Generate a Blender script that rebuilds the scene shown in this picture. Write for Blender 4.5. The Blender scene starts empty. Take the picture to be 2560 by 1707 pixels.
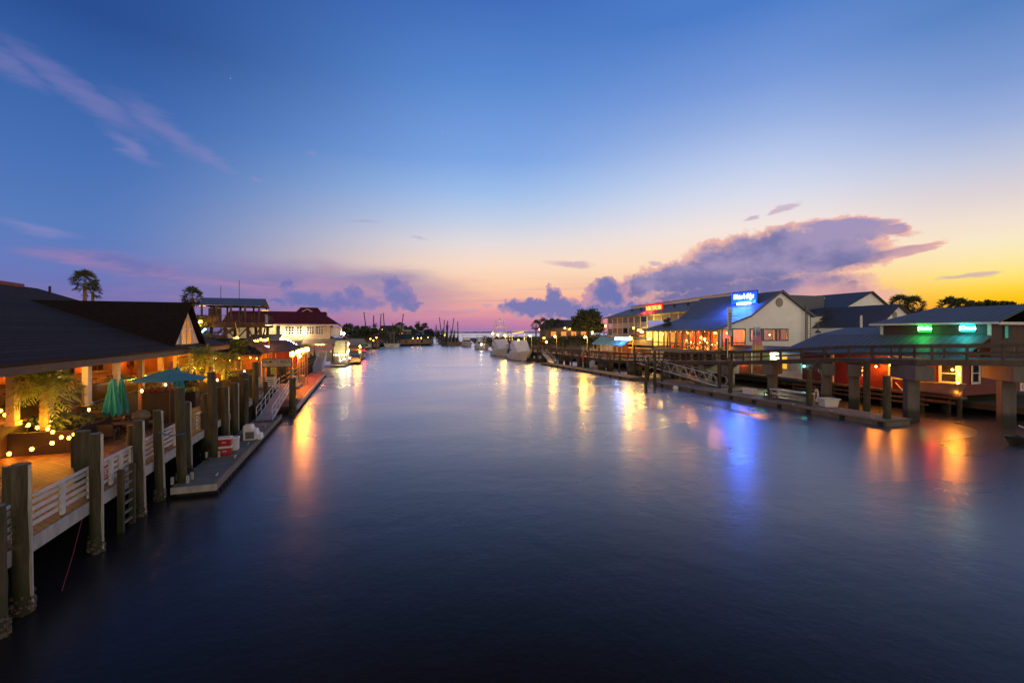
import bpy, bmesh, math, random
from mathutils import Vector, Matrix
R = math.radians
rnd = random.Random(7)
sc = bpy.context.scene
col = sc.collection
# ------------------------------------------------------------------ camera
YAW = 18.465
cam_d = bpy.data.cameras.new('camera'); cam = bpy.data.objects.new('camera', cam_d); col.objects.link(cam)
cam.location = (0, 0, 7.5); cam.rotation_euler = (R(90), 0, R(-YAW))
cam_d.sensor_width = 36; cam_d.lens = 16.0; cam_d.shift_y = -0.0088
cam_d.clip_start = 0.1; cam_d.clip_end = 20000
sc.camera = cam
sc.view_settings.view_transform = 'Standard'; sc.view_settings.look = 'None'
sc.view_settings.exposure = 0.0; sc.view_settings.gamma = 1.0
sc.cycles.use_denoising = True
sc.cycles.max_bounces = 6; sc.cycles.glossy_bounces = 4; sc.cycles.transmission_bounces = 6; sc.cycles.diffuse_bounces = 3
sc.cycles.transparent_max_bounces = 8; sc.cycles.sample_clamp_indirect = 4.0; sc.cycles.caustics_reflective = False; sc.cycles.caustics_refractive = False
# surveyed geometry of the creek: camera 7.5 m above the water, x across, y along the creek
F, HV, CH, CY, SY = 1138.0, 831.0, 7.5, math.cos(R(YAW)), math.sin(R(YAW))
def ray(u):
    a = (u - 1280) / F
    return a * CY + SY, -a * SY + CY
def D(u, v, d):
    x, y = ray(u); return Vector((x * d, y * d, CH - (v - HV) * d / F))
def W(u, v, z):
    return D(u, v, F * (CH - z) / (v - HV))
def PX(u, v, x0): return D(u, v, x0 / ray(u)[0])
def PY(u, v, y0): return D(u, v, y0 / ray(u)[1])
def lin(c):
    return tuple((x / 12.92 if x <= .04045 else ((x + .055) / 1.055) ** 2.4) for x in [y / 255 for y in c[:3]])
# ------------------------------------------------------------------ node arithmetic
class N:
    nt = None
    def __init__(s, sock): s.s = sock
    @staticmethod
    def m(op, a, b=None, c=None, clamp=False):
        n = N.nt.nodes.new('ShaderNodeMath'); n.operation = op; n.use_clamp = clamp
        for i, x in enumerate((a, b, c)):
            if x is None: continue
            if isinstance(x, N): N.nt.links.new(x.s, n.inputs[i])
            else: n.inputs[i].default_value = x
        return N(n.outputs[0])
    def __add__(s, o): return N.m('ADD', s, o)
    __radd__ = __add__
    def __sub__(s, o): return N.m('SUBTRACT', s, o)
    def __rsub__(s, o): return N.m('SUBTRACT', o, s)
    def __mul__(s, o): return N.m('MULTIPLY', s, o)
    __rmul__ = __mul__
    def __truediv__(s, o): return N.m('DIVIDE', s, o)
    def max(s, o): return N.m('MAXIMUM', s, o)
    def step(s, a, b):
        n = N.nt.nodes.new('ShaderNodeMapRange'); n.interpolation_type = 'SMOOTHSTEP'
        N.nt.links.new(s.s, n.inputs[0]); n.inputs[1].default_value = a; n.inputs[2].default_value = b
        return N(n.outputs[0])
def nmix(f, a, b):
    n = N.nt.nodes.new('ShaderNodeMix'); n.data_type = 'RGBA'
    for i, x in ((0, f), (6, a), (7, b)):
        if isinstance(x, N): N.nt.links.new(x.s, n.inputs[i])
        elif i == 0: n.inputs[0].default_value = x
        else: n.inputs[i].default_value = (*x, 1)
    return N(n.outputs[2])
def nxyz(x, y, z):
    n = N.nt.nodes.new('ShaderNodeCombineXYZ')
    for i, q in enumerate((x, y, z)):
        if isinstance(q, N): N.nt.links.new(q.s, n.inputs[i])
        else: n.inputs[i].default_value = q
    return N(n.outputs[0])
def nnoise(vec, scale, detail=4, rough=.55, dist=0):
    n = N.nt.nodes.new('ShaderNodeTexNoise')
    N.nt.links.new(vec.s, n.inputs['Vector']); n.inputs['Scale'].default_value = scale
    n.inputs['Detail'].default_value = detail; n.inputs['Roughness'].default_value = rough; n.inputs['Distortion'].default_value = dist
    return N(n.outputs[0])
def nramp(fac, stops):
    n = N.nt.nodes.new('ShaderNodeValToRGB'); N.nt.links.new(fac.s, n.inputs[0])
    e = n.color_ramp.elements
    stops = sorted(stops)
    while len(e) < len(stops): e.new(0.5)
    for i, (p, c) in enumerate(stops):
        e[i].position = p; e[i].color = (*c, 1)
    return N(n.outputs[0])
# ------------------------------------------------------------------ the dusk sky (world)
world = bpy.data.worlds.new('World'); sc.world = world; world.use_nodes = True
nt = world.node_tree; nt.nodes.clear(); N.nt = nt
out = nt.nodes.new('ShaderNodeOutputWorld'); bg = nt.nodes.new('ShaderNodeBackground'); nt.links.new(bg.outputs[0], out.inputs[0])
tc = nt.nodes.new('ShaderNodeTexCoord'); sp = nt.nodes.new('ShaderNodeSeparateXYZ'); nt.links.new(tc.outputs['Generated'], sp.inputs[0])
dx, dy, dz = N(sp.outputs[0]), N(sp.outputs[1]), N(sp.outputs[2])
DEG = 57.29578
az = N.m('ARCTAN2', dx, dy) * DEG - YAW          # degrees right of the creek mouth view
el = N.m('ARCSINE', dz) * DEG
def ang(u, v):
    a = math.atan((u - 1280) / F); return math.degrees(a), math.degrees(math.atan((HV - v) / F * math.cos(a)))
ele = N.m('ABSOLUTE', el)
def skyramp(u, cols):
    return nramp(ele / 45.0, [(max(0, min(1, ang(u, v)[1] / 45.0)), lin(c)) for v, c in cols])
r_left = skyramp(140, [(0, (42, 80, 147)), (200, (59, 101, 170)), (400, (74, 114, 182)), (550, (88, 124, 188)), (650, (102, 122, 188)), (720, (112, 116, 180)), (800, (104, 102, 160)), (831, (90, 85, 140))])
r_mid = skyramp(1180, [(0, (66, 110, 187)), (200, (90, 137, 208)), (400, (126, 166, 228)), (480, (158, 190, 234)), (550, (194, 207, 232)), (610, (230, 220, 220)), (660, (250, 220, 198)), (710, (252, 206, 172)), (750, (246, 182, 160)), (780, (232, 156, 160)), (805, (204, 132, 166)), (831, (148, 118, 172))])
r_right = skyramp(1900, [(0, (76, 124, 200)), (200, (120, 154, 218)), (300, (150, 176, 226)), (400, (186, 202, 236)), (480, (214, 219, 236)), (560, (243, 229, 224)), (610, (252, 228, 208)), (660, (253, 221, 184)), (710, (254, 205, 150)), (770, (255, 160, 108)), (831, (240, 120, 110))])
r_sun = skyramp(2480, [(0, (84, 128, 192)), (200, (126, 156, 212)), (300, (156, 176, 220)), (400, (192, 199, 222)), (480, (220, 210, 214)), (545, (240, 224, 210)), (600, (250, 233, 200)), (645, (253, 234, 172)), (690, (255, 228, 122)), (720, (255, 215, 66)), (745, (255, 199, 24)), (772, (255, 174, 8)), (800, (255, 150, 10)), (831, (255, 110, 10))])
c = nmix(az.step(-44, -2), r_left, r_mid)
c = nmix(az.step(-3, 28), c, r_right)
c = nmix(az.step(29, 49), c, r_sun)
c = nmix(az.step(75, 150), c, r_left)
# cloud fields --------------------------------------------------------
pv = nxyz(az, el, 0.0); pv2 = nxyz(az, el, 19.0)
pst = nxyz(az * .22, el, 3.0)
n1 = nnoise(pv, .42, 8, .58, .2) - .5
n2 = nnoise(pst, .7, 5, .6, .4) - .5
ns = nnoise(nxyz(az * .6, el, 5.0), .34, 4, .5) - .5
puffa, puffe = (nnoise(pv, .72, 8, .60) - .5) * 3.2, (nnoise(pv2, .72, 8, .60) - .5) * 2.7
wispa, wispe = (nnoise(pst, .5, 6, .6) - .5) * 7.0, (nnoise(nxyz(az * .3, el * 1.2, 31.0), .8, 6, .62) - .5) * 1.5
def blob(u, v, ru, rv, rot=0, wa=puffa, we=puffe):
    a, e = ang(u, v); s = math.cos(math.radians(a)) ** 2
    ra, re = ru / F * 57.3 * s, rv / F * 57.3 * math.cos(math.radians(a))
    x, y = az + wa - a, el + we - e
    if rot:
        cr, sr = math.cos(R(rot)), math.sin(R(rot))
        x, y = x * cr + y * sr, y * cr - x * sr
    x, y = x / ra, y / re
    return 1.0 - N.m('SQRT', x * x + y * y)
def field(bl, wispy=False):
    f = None
    for q_ in bl:
        q_ = tuple(q_) + (0,) * (5 - len(q_)); g = blob(*q_, *((wispa, wispe) if wispy else (puffa, puffe)))
        f = g if f is None else f.max(g)
    return f
# low lilac veil on the left, cirrus streak high up
veil = field([(800, 725, 520, 80), (330, 668, 260, 38, -8), (900, 705, 260, 44, 4), (60, 745, 420, 44)], True) + n2 * .5
c = nmix(veil.step(-.05, .7) * .72, c, nmix(n2.step(-.15, .2), lin((114, 114, 174)), lin((164, 128, 174))))
cir = field([(200, 232, 330, 46, -25), (430, 330, 230, 44, -27), (535, 395, 90, 26, -30), (30, 165, 150, 40, -24)], True) + n1 * .5 + n2 * .9
c = nmix(cir.step(.06, 1.0) * .32, c, lin((156, 138, 192)))
cir2 = field([(330, 372, 150, 30, -26), (100, 575, 170, 22, -8), (760, 385, 30, 9, -4), (640, 446, 40, 8, -10), (900, 552, 70, 10), (1040, 595, 50, 8)], True) + n1 * .8 + n2 * .5
c = nmix(cir2.step(.15, 1.0) * .35, c, lin((160, 145, 198)))
# pink bands over the harbour
band = nnoise(nxyz(az * .05, el * .9, 7.0), 1.0, 4, .55) - .5
hb = el.step(8, 1.5) * az.step(-18, -4) * az.step(30, 18)
c = nmix(band.step(.0, .14) * hb * .55, c, lin((176, 132, 170)))
c = nmix(band.step(-.05, -.2) * hb * .8, c, lin((250, 146, 140)))
# cumulus on the left
cu = field([(1000, 738, 46, 40), (978, 712, 30, 22), (1024, 764, 34, 18), (840, 756, 140, 26), (715, 712, 22, 28), (765, 748, 75, 24), (885, 735, 34, 24), (690, 756, 40, 12)])
c = nmix(cu.step(.0, .24) * .8, c, nmix((cu * .7 + ns * 1.2).step(-.1, .5), lin((156, 132, 182)), lin((104, 116, 178))))
# the big anvil and its shelf on the right
bg1 = field([(1980, 618, 240, 66, 4), (1880, 655, 220, 76), (2110, 578, 170, 30, -5), (2060, 640, 190, 50), (1760, 690, 190, 56, 6), (1690, 700, 150, 46), (1560, 730, 110, 34), (1830, 752, 380, 50), (2120, 732, 70, 34), (1650, 705, 130, 36), (1900, 722, 300, 48)]) + n2 * .25
bgt = field([(2240, 638, 140, 17, 12), (2240, 572, 80, 15, -8), (2100, 560, 150, 18, -3), (2110, 655, 170, 26, 8)], True) + n2 * .3
bga = bg1.max(bgt)
shade = nmix((ns * 2.2 + n1 * .9 + (el - 6.5) * .06).step(-.35, .45), lin((104, 108, 164)), lin((156, 142, 184)))
shade = nmix(((az - 29.0) * .06 + ns * 1.2 + (5.5 - el) * .13).step(.05, .9) * .85, shade, lin((238, 174, 158)))
c = nmix(bga.step(.0, .17) * .95, c, nmix((bga + n1 * .6).step(.05, .52), lin((238, 182, 168)), shade))
bg2 = field([(1330, 770, 95, 24), (1384, 742, 24, 32), (1515, 737, 66, 46), (1460, 778, 150, 24), (1600, 776, 130, 26), (1290, 765, 50, 16), (1400, 765, 60, 24)])
c = nmix(bg2.step(.0, .16) * .94, c, nmix((bg2 + ns * .8).step(.05, .5), lin((196, 150, 170)), lin((112, 119, 178))))
sm = field([(1430, 660, 66, 12, -6), (1950, 524, 32, 13, 12), (1890, 545, 24, 8, 10), (1230, 762, 26, 7, -8), (1180, 775, 30, 6), (1630, 660, 30, 10), (2420, 690, 90, 10, 3)], True) + n1 * .6
c = nmix(sm.step(.0, .6) * .65, c, lin((192, 160, 184)))
# overhead the dusk deepens; behind the camera an added warm glow acts as fill
c = nmix(el.step(38, 70), c, (.030, .042, .095))
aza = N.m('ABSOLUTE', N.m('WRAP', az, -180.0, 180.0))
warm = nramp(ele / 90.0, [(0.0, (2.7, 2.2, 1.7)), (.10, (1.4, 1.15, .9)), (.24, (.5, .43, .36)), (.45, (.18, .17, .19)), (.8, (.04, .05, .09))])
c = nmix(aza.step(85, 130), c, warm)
# underneath the horizon the sky only feeds bounce light
c = nmix(el.step(-0.6, -6), c, lin((26, 30, 48)))
# two early stars
for (u, v, s) in ((1106, 333, .05), (1310, 609, .05), (576, 196, .04)):
    a, e = ang(u, v)
    st = (N.m('ABSOLUTE', az - a) + N.m('ABSOLUTE', el - e) * .9).step(s * 1.6, 0.0)
    c = nmix(st * .8, c, (.9, .95, 1.0))
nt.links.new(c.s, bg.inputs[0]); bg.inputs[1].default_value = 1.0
world.cycles.sampling_method = 'MANUAL'; world.cycles.sample_map_resolution = 512
# ------------------------------------------------------------------ building helpers
ROOT = {}
def tag(o, label=None, cat=None, group=None, kind=None):
    for k, x in (('label', label), ('category', cat), ('group', group), ('kind', kind)):
        if x: o[k] = x
    return o
def thing(name, label, cat, loc=(0, 0, 0), rz=0, group=None):
    o = bpy.data.objects.new(name, None); col.objects.link(o)
    o.location = loc; o.rotation_euler = (0, 0, rz); o.empty_display_size = .3
    ROOT[o.name] = (Vector(loc), rz)
    return tag(o, label, cat, group)
def kids(o): return [c for c in bpy.data.objects if c.parent is o]
def clone(o, loc, rz=0, label=None, group=None, scale=None):
    r = o.copy(); col.objects.link(r); r.location = loc; r.rotation_euler = (0, 0, rz)
    if scale: r.scale = scale if hasattr(scale, '__len__') else (scale,) * 3
    if label: r['label'] = label
    if group: r['group'] = group
    for ch in kids(o):
        c = ch.copy(); col.objects.link(c); c.parent = r
        for g in kids(ch):
            d = g.copy(); col.objects.link(d); d.parent = c
    ROOT[r.name] = (Vector(loc), rz)
    return r
V = Vector
class MB:
    def __init__(s): s.v = []; s.f = []; s.mi = []; s.k = 0
    def add(s, vs, fs):
        b = len(s.v); s.v += [V(x) for x in vs]; s.f += [tuple(b + i for i in f) for f in fs]; s.mi += [s.k] * len(fs); return s
    def hexa(s, p): return s.add(p, [(3, 2, 1, 0), (4, 5, 6, 7), (0, 1, 5, 4), (1, 2, 6, 5), (2, 3, 7, 6), (3, 0, 4, 7)])
    def box(s, x0, y0, z0, x1, y1, z1):
        if x0 > x1: x0, x1 = x1, x0
        if y0 > y1: y0, y1 = y1, y0
        if z0 > z1: z0, z1 = z1, z0
        return s.hexa([(x0, y0, z0), (x1, y0, z0), (x1, y1, z0), (x0, y1, z0), (x0, y0, z1), (x1, y0, z1), (x1, y1, z1), (x0, y1, z1)])
    def cbox(s, c, sx, sy, sz, rz=0):
        m = Matrix.Rotation(rz, 3, 'Z'); c = V(c)
        return s.hexa([c + m @ V((a * sx / 2, b * sy / 2, e * sz / 2)) for e in (-1, 1) for a, b in ((-1, -1), (1, -1), (1, 1), (-1, 1))])
    def bar(s, p, q, w, h, up=(0, 0, 1)):
        p, q = V(p), V(q); d = (q - p).normalized(); u = V(up)
        if abs(d.dot(u)) > .98: u = V((0, 1, 0))
        a = d.cross(u).normalized() * (w / 2); b = a.cross(d).normalized() * (h / 2)
        return s.hexa([p - a - b, p + a - b, q + a - b, q - a - b, p - a + b, p + a + b, q + a + b, q - a + b])
    def cyl(s, p, q, r0, r1=None, n=10, cap=True):
        r1 = r0 if r1 is None else r1; p, q = V(p), V(q); d = (q - p).normalized()
        a = d.cross(V((0, 0, 1)) if abs(d.z) < .95 else V((1, 0, 0))).normalized(); b = d.cross(a)
        vs = []
        for c, r in ((p, r0), (q, r1)):
            vs += [c + (a * math.cos(6.28318 * i / n) + b * math.sin(6.28318 * i / n)) * r for i in range(n)]
        fs = [(i, (i + 1) % n, n + (i + 1) % n, n + i) for i in range(n)]
        if cap: fs += [tuple(range(n - 1, -1, -1)), tuple(range(n, 2 * n))]
        return s.add(vs, fs)
    def tube(s, pts, r, n=5):
        pts = [V(p) for p in pts]; vs = []; k = len(pts)
        for i, p in enumerate(pts):
            d = (pts[min(i + 1, k - 1)] - pts[max(i - 1, 0)]).normalized()
            a = d.cross(V((0, 0, 1)) if abs(d.z) < .9 else V((1, 0, 0))).normalized(); b = d.cross(a)
            rr = r[i] if hasattr(r, '__len__') else r
            vs += [p + (a * math.cos(6.28318 * j / n) + b * math.sin(6.28318 * j / n)) * rr for j in range(n)]
        fs = [(i * n + j, i * n + (j + 1) % n, (i + 1) * n + (j + 1) % n, (i + 1) * n + j) for i in range(k - 1) for j in range(n)]
        fs += [tuple(range(n - 1, -1, -1)), tuple(range((k - 1) * n, k * n))]
        return s.add(vs, fs)
    def ext(s, poly, vec):
        n = len(poly); vec = V(vec); vs = [V(p) for p in poly] + [V(p) + vec for p in poly]
        return s.add(vs, [tuple(range(n - 1, -1, -1)), tuple(range(n, 2 * n))] + [(i, (i + 1) % n, n + (i + 1) % n, n + i) for i in range(n)])
    def quad(s, *p): return s.add(p, [tuple(range(len(p)))])
    def slab(s, p, t):      # a sheet p (3 or 4 corners) with thickness t along its normal
        p = [V(x) for x in p]; nrm = (p[1] - p[0]).cross(p[2] - p[0]).normalized() * t
        return s.ext(p, nrm)
    def lathe(s, prof, c=(0, 0, 0), n=16):
        c = V(c); vs = []
        for r, z in prof: vs += [c + V((r * math.cos(6.28318 * i / n), r * math.sin(6.28318 * i / n), z)) for i in range(n)]
        fs = [(j * n + i, j * n + (i + 1) % n, (j + 1) * n + (i + 1) % n, (j + 1) * n + i) for j in range(len(prof) - 1) for i in range(n)]
        fs += [tuple(range(n - 1, -1, -1)), tuple(range((len(prof) - 1) * n, len(prof) * n))]
        return s.add(vs, fs)
    def ball(s, c, r, n=10, m=6, sz=1.0):
        return s.lathe([(max(1e-4, r * math.sin(math.pi * j / m)), -r * sz * math.cos(math.pi * j / m)) for j in range(m + 1)], c, n)
    def build(s, name, mat, parent=None, world=True, bevel=0, smooth=False, label=None):
        me = bpy.data.meshes.new(name)
        vs = s.v
        root = parent
        while root is not None and root.parent is not None: root = root.parent
        if world and root is not None:
            loc, rz = ROOT[root.name]; mt = Matrix.Rotation(-rz, 3, 'Z'); vs = [mt @ (x - loc) for x in vs]
        me.from_pydata([tuple(x) for x in vs], [], s.f)
        mats = mat if isinstance(mat, (list, tuple)) else [mat]
        for m in mats: me.materials.append(m)
        if len(mats) > 1:
            for p, i in zip(me.polygons, s.mi): p.material_index = i
        if smooth:
            for p in me.polygons: p.use_smooth = True
            try: me.set_sharp_from_angle(angle=R(40))
            except Exception: pass
        me.update()
        o = bpy.data.objects.new(name, me); col.objects.link(o)
        if parent is not None: o.parent = parent
        if bevel:
            b = o.modifiers.new('bevel', 'BEVEL'); b.width = bevel; b.segments = 1; b.limit_method = 'ANGLE'
        if label: o['label'] = label
        return o
def solo(mb, name, mat, label, cat, loc=(0, 0, 0), group=None, kind=None, **k):   # a thing that is one mesh, base at loc
    loc = V(loc); mb.v = [x - loc for x in mb.v]
    o = mb.build(name, mat, None, world=False, **k); o.location = loc
    ROOT[o.name] = (loc, 0)
    return tag(o, label, cat, group, kind)
def struct(mb, name, mat, **k):
    o = mb.build(name, mat, None, **k); o['kind'] = 'structure'; return o
# ------------------------------------------------------------------ materials
def mk(name):
    m = bpy.data.materials.new(name); m.use_nodes = True; N.nt = m.node_tree
    return m, m.node_tree.nodes['Principled BSDF'], m.node_tree
def M(name, c, rough=.7, var=.3, scale=2.0, stretch=(1, 1, 1), bump=.15, metal=0.0, lines=None, stain=None, spec=.5, c2=None):
    """c linear colour; lines=(axis 'x/y/z/d', period m, gap share, darkness); stain=(z0,z1,colour): tide or dirt below z1"""
    m, b, t = mk(name)
    co = t.nodes.new('ShaderNodeTexCoord'); mp = t.nodes.new('ShaderNodeMapping'); t.links.new(co.outputs['Object'], mp.inputs[0]); mp.inputs['Scale'].default_value = stretch
    pv = N(mp.outputs[0])
    n = nnoise(pv, scale, 6, .6); n_f = nnoise(pv, scale * 7.3, 3, .6)
    lo = tuple(x * (1 - var) for x in c); hi = tuple(min(1, x * (1 + var)) for x in (c2 or c))
    k = nmix((n * .7 + n_f * .3).step(.3, .7), lo, hi)
    h = n_f * .6 + n * .4
    if lines:
        ax, per, gap, dk = lines
        s = t.nodes.new('ShaderNodeSeparateXYZ'); t.links.new(co.outputs['Object'], s.inputs[0])
        q = {'x': lambda: N(s.outputs[0]), 'y': lambda: N(s.outputs[1]), 'z': lambda: N(s.outputs[2]), 'd': lambda: (N(s.outputs[0]) + N(s.outputs[1])) * .7071, 'e': lambda: (N(s.outputs[0]) - N(s.outputs[1])) * .7071}[ax]() / per
        fr = N.m('FRACT', q)
        ln = (N.m('ABSOLUTE', fr - .5)).step(.5 - gap, .5 - gap * .3)
        wn = t.nodes.new('ShaderNodeTexWhiteNoise'); wn.noise_dimensions = '1D'; t.links.new(N.m('FLOOR', q).s, wn.inputs['W'])
        k = nmix(N(wn.outputs['Value']) * min(.75, var * 1.4), k, tuple(x * .4 for x in c))
        k = nmix(ln * dk, k, tuple(x * .15 for x in c))
        h = h - ln * 1.5
    if stain:
        z0, z1, scn = stain
        s2 = t.nodes.new('ShaderNodeSeparateXYZ'); t.links.new(co.outputs['Object'], s2.inputs[0])
        zz = N(s2.outputs[2]) + (n - .5) * .8
        k = nmix(zz.step(z1, z0) * .9, k, scn)
    t.links.new(k.s, b.inputs['Base Color'])
    b.inputs['Roughness'].default_value = rough; b.inputs['Metallic'].default_value = metal
    b.inputs['Specular IOR Level'].default_value = spec
    if bump:
        bn = t.nodes.new('ShaderNodeBump'); bn.inputs['Strength'].default_value = bump; bn.inputs['Distance'].default_value = .03
        t.links.new(h.s, bn.inputs['Height']); t.links.new(bn.outputs[0], b.inputs['Normal'])
    return m
def E(name, c, s, noise=None):
    m, b, t = mk(name)
    b.inputs['Base Color'].default_value = (*[x * .5 for x in c], 1); b.inputs['Emission Color'].default_value = (*c, 1); b.inputs['Emission Strength'].default_value = s
    b.inputs['Roughness'].default_value = .4
    if noise:
        co = t.nodes.new('ShaderNodeTexCoord'); n = nnoise(N(co.outputs['Object']), noise[0], 4, .6)
        k = nmix(n.step(.35, .65), c, noise[1]); t.links.new(k.s, b.inputs['Emission Color'])
    return m
def glass(name, tint=(.8, .85, .9), rough=.05, alpha=.25):
    m, b, t = mk(name)
    tr = t.nodes.new('ShaderNodeBsdfTransparent'); tr.inputs[0].default_value = (*tint, 1)
    gl = t.nodes.new('ShaderNodeBsdfGlossy'); gl.inputs['Roughness'].default_value = rough
    lw = t.nodes.new('ShaderNodeLayerWeight'); lw.inputs[0].default_value = .25
    fc = N(lw.outputs['Facing']); f = fc * fc * fc * .5 + alpha * .25
    mx = t.nodes.new('ShaderNodeMixShader'); t.links.new(f.s, mx.inputs[0]); t.links.new(tr.outputs[0], mx.inputs[1]); t.links.new(gl.outputs[0], mx.inputs[2])
    t.links.new(mx.outputs[0], t.nodes['Material Output'].inputs[0])
    return m
def lamp(parent, loc, power, c, r=.08, kind='POINT', rot=None, size=1.0):
    l = bpy.data.lights.new('lamp_light', kind); l.energy = power; l.color = c
    if kind == 'SPOT': l.spot_size = size; l.spot_blend = .6; l.shadow_soft_size = r
    else: l.shadow_soft_size = r
    o = bpy.data.objects.new('lamp_light', l); col.objects.link(o)
    if parent is not None:
        rl, rz = ROOT[parent.name]; o.parent = parent; o.location = Matrix.Rotation(-rz, 3, 'Z') @ (V(loc) - rl)
    else: o.location = loc
    if rot: o.rotation_euler = rot
    return o
def text_mesh(name, txt, size, mat, parent, loc, rot, ext=.02, align='CENTER', shear=0, sx=1.0, bold=0):
    cu = bpy.data.curves.new(name, 'FONT'); cu.body = txt; cu.size = size; cu.extrude = ext; cu.align_x = align; cu.align_y = 'CENTER'; cu.shear = shear; cu.offset = bold
    o = bpy.data.objects.new(name, cu); col.objects.link(o)
    dg = bpy.context.evaluated_depsgraph_get(); me = bpy.data.meshes.new_from_object(o.evaluated_get(dg))
    bpy.data.objects.remove(o); bpy.data.curves.remove(cu)
    me.materials.clear(); me.materials.append(mat)
    o = bpy.data.objects.new(name, me); col.objects.link(o)
    m = Matrix.Translation(loc) @ rot.to_4x4() @ Matrix.Diagonal((sx, 1, 1, 1))
    if parent is not None:
        rl, rz = ROOT[parent.name]; m = Matrix.Rotation(-rz, 4, 'Z') @ Matrix.Translation(-rl) @ m
    me.transform(m)
    if parent is not None: o.parent = parent
    return o
# colours: real-world base colours, linear
BROWN = M('brown_wood', (.10, .058, .03), .75, .4, 3, (1, 1, .15), .25)
DARKWOOD = M('dark_wood', (.035, .022, .014), .75, .4, 3, (1, 1, .2), .2)
GREYWOOD = M('grey_wood', (.20, .165, .13), .75, .35, 3, (1, .2, 1), .25)
DECKM = M('deck_planks', (.22, .125, .055), .6, .5, 3.0, (1, .3, 1), .3, lines=('d', .2, .09, .95))
DOCKM = M('dock_planks', (.20, .175, .13), .7, .3, 2.5, (.3, 1, 1), .3, lines=('y', .15, .05, .8))
DOCKC = M('concrete_dock', (.30, .25, .21), .8, .25, 1.5, (1, 1, 1), .2, lines=('y', 3.0, .006, .8))
WHITEP = M('white_paint', (.62, .58, .52), .5, .15, 3, (1, 1, 1), .1)
WHITEB = M('weathered_white_paint', (.42, .38, .32), .6, .3, 2.5, (1, 1, .3), .2)
PILEM = M('timber_pile', (.068, .053, .023), .85, .6, 5, (1, 1, .10), .9, stain=(.5, 1.6, (.035, .042, .012)))
OYSTER = M('oyster_shells', (.12, .09, .06), .9, .7, 9, (1, 1, 1), 1.0)
SIDINGW = M('white_lap_siding', (.66, .6, .5), .6, .12, 1.5, (1, 1, 1), .15, lines=('z', .16, .06, .45))
SIDINGC = M('cream_siding', (.86, .83, .77), .6, .05, .8, (1, 1, 1), .05, lines=('z', .3, .04, .18))
SIDINGR = M('red_lap_siding', (.15, .011, .010), .6, .2, 2, (1, 1, 1), .2, lines=('z', .17, .07, .6))
SIDINGB = M('brown_lap_siding', (.06, .025, .018), .65, .2, 2, (1, 1, 1), .2, lines=('z', .17, .07, .6))
SHINGLE = M('brown_shingles', (.046, .028, .020), .85, .5, 5, (1, 1, 1), .6, lines=('x', .42, .12, .7), spec=.25)
SHINGLED = M('dark_shingles', (.020, .013, .010), .9, .35, 6, (1, 1, 1), .5, spec=.1)
METALB = M('blue_grey_metal_roof', (.125, .13, .145), .55, .12, 1.2, (1, 1, 1), .1, lines=('y', .62, .09, .75), spec=.3)
METALB2 = M('slate_metal_roof', (.07, .07, .09), .55, .12, 1.2, (1, 1, 1), .1, lines=('y', .62, .09, .7), spec=.3)
METALR = M('maroon_metal_roof', (.11, .014, .016), .75, .2, 1.2, (1, 1, 1), .1, spec=.15, lines=('x', .42, .05, .5))
METALT = M('teal_metal_roof', (.03, .07, .075), .5, .2, 1.2, (1, 1, 1), .1, metal=.2, lines=('x', .5, .05, .5))
CONC = M('concrete', (.13, .11, .09), .85, .25, 1.2, (1, 1, .25), .25, stain=(.7, 1.3, (.03, .03, .02)))
ALU = M('aluminium', (.55, .55, .56), .35, .1, 5, (1, 1, 1), .05, metal=.8)
BLACK = M('black_rubber', (.012, .012, .013), .7, .3, 4, (1, 1, 1), .1)
DARKGLASS = M('dark_window_glass', (.012, .014, .018), .08, .2, 1, (1, 1, 1), 0)
FOLD = M('dark_foliage', (.045, .06, .022), .7, .5, 1.2, (1, 1, 1), 0)
FOLP = M('palm_fronds', (.22, .26, .06), .55, .5, 2.5, (1, 1, 1), 0)
def leafy(m):      # leaves let some light through
    t = m.node_tree; b = t.nodes['Principled BSDF']; tr = t.nodes.new('ShaderNodeBsdfTranslucent'); t.links.new(b.inputs['Base Color'].links[0].from_socket, tr.inputs[0])
    mx = t.nodes.new('ShaderNodeMixShader'); mx.inputs[0].default_value = .45; t.links.new(b.outputs[0], mx.inputs[1]); t.links.new(tr.outputs[0], mx.inputs[2]); t.links.new(mx.outputs[0], t.nodes['Material Output'].inputs[0])
leafy(FOLP)
FOLR = M('red_flowers', (.30, .03, .03), .6, .5, 6, (1, 1, 1), 0)
TRUNK = M('palm_trunk', (.19, .12, .065), .9, .4, 6, (1, 1, 2.5), .8)
BARK = M('tree_bark', (.06, .045, .03), .9, .4, 4, (1, 1, .3), .6)
GELW = M('white_gelcoat', (.80, .77, .72), .25, .06, 2, (1, 1, 1), 0)
TEAL = M('teal_canvas', (.02, .26, .26), .75, .15, 4, (1, 1, .2), .1)
TARP = M('white_canvas_cover', (.80, .77, .82), .8, .12, 3, (1, 1, 1), .3)
CLEAR = glass('clear_glass')
PLASTIC = glass('clear_vinyl_curtain', (.55, .55, .55), .12, .5)
WARM = lin((255, 170, 70)); AMBER = lin((255, 140, 30)); SOD = lin((255, 190, 60)); WHT = lin((255, 236, 205))
BULB = E('warm_bulb', WARM, 60); BULBO = E('orange_bulb', AMBER, 60); BULBY = E('sodium_globe', SOD, 45); BULBW = E('white_lamp', WHT, 60); BULBX = E('floodlight_glass', (1, .93, .78), 160)
NBLUE = E('blue_neon', (.05, .12, 1), 14); NWHITEB = E('white_neon', (.75, .85, 1), 6); NRED = E('red_neon', (1, .02, .01), 5); NYEL = E('yellow_neon', (1, .6, .12), 1.8)
NGRN = E('green_neon', (0, 1, .06), 5); NCYA = E('cyan_neon', (.0, .9, .75), 4); NREDL = E('red_marker_lamp', (1, .0, .02), 60)
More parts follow.
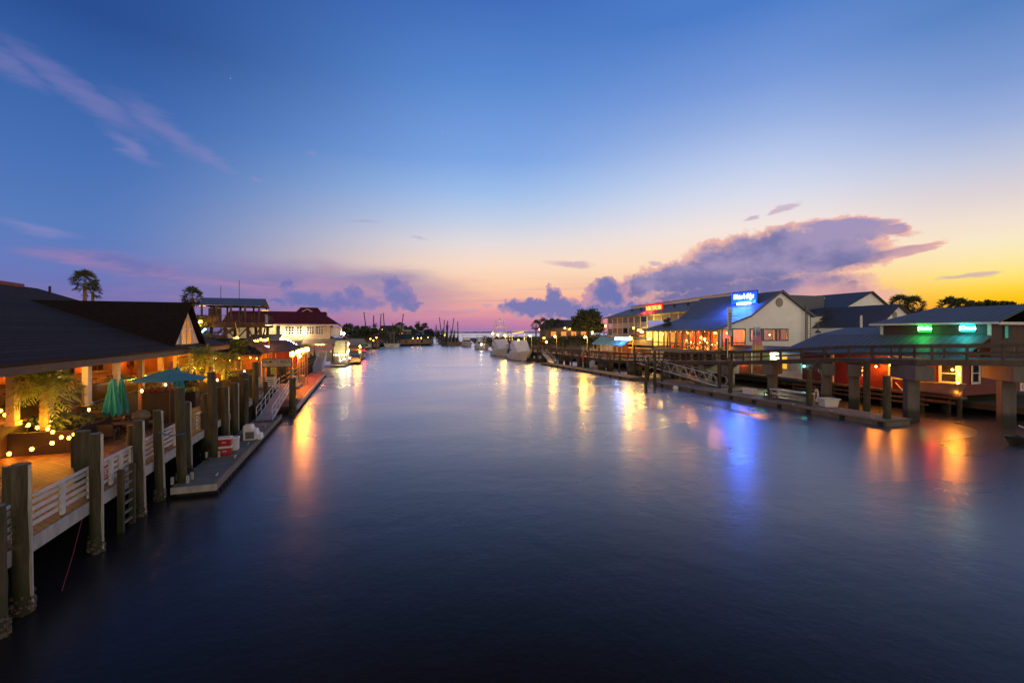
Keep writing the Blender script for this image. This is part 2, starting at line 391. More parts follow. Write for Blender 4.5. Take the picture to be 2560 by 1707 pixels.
SCREEN = E('television_picture', (.7, .8, 1), 3, (3.0, (.2, .3, .35)))
TANLIT = E('dim_lit_blind', lin((200, 130, 45)), .45)
# ------------------------------------------------------------------ water and far ground
def water_mat():
    m, b, t = mk('creek_water')
    co = t.nodes.new('ShaderNodeTexCoord'); p = N(co.outputs['Object'])
    co_s = t.nodes.new('ShaderNodeSeparateXYZ'); t.links.new(co.outputs['Object'], co_s.inputs[0]); n_a = nnoise(p, .9, 3, .5, .2); n_b = nnoise(p, .13, 3, .5, .5); n_c = nnoise(p, 4.5, 3, .6)
    n_d = nnoise(nxyz(N(co_s.outputs[0]) * .05, N(co_s.outputs[1]) * .12, 0.0), 1.0, 3, .5, .5); rr = n_d.step(.2, .8) * .10 + .23
    gl = t.nodes.new('ShaderNodeBsdfGlossy'); gl.inputs[0].default_value = (.95, .93, .97, 1); t.links.new(rr.s, gl.inputs['Roughness'])
    df = t.nodes.new('ShaderNodeBsdfDiffuse'); df.inputs[0].default_value = (.020, .017, .015, 1)
    fr = t.nodes.new('ShaderNodeFresnel'); fr.inputs[0].default_value = 1.34; fac = N.m('MULTIPLY', N(fr.outputs[0]) - .036, 1.75, clamp=True)
    mx = t.nodes.new('ShaderNodeMixShader'); t.links.new(fac.s, mx.inputs[0]); t.links.new(df.outputs[0], mx.inputs[1]); t.links.new(gl.outputs[0], mx.inputs[2]); t.links.new(mx.outputs[0], t.nodes['Material Output'].inputs[0])
    bn = t.nodes.new('ShaderNodeBump'); bn.inputs['Strength'].default_value = .4; bn.inputs['Distance'].default_value = .05
    h = n_a * .5 + n_b * 1.6 + n_c * .22
    t.links.new(h.s, bn.inputs['Height']); [t.links.new(bn.outputs[0], n_.inputs['Normal']) for n_ in (gl, df, fr)]
    return m
WATER = water_mat()
w = MB().quad((-3000, -200, 0), (4000, -200, 0), (4000, 9000, 0), (-3000, 9000, 0)); struct(w, 'water', WATER)
# ================================================================== LEFT BANK
struct(MB().ext([(-400, -60, 1.5), (-15.6, -60, 1.5), (-15.6, 62, 1.5), (-9.5, 64, 1.5), (-9.0, 135, 1.5), (-8, 225, 1.5), (30, 275, 1.5), (38, 420, 1.2), (-400, 1500, 1.2)], (0, 0, -3)), 'ground', M('bank_ground', (.05, .042, .03), .95, .4, .8, (1, 1, 1), .4))
# boardwalk deck
b = MB(); b.box(-20, 6, 1.62, -8.75, 62, 1.80); struct(b, 'boardwalk', DECKM)
b = MB(); b.box(-8.745, 6, 1.36, -8.69, 62, 1.78)
for y in range(7, 62, 3): b.box(-9.4, y, 1.3, -8.9, y + .2, 1.61)
solo(b, 'deck_fascia', WHITEB, 'pale painted edge board along the waterside of the left boardwalk', 'edge board', (-8.72, 30, 1.36))
def railing(y0, y1, posts, label, x=-8.9, z=1.8, end_first=True):
    t = thing('railing_section', label, 'railing', (x, (y0 + y1) / 2, z), 0, 'white slatted railing sections on the left boardwalk')
    MB().box(x - .09, y0, z + 1.0, x + .09, y1, z + 1.045).build('cap_rail', WHITEP, t, bevel=.008)
    for k in range(4):
        zz = z + .14 + k * .215
        MB().box(x - .055, y0 + .02, zz, x - .025, y1 - .02, zz + .115).build('slat', WHITEP, t)
    for p in posts: MB().box(x - .02, p - .09, z - .12, x + .07, p + .09, z + 1.0).build('post', WHITEP, t, bevel=.008)
    return t
railing(12.2, 16.25, (14.0, 16.0), 'short white slatted railing section nearest the camera, cut by the left picture edge')
railing(16.8, 19.7, (18.05, 19.55), 'white slatted railing section with sunny cap between the batten pile and the double pile')
railing(20.25, 22.7, (21.0, 21.75, 22.55), 'white slatted railing section with the red sign, beside the ladder')
railing(23.3, 25.6, (23.45, 25.4), 'white slatted railing section behind the low pile with blue rope')
railing(26.0, 29.0, (27.2, 28.8), 'white slatted railing section running behind the tall dock corner pile')
railing(30.6, 33.6, (33.4,), 'white slatted railing section with a red ring hanging behind it')
railing(36.2, 38.4, (36.4, 38.2), 'short white slatted railing section behind the red and white coolers')
railing(40.6, 42.6, (40.8, 42.4), 'short white slatted railing section behind the white dock steps')
# ---- timber piles
def pile(p, r, ztop, label, batten=True, oyster=True, lean=0.0, zb=-.6, r2=None, group='timber piles along the left waterfront'):
    t = thing('timber_pile', label, 'pile', (p[0], p[1], max(0, zb)), 0, group)
    lean = lean or rnd.uniform(-.07, .07)
    x, y = p[0], p[1]; n = 14; prof = []
    b = MB(); pts = []; rr = []
    for k in range(9):
        z = zb + (ztop - zb) * k / 8
        pts.append((x + lean * (z / ztop) + .012 * math.sin(k * 2.1 + x * 9), y + .012 * math.cos(k * 1.7 + y), z)); rr.append(r * (1.08 - .10 * k / 8) * (1 + .02 * math.sin(k * 3 + y)))
    b.tube(pts, rr, n); tm = b.build('timber', PILEM, t, smooth=True)
    b = MB(); b.cyl((x + lean, y, ztop - .004), (x + lean, y, ztop + .012), r * .9, n=n); b.build('end_grain', GREYWOOD, t)
    if batten:
        b = MB(); b.bar((x + r * .98, y - r * .25, .1), (x + r * .98 + lean, y - r * .25, ztop - .02), .10, .05); b.build('batten', WHITEB, t)
    if oyster:
        b = MB(); q = random.Random(int(abs(x * 100 + y * 37)))
        for k in range(70):
            a = q.uniform(0, 6.28); z = q.uniform(-.1, .55) * q.random() ** .3 + .02; s = q.uniform(.03, .085); rad = r * 1.05
            c = V((x + math.cos(a) * rad, y + math.sin(a) * rad, z))
            b.ball(c, s, 5, 3, q.uniform(.5, 1.1))
        b.build('oyster_crust', OYSTER, t)
    return t
def pw(u, x0): return x0 / ray(u)[0]
def pileuv(u, vt, wpx, x0, label, **k):
    d = pw(u, x0); p = D(u, vt, d)
    return pile((p.x, p.y), wpx / 2 * d / F, p.z, label, **k)
pileuv(-5, 1264, 34, -8.45, 'thick timber pile at the left picture edge, nearest of all', batten=False)
pileuv(58, 1159, 36, -8.55, 'thick timber pile with a full length pale batten left of the long railing section')
pileuv(19, 1167, 23, -9.6, 'brown square-shouldered pile standing inside the nearest railing', batten=False, oyster=False, zb=1.5)
pileuv(211, 1077, 33, -10.1, 'fat orange-lit pile inside the railing where the string lights end', batten=False, oyster=False, zb=1.5)
pileuv(186, 1090, 14, -11.5, 'thin dark post in front of the planter wall with lights', batten=False, oyster=False, zb=1.5)
pileuv(241, 1083, 26, -8.55, 'dark timber pile with white batten right of the fat orange-lit pile')
pileuv(350, 1050, 22, -8.55, 'timber pile with white batten under a bundled tan cushion')
pileuv(329, 1062, 20, -10.4, 'stub of a pile behind the railing beside the lounge chair', batten=False, oyster=False, zb=1.5)
pileuv(400, 1025, 20, -8.5, 'leaning timber pile with blue rope tied around it', lean=-.1)
pileuv(470, 1004, 17, -8.6, 'dark timber pile with batten just behind the dock corner pile')
pileuv(513, 984, 19, -8.7, 'timber pile banded with a pale wire, in front of the second railing gap', batten=False)
pileuv(549, 968, 15, -8.9, 'inner pile of the close pair behind the coolers', batten=False)
pileuv(563, 966, 19, -8.5, 'outer pile of the close pair behind the coolers, pale batten on its edge')
pileuv(586, 957, 19, -8.5, 'timber pile with dark foot and pale batten left of the dock steps')
pileuv(607, 933, 22, -8.45, 'stout timber pile under the dark hanging planter near the steps', batten=False)
pileuv(624, 939, 13, -9.2, 'thin timber pile between the stout pile and the gangway', batten=False)
pileuv(639, 905, 14, -8.5, 'tall slim timber pile left of the sign legs at the gangway', batten=False)
pileuv(731, 945, 15, -5.9, 'black footed timber pile at the near end of the orange walkway', batten=False)
def dockpile(u, v, vt, wpx, z, label, lean=0.0, hoop=True):
    p = W(u, v, z); d = (p - V((0, 0, CH))).dot(V((SY, CY, 0))); top = CH - (vt - HV) * d / F
    t = pile((p.x, p.y), wpx / 2 * d / F, top, label, batten=False, oyster=False, lean=lean)
    if hoop:
        b = MB()
        for sx, sy in ((-1, -1), (1, -1), (1, 1), (-1, 1)): b.box(p.x + sx * .3 - .05, p.y + sy * .3 - .05, z, p.x + sx * .3 + .05, p.y + sy * .3 + .05, z + .34)
        b.build('pile_guide', WHITEB, t)
    return t
dockpile(456, 1204, 969, 21, .5, 'tall timber pile held in guides at the corner of the near floating dock', -.12)
dockpile(536, 1140, 930, 19, .5, 'tallest leaning timber pile beside the red and white coolers', -.16)
dockpile(613, 1070, 948, 13, .5, 'timber pile rising behind the white dock steps', 0, False)
# ladder
t = thing('pile_ladder', 'weathered timber ladder going down to the water below the railing', 'ladder', (-8.5, 21.3, 0))
for y in (20.85, 21.75): MB().box(-8.6, y - .08, -.4, -8.42, y + .08, 2.35).build('stringer', PILEM, t)
for k in range(6): MB().box(-8.56, 20.93, .25 + k * .36, -8.46, 21.67, .31 + k * .36).build('rung', GREYWOOD, t)
# sign on railing
t = thing('warning_sign', 'small red and white notice tied to the slatted railing', 'sign', (-8.84, 20.55, 2.1))
MB().box(-8.86, 20.38, 2.12, -8.845, 20.66, 2.62).build('plate', M('sign_red', (.45, .03, .04), .5, .1), t)
b = MB()
for z0, z1 in ((2.5, 2.54), (2.2, 2.24), (2.3, 2.34)): b.box(-8.844, 20.42, z0, -8.838, 20.62, z1)
b.cyl((-8.844, 20.52, 2.42), (-8.838, 20.52, 2.42), .06, n=12); b.build('printing', WHITEP, t)
def rope(name, label, pts, r, c, cat='rope'):
    solo(MB().tube(pts, r, 5), name, M(name + '_fibre', c, .8, .2, 8), label, cat, pts[0])
pa, pb = PX(395, 1079, -8.3), PX(462, 1083, -7.6)
rope('mooring_rope', 'blue rope stretched from the leaning pile to the dock corner pile', [pa + (pb - pa) * (k / 8) + V((0, 0, -.12 * math.sin(k / 8 * 3.14))) for k in range(9)], .022, (.05, .12, .30))
pa, pb = V((-8.75, 18.9, 1.4)), V((-8.2, 16.6, -.05))
rope('thin_red_rope', 'thin red rope slanting from the deck edge down to the dark water', [pa, (pa + pb) / 2 + V((0, 0, -.1)), pb], .012, (.25, .03, .03))
# ---- floating docks
def bumpers(b, x, y0, y1, z, step=.55, dx=.06):
    y = y0
    while y < y1: b.box(x, y, -.05, x + dx, y + .09, z - .18); y += step
t = thing('floating_dock', 'grey planked floating dock with coolers and dock steps on it', 'dock', (-7.2, 33.5, 0))
MB().box(-8.1, 24.4, .28, -6.42, 42.9, .5).build('deck', DOCKM, t)
MB().box(-6.415, 24.4, .2, -6.30, 42.9, .56).build('rub_rail', GREYWOOD, t)
MB().box(-8.1, 24.3, .2, -6.3, 24.395, .49).build('end_board', WHITEB, t)
b = MB(); b.box(-8.0, 24.6, -.3, -6.5, 42.7, .27); bumpers(b, -6.32, 24.5, 42.8, .4); b.build('float', BLACK, t)
b = MB(); b.box(-8.0, 33.5, .504, -6.6, 35.6, .515); b.build('rubber_mat', BLACK, t)
p = W(563, 1135, .5)
t = thing('ice_chest', 'lower red ice chest with white lid in the stack beside the leaning pile', 'cooler', (p.x, p.y, .5), .1, 'ice chests on the near floating dock')
CR = M('red_plastic', (.42, .012, .02), .35, .08, 2); CWH = M('white_plastic', (.68, .66, .62), .35, .05, 2)
MB().box(-.34, -.25, 0, .34, .25, .38).build('body', CR, t, False, .03); MB().box(-.36, -.27, .38, .36, .27, .5).build('lid', CWH, t, False, .02); MB().box(-.1, -.285, .2, .1, -.25, .24).build('handle', CWH, t, False)
clone(t, (p.x - .02, p.y + .02, 1.0), .04, 'upper red ice chest with white lid stacked on another chest')
t = thing('ice_chest', 'plain white ice chest behind the red pair', 'cooler', (p.x + .06, p.y + .95, .5), .1, 'ice chests on the near floating dock')
MB().box(-.42, -.28, 0, .42, .28, .62).build('body', CWH, t, False, .04); MB().box(-.44, -.3, .62, .44, .3, .76).build('lid', CWH, t, False, .03)
p = W(630, 1097, .5)
t = thing('dock_steps', 'white moulded dock steps with dark hatch on the floating dock', 'steps', (p.x, p.y, .5))
b = MB(); b.ext([(-.45, -.42, 0), (-.45, -.42, .95), (.02, -.42, .95), (.1, -.42, .68), (.3, -.42, .66), (.38, -.42, .36), (.56, -.42, .34), (.62, -.42, 0)], (0, .84, 0)); b.build('body', CWH, t, False, .03)
MB().box(-.3, -.435, .1, .2, -.425, .55).build('hatch', M('hatch_grey', (.12, .11, .10), .6, .1), t, False)
def cleat(label, x, y, z, rz, group):
    t = thing('dock_cleat', label, 'cleat', (x, y, z), rz, group); MB().bar((-.2, 0, .1), (.2, 0, .1), .05, .045).build('horn', ALU, t, False, .01); MB().box(-.08, -.04, 0, .08, .04, .08).build('base', ALU, t, False)
    return t
for k, y in enumerate((25.6, 29.0, 32.2, 37.6, 40.8)): cleat(['cleat at the near corner of the left floating dock', 'cleat before the ice chests', 'cleat beside the ice chests', 'cleat just beyond the dock steps', 'cleat at the gangway foot on the left floating dock'][k], -6.62, y, .5, 1.57, 'cleats on the near left dock')
solo(MB().tube([(-7.9 + .18 * math.sin(k * .9), 25.6 + k * .32, .53 + .012 * (k % 2)) for k in range(17)], .022, 5), 'water_hose', M('green_hose', (.03, .09, .05), .6, .2), 'thin dark green hose snaking along the inner edge of the left floating dock', 'hose', (-7.9, 25.6, .5))
solo(MB().tube([(-6.62 - .3 * math.sin(k * .5), 29.0 + k * .1, .55 - .02 * (k % 2)) for k in range(14)], .02, 5), 'dock_line', M('tan_rope', (.34, .27, .17), .85, .3, 9), 'loose tan dock line lying by the cleat before the ice chests', 'rope', (-6.62, 29, .5))
# gangway 1
def gangway(label, a, c, w, rail=1.0, name='gangway', solid=True, mat=ALU, cat='gangway'):
    a, c = V(a), V(c); d = c - a; h = V((d.x, d.y, 0)).normalized(); s = V((h.y, -h.x, 0))
    t = thing(name, label, cat, a)
    b = MB(); b.bar(a, c, w, .1); b.build('walkway', M(name + '_tread', (.22, .22, .22), .5, .2, 2, (1, 1, 1), .2), t)
    for sg in (-1, 1):
        o = s * (sg * w / 2); n = 6; b = MB(); pts = [a + o + V((0, 0, rail * .35)), a + o + V((0, 0, rail))]
        for k in range(n + 1): b.cyl(a + d * (k / n) + o, a + d * (k / n) + o + V((0, 0, rail)), .025, n=6)
        b.tube([a + o + V((0, 0, .05)), a - h * .12 + o + V((0, 0, rail * .6)), a + o + V((0, 0, rail)), c + o + V((0, 0, rail))], .03, 6)
        b.bar(a + o + V((0, 0, rail * .55)), c + o + V((0, 0, rail * .55)), .04, .04); b.bar(a + o, c + o, .06, .16)
        b.build('handrail', mat, t)
    return t
gl, gu = W(664, 1050, .6), V((-7.1, 50.5, 2.0)); gl.x = -7.15
gangway('aluminium gangway with twin rails sloping from boardwalk to the near floating dock', gl, gu, 1.1)
# landing at the gangway head with railing and the sign
struct(MB().box(-11, 50.5, 1.75, -5.9, 54.5, 2.0), 'landing', GREYWOOD)
t = thing('railing_section', 'wide white railing panel on the landing left of the gangway head', 'railing', (-9, 50.6, 2), 0, 'white slatted railing sections on the left boardwalk')
for k in range(4): MB().box(-10.3, 50.56, 2.16 + k * .22, -8.0, 50.6, 2.30 + k * .22).build('slat', WHITEP, t)
MB().box(-10.3, 50.5, 3.03, -8.0, 50.68, 3.08).build('cap_rail', WHITEP, t)
for x in (-10.2, -8.1): MB().box(x - .07, 50.6, 2.0, x + .07, 50.7, 3.03).build('post', WHITEP, t)
t = thing('railing_section', 'white railing panel on the landing right of the gangway head', 'railing', (-6.3, 50.6, 2), 0, 'white slatted railing sections on the left boardwalk')
for k in range(4): MB().box(-6.5, 50.56, 2.16 + k * .22, -5.95, 50.6, 2.30 + k * .22).build('slat', WHITEP, t)
MB().box(-6.5, 50.5, 3.03, -5.95, 50.68, 3.08).build('cap_rail', WHITEP, t)
sgm = M('sign_board', (.42, .35, .26), .6, .1, 1)
a, c = PY(657, 898, 50.2), PY(728, 915, 50.2)
t = thing('harbour_sign', 'long sign board reading PALMETTO BREEZE above the gangway head', 'sign', (a.x, 50.2, 2.0))
MB().box(a.x, 50.2, c.z, c.x, 50.26, a.z).build('board', sgm, t)
b = MB(); b.box(a.x - .05, 50.16, a.z, c.x + .05, 50.3, a.z + .07); b.box(a.x - .05, 50.16, c.z - .07, c.x + .05, 50.3, c.z); b.box(a.x - .05, 50.16, c.z, a.x, 50.3, a.z); b.box(c.x, 50.16, c.z, c.x + .05, 50.3, a.z); b.build('frame', DARKWOOD, t)
INK = M('sign_ink', (.05, .03, .03), .6, .1)
RXZ = Matrix.Rotation(R(90), 3, 'X')
text_mesh('lettering', 'PALMETTO BREEZE', .47, INK, t, V(((a.x + c.x) / 2, 50.19, c.z + (a.z - c.z) * .62)), RXZ, .01, sx=.60, bold=.008)
text_mesh('small_lettering', 'SAILING CATAMARAN', .2, INK, t, V(((a.x + c.x) / 2, 50.19, c.z + (a.z - c.z) * .2)), RXZ, .01, sx=.86)
for x in (a.x + .05, c.x - .05): MB().box(x - .07, 50.28, 2.0, x + .07, 50.42, a.z).build('leg', GREYWOOD, t)
# orange walkway dock
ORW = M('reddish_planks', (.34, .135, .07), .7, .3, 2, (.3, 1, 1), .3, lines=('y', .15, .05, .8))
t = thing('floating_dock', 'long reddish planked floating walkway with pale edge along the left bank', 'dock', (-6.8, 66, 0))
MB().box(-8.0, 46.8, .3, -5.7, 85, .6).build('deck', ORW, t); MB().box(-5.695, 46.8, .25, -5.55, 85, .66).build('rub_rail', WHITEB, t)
b = MB(); b.box(-7.9, 47, -.3, -5.8, 84.8, .29); bumpers(b, -5.6, 47, 85, .5, 1.6, .1); b.build('float', BLACK, t)
gangway('steep aluminium gangway at the far end of the reddish walkway', (-7.0, 85.5, .7), (-7.0, 98, 3.0), 1.4, name='boarding_ramp')
# chest + dark boxes along walkway
for k, (y, h, w_) in enumerate(((52.5, 1.0, .8), (57, .7, 1.1), (63.5, .9, .9), (70, 1.0, .8))):
    t = thing('dock_box', ['dark dock box at the near end of the reddish walkway', 'low dark dock box second along the reddish walkway', 'dark dock box beside the middle of the reddish walkway', 'small dark dock box near the far gangway'][k], 'dock box', (-7.7, y, .6), 0, 'dock boxes on the reddish walkway')
    MB().box(-.3, -w_ / 2, 0, .25, w_ / 2, h * .8).build('body', GREYWOOD, t, False, .02); MB().box(-.33, -w_ / 2 - .03, h * .8, .28, w_ / 2 + .03, h * .88).build('lid', WHITEB, t, False, .02)
q = random.Random(3)
for k in range(16):
    y = 47.5 + k * 3.4; h = 2.6 + q.random() * 1.3
    nm = ['first', 'second', 'third', 'fourth', 'fifth', 'sixth', 'seventh', 'eighth', 'ninth', 'tenth', 'eleventh', 'twelfth', 'thirteenth', 'fourteenth', 'fifteenth', 'sixteenth'][k]
    pile((-8.35, y), .17, h, f'{nm} pile from the near end in the row behind the reddish walkway', batten=False, oyster=False, group='piles behind the reddish walkway')
t = thing('boat_rail', 'dark timber handrail between bank and the reddish walkway', 'railing', (-8.2, 70, 1.6))
for z in (2.1, 2.6): MB().box(-8.15, 54, z, -8.05, 100, z + .12).build('rail', BROWN, t)
for k in range(14): MB().box(-8.2, 54.2 + k * 3.4, 1.5, -8.05, 54.34 + k * 3.4, 2.8).build('post', BROWN, t)
# ------------------------------------------------------------------ pavilion restaurant with the big brown roof
t = PAV = thing('restaurant', 'low open pavilion restaurant under a huge dark brown shingled roof with A-frame gable', 'restaurant', (-20, 40, 1.5))
sl = (11.7 - 6.1) / 16.5
b = MB(); b.slab([(-13.5, 12, 6.1), (-13.5, 57, 6.1), (-30, 57, 11.7), (-30, 12, 11.7)], .12); b.slab([(-30, 12, 11.7), (-30, 57, 11.7), (-46, 57, 6.1), (-46, 12, 6.1)], .12)
roof = b.build('roof', SHINGLE, t)
b = MB(); b.box(-31.2, 50, 11.2, -29.6, 54.5, 12.0); b.build('ridge_vent', M('rust_red_vent', (.16, .05, .035), .7, .3), roof)
MB().cyl((-28, 55, 10.5), (-28, 55, 11.9), .1, n=7).build('vent_pipe', DARKWOOD, roof)
b = MB(); zf = 6.5
b.slab([(-25.2, 46.4, 10.1), (-13.9, 46.4, 10.1), (-13.9, 42.2, 6.1), (-14.2, 42.2, 6.1)], .1); b.slab([(-13.9, 50.6, 6.1), (-13.9, 46.4, 10.1), (-25.2, 46.4, 10.1), (-14.2, 50.6, 6.1)], .1)
b.build('gable_roof', SHINGLED, roof)
b = MB(); b.ext([(-14.45, 42.9, 6.35), (-14.45, 49.9, 6.35), (-14.45, 46.4, 9.72)], (.12, 0, 0)); b.build('gable_wall', SIDINGW, roof)
wn = MB(); wn.box(-14.32, 45.15, 6.4, -14.27, 47.65, 7.75); wn.ext([(-14.32, 45.15, 7.85), (-14.32, 47.65, 7.85), (-14.32, 46.4, 9.2)], (.05, 0, 0))
wf = wn.build('window', TANLIT, t)
b = MB()
for y in (45.05, 46.35, 47.65): b.box(-14.3, y, 6.3, -14.2, y + .1, 7.8 if y != 46.35 else 9.3)
b.box(-14.3, 45.0, 7.75, -14.2, 47.8, 7.87); b.box(-14.3, 45.0, 6.28, -14.2, 47.8, 6.4)
b.bar((-14.25, 45.1, 7.8), (-14.25, 46.4, 9.25), .1, .1); b.bar((-14.25, 47.7, 7.8), (-14.25, 46.4, 9.25), .1, .1); b.build('frame', WHITEP, wf)
FASC = M('fascia_brown', (.075, .055, .035), .7, .3, 2)
b = MB(); b.box(-13.62, 12, 5.72, -13.5, 57, 6.08); b.box(-30, 56.9, 5.72, -13.5, 57.02, 6.08); b.build('fascia', FASC, t)
MB().box(-24, 12, 5.93, -13.65, 56.8, 6.0).build('ceiling', M('porch_ceiling', (.30, .20, .10), .7, .2, 1, (1, 1, 1), .1, lines=('x', .2, .05, .5)), t)
MB().box(-24, 20, 3.1, -15.45, 56.5, 3.3).build('floor', BROWN, t)
MB().box(-15.44, 26.6, 1.6, -15.36, 56.5, 3.28).build('skirt', DARKWOOD, t)
MB().box(-15.6, 15, 1.8, -15.3, 26.3, 5.9).build('side_wall', SIDINGW, t)
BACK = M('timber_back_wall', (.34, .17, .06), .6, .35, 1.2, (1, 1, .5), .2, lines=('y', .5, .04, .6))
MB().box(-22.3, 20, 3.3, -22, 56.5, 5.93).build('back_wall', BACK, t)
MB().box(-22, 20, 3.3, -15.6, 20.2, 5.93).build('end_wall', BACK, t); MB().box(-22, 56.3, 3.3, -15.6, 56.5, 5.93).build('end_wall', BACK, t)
posts = []
for u, lit in ((32, 0), (120, 0), (217, 1), (291, 1), (352, 0), (402, 0), (440, 0), (477, 1), (530, 1)):
    p = PX(u, 900, -15.2); posts.append(p.y)
    b = MB(); b.box(-15.35, p.y - .2, 3.2, -15.05, p.y + .2, 5.93); b.box(-15.4, p.y - .24, 3.2, -15.0, p.y + .24, 3.42); b.build('porch_post', WHITEP if lit else M('ochre_post', (.45, .33, .14), .6, .15), t)  # unflagged posts carry the yellow lamp light in their base colour
posts = sorted(posts)
b = MB(); b.box(-15.3, 26.6, 5.55, -15.1, 56.5, 5.72); b.build('header_beam', FASC, t)
for y0, y1 in zip(posts, posts[1:]):
    b = MB(); b.box(-15.26, y0 + .25, 3.3, -15.16, y1 - .25, 3.36); b.box(-15.26, y0 + .25, 4.35, -15.14, y1 - .25, 4.43); fr = b.build('balustrade', BROWN, t)
    MB().box(-15.22, y0 + .25, 3.37, -15.2, y1 - .25, 4.34).build('vinyl_panel', PLASTIC, fr)
# openings in the back wall
for k, u in enumerate((60, 165, 240, 330, 385, 425)):
    p = PX(u, 900, -21.95)
    w_ = MB().box(-21.98, p.y - .9, 4.2, -21.9, p.y + .9, 5.6).build('window', DARKGLASS, t)
    b = MB()
    for q in (-.95, -.04, .87): b.box(-21.89, p.y + q, 4.15, -21.84, p.y + q + .08, 5.65)
    for q in (4.12, 4.86, 5.6): b.box(-21.89, p.y - .95, q, -21.85, p.y + .95, q + .07)
    b.build('frame', BROWN, w_)
pb = PX(380, 893, -21.4); tv = thing('television', 'small television showing a green pitch inside the pavilion bar', 'television', (-21.4, pb.y, 4.9))
MB().box(-21.5, pb.y - .55, 4.9, -21.42, pb.y + .55, 5.55).build('case', BLACK, tv); MB().box(-21.415, pb.y - .5, 4.94, -21.40, pb.y + .5, 5.5).build('screen', E('pitch_picture', (.2, .8, .5), 2.5, (4, (.9, 1, 1))), tv)
# bar counter and bottles shelf, tables inside
t = thing('bar_counter', 'long timber bar counter inside the open pavilion', 'bar', (-20, 38, 3.3))
MB().box(-20.3, 33, 3.3, -19.6, 46, 4.3).build('front', BACK, t); MB().box(-20.4, 32.9, 4.3, -19.4, 46.1, 4.38).build('top', BROWN, t)
lab = ['bar stool nearest the front end of the pavilion bar', 'second bar stool along the pavilion bar', 'third bar stool along the pavilion bar', 'fourth bar stool along the pavilion bar', 'fifth bar stool along the pavilion bar', 'last bar stool at the far end of the pavilion bar']
t0 = None
for k in range(6):
    if t0 is None:
        t0 = thing('bar_stool', lab[0], 'stool', (-18.9, 33.5, 3.3), 0, 'bar stools in the pavilion')
        MB().cyl((0, 0, .7), (0, 0, .78), .2, n=12).build('seat', DARKWOOD, t0, False)
        for a in range(4): MB().cyl((.2 * math.cos(a * 1.57), .2 * math.sin(a * 1.57), 0), (.12 * math.cos(a * 1.57), .12 * math.sin(a * 1.57), .7), .02, n=6).build('leg', DARKWOOD, t0, False)
    else: clone(t0, (-18.9, 33.5 + k * 2.2, 3.3), .3 * k, lab[k])
# ceiling lamps of the pavilion
for k, (u, xx, pwr) in enumerate(((50, -16.4, 55), (128, -15.9, 60), (230, -18.5, 70), (300, -18.5, 60), (352, -15.8, 70), (397, -15.7, 80), (440, -18, 50), (500, -17, 60))):
    p = PX(u, 890, xx)
    t = thing('ceiling_lamp', ['yellow ceiling lamp over the white sided corner of the pavilion', 'bright ceiling lamp beside the pavilion door', 'ceiling lamp behind the first white porch post', 'ceiling lamp behind the second white porch post', 'ceiling lamp above the wooden patio post', 'brightest ceiling lamp lighting a yellow-lit porch post', 'ceiling lamp deep inside near the A-frame', 'ceiling lamp at the far end of the pavilion'][k], 'lamp', (p.x, p.y, 5.93), 0, 'ceiling lamps under the pavilion roof')
    MB().lathe([(.05, -.02), (.16, -.1), (.17, -.16)], (p.x, p.y, 5.93), 12).build('shade', BROWN, t); MB().ball((p.x, p.y, 5.74), .07, 8, 5).build('bulb', BULB, t)
    lamp(t, (p.x, p.y, 5.55), pwr * 2.5, lin((255, 160, 50)), .08)
p = PX(126, 914, -14.9); t = thing('porch_light', 'dazzling boxed porch light under the eave beside the pavilion door', 'lamp', (p.x, p.y, 5.2)); MB().box(p.x - .06, p.y - .32, p.z - .22, p.x + .1, p.y + .32, p.z + .22).build('diffuser', E('porch_diffuser', lin((255, 205, 110)), 60), t); MB().box(p.x - .1, p.y - .36, p.z + .22, p.x + .14, p.y + .36, p.z + .3).build('housing', BROWN, t); MB().box(p.x - .02, p.y - .03, p.z + .3, p.x + .04, p.y + .03, 5.93).build('stem', BROWN, t)
# interior glow further back
for k, y in enumerate((30, 38, 46, 53)):
    t = thing('wall_lamp', ['orange wall lamp on the back wall near the door', 'orange wall lamp on the back wall behind the bar', 'orange wall lamp on the back wall under the A-frame', 'orange wall lamp on the back wall at the far end'][k], 'lamp', (-21.9, y + 1.3, 5.2), 0, 'wall lamps inside the pavilion')
    MB().box(-22, y + 1.2, 5.1, -21.9, y + 1.4, 5.3).build('bracket', BROWN, t); MB().ball((-21.8, y + 1.3, 5.3), .08, 8, 5).build('bulb', BULBO, t); lamp(t, (-21.4, y + 1.3, 5.0), 130, lin((255, 120, 24)), .1)
# ------------------------------------------------------------------ planter wall, hedge, string lights
b = MB(); b.box(-15.3, 27.1, 1.8, -12.9, 27.3, 2.85); b.box(-13.1, 27.3, 1.8, -12.9, 30.6, 2.85); solo(b, 'planter_wall', M('tarred_planks', (.008, .005, .003), .8, .3, 3), 'dark timber planter wall hung with a string of orange bulbs', 'planter', (-14, 27.2, 1.8))
def leaves(b, c, rad, n, s, q, flat=.6):
    for k in range(n):
        d = V((q.gauss(0, 1), q.gauss(0, 1), q.gauss(0, 1))).normalized() * (q.random() ** .4)
        p = V(c) + V((d.x * rad[0], d.y * rad[1], d.z * rad[2])); a = V((q.gauss(0, 1), q.gauss(0, 1), q.gauss(0, flat))).normalized(); e = a.cross(V((q.gauss(0, 1), q.gauss(0, 1), q.gauss(0, 1)))).normalized()
        z = s * q.uniform(.5, 1.2); b.quad(p - a * z, p + e * z * .5, p + a * z, p - e * z * .5)
    return b
q = random.Random(11)
b = MB()
for k in range(8): leaves(b, (-15.0 + k * .27, 28.2 + q.random(), 3.0 + q.random() * .2), (.5, .6, .35), 150, .11, q)
solo(b, 'hedge', FOLD, 'dark clipped hedge filling the planter behind the orange bulbs', 'hedge', (-14.2, 28.5, 2.85))
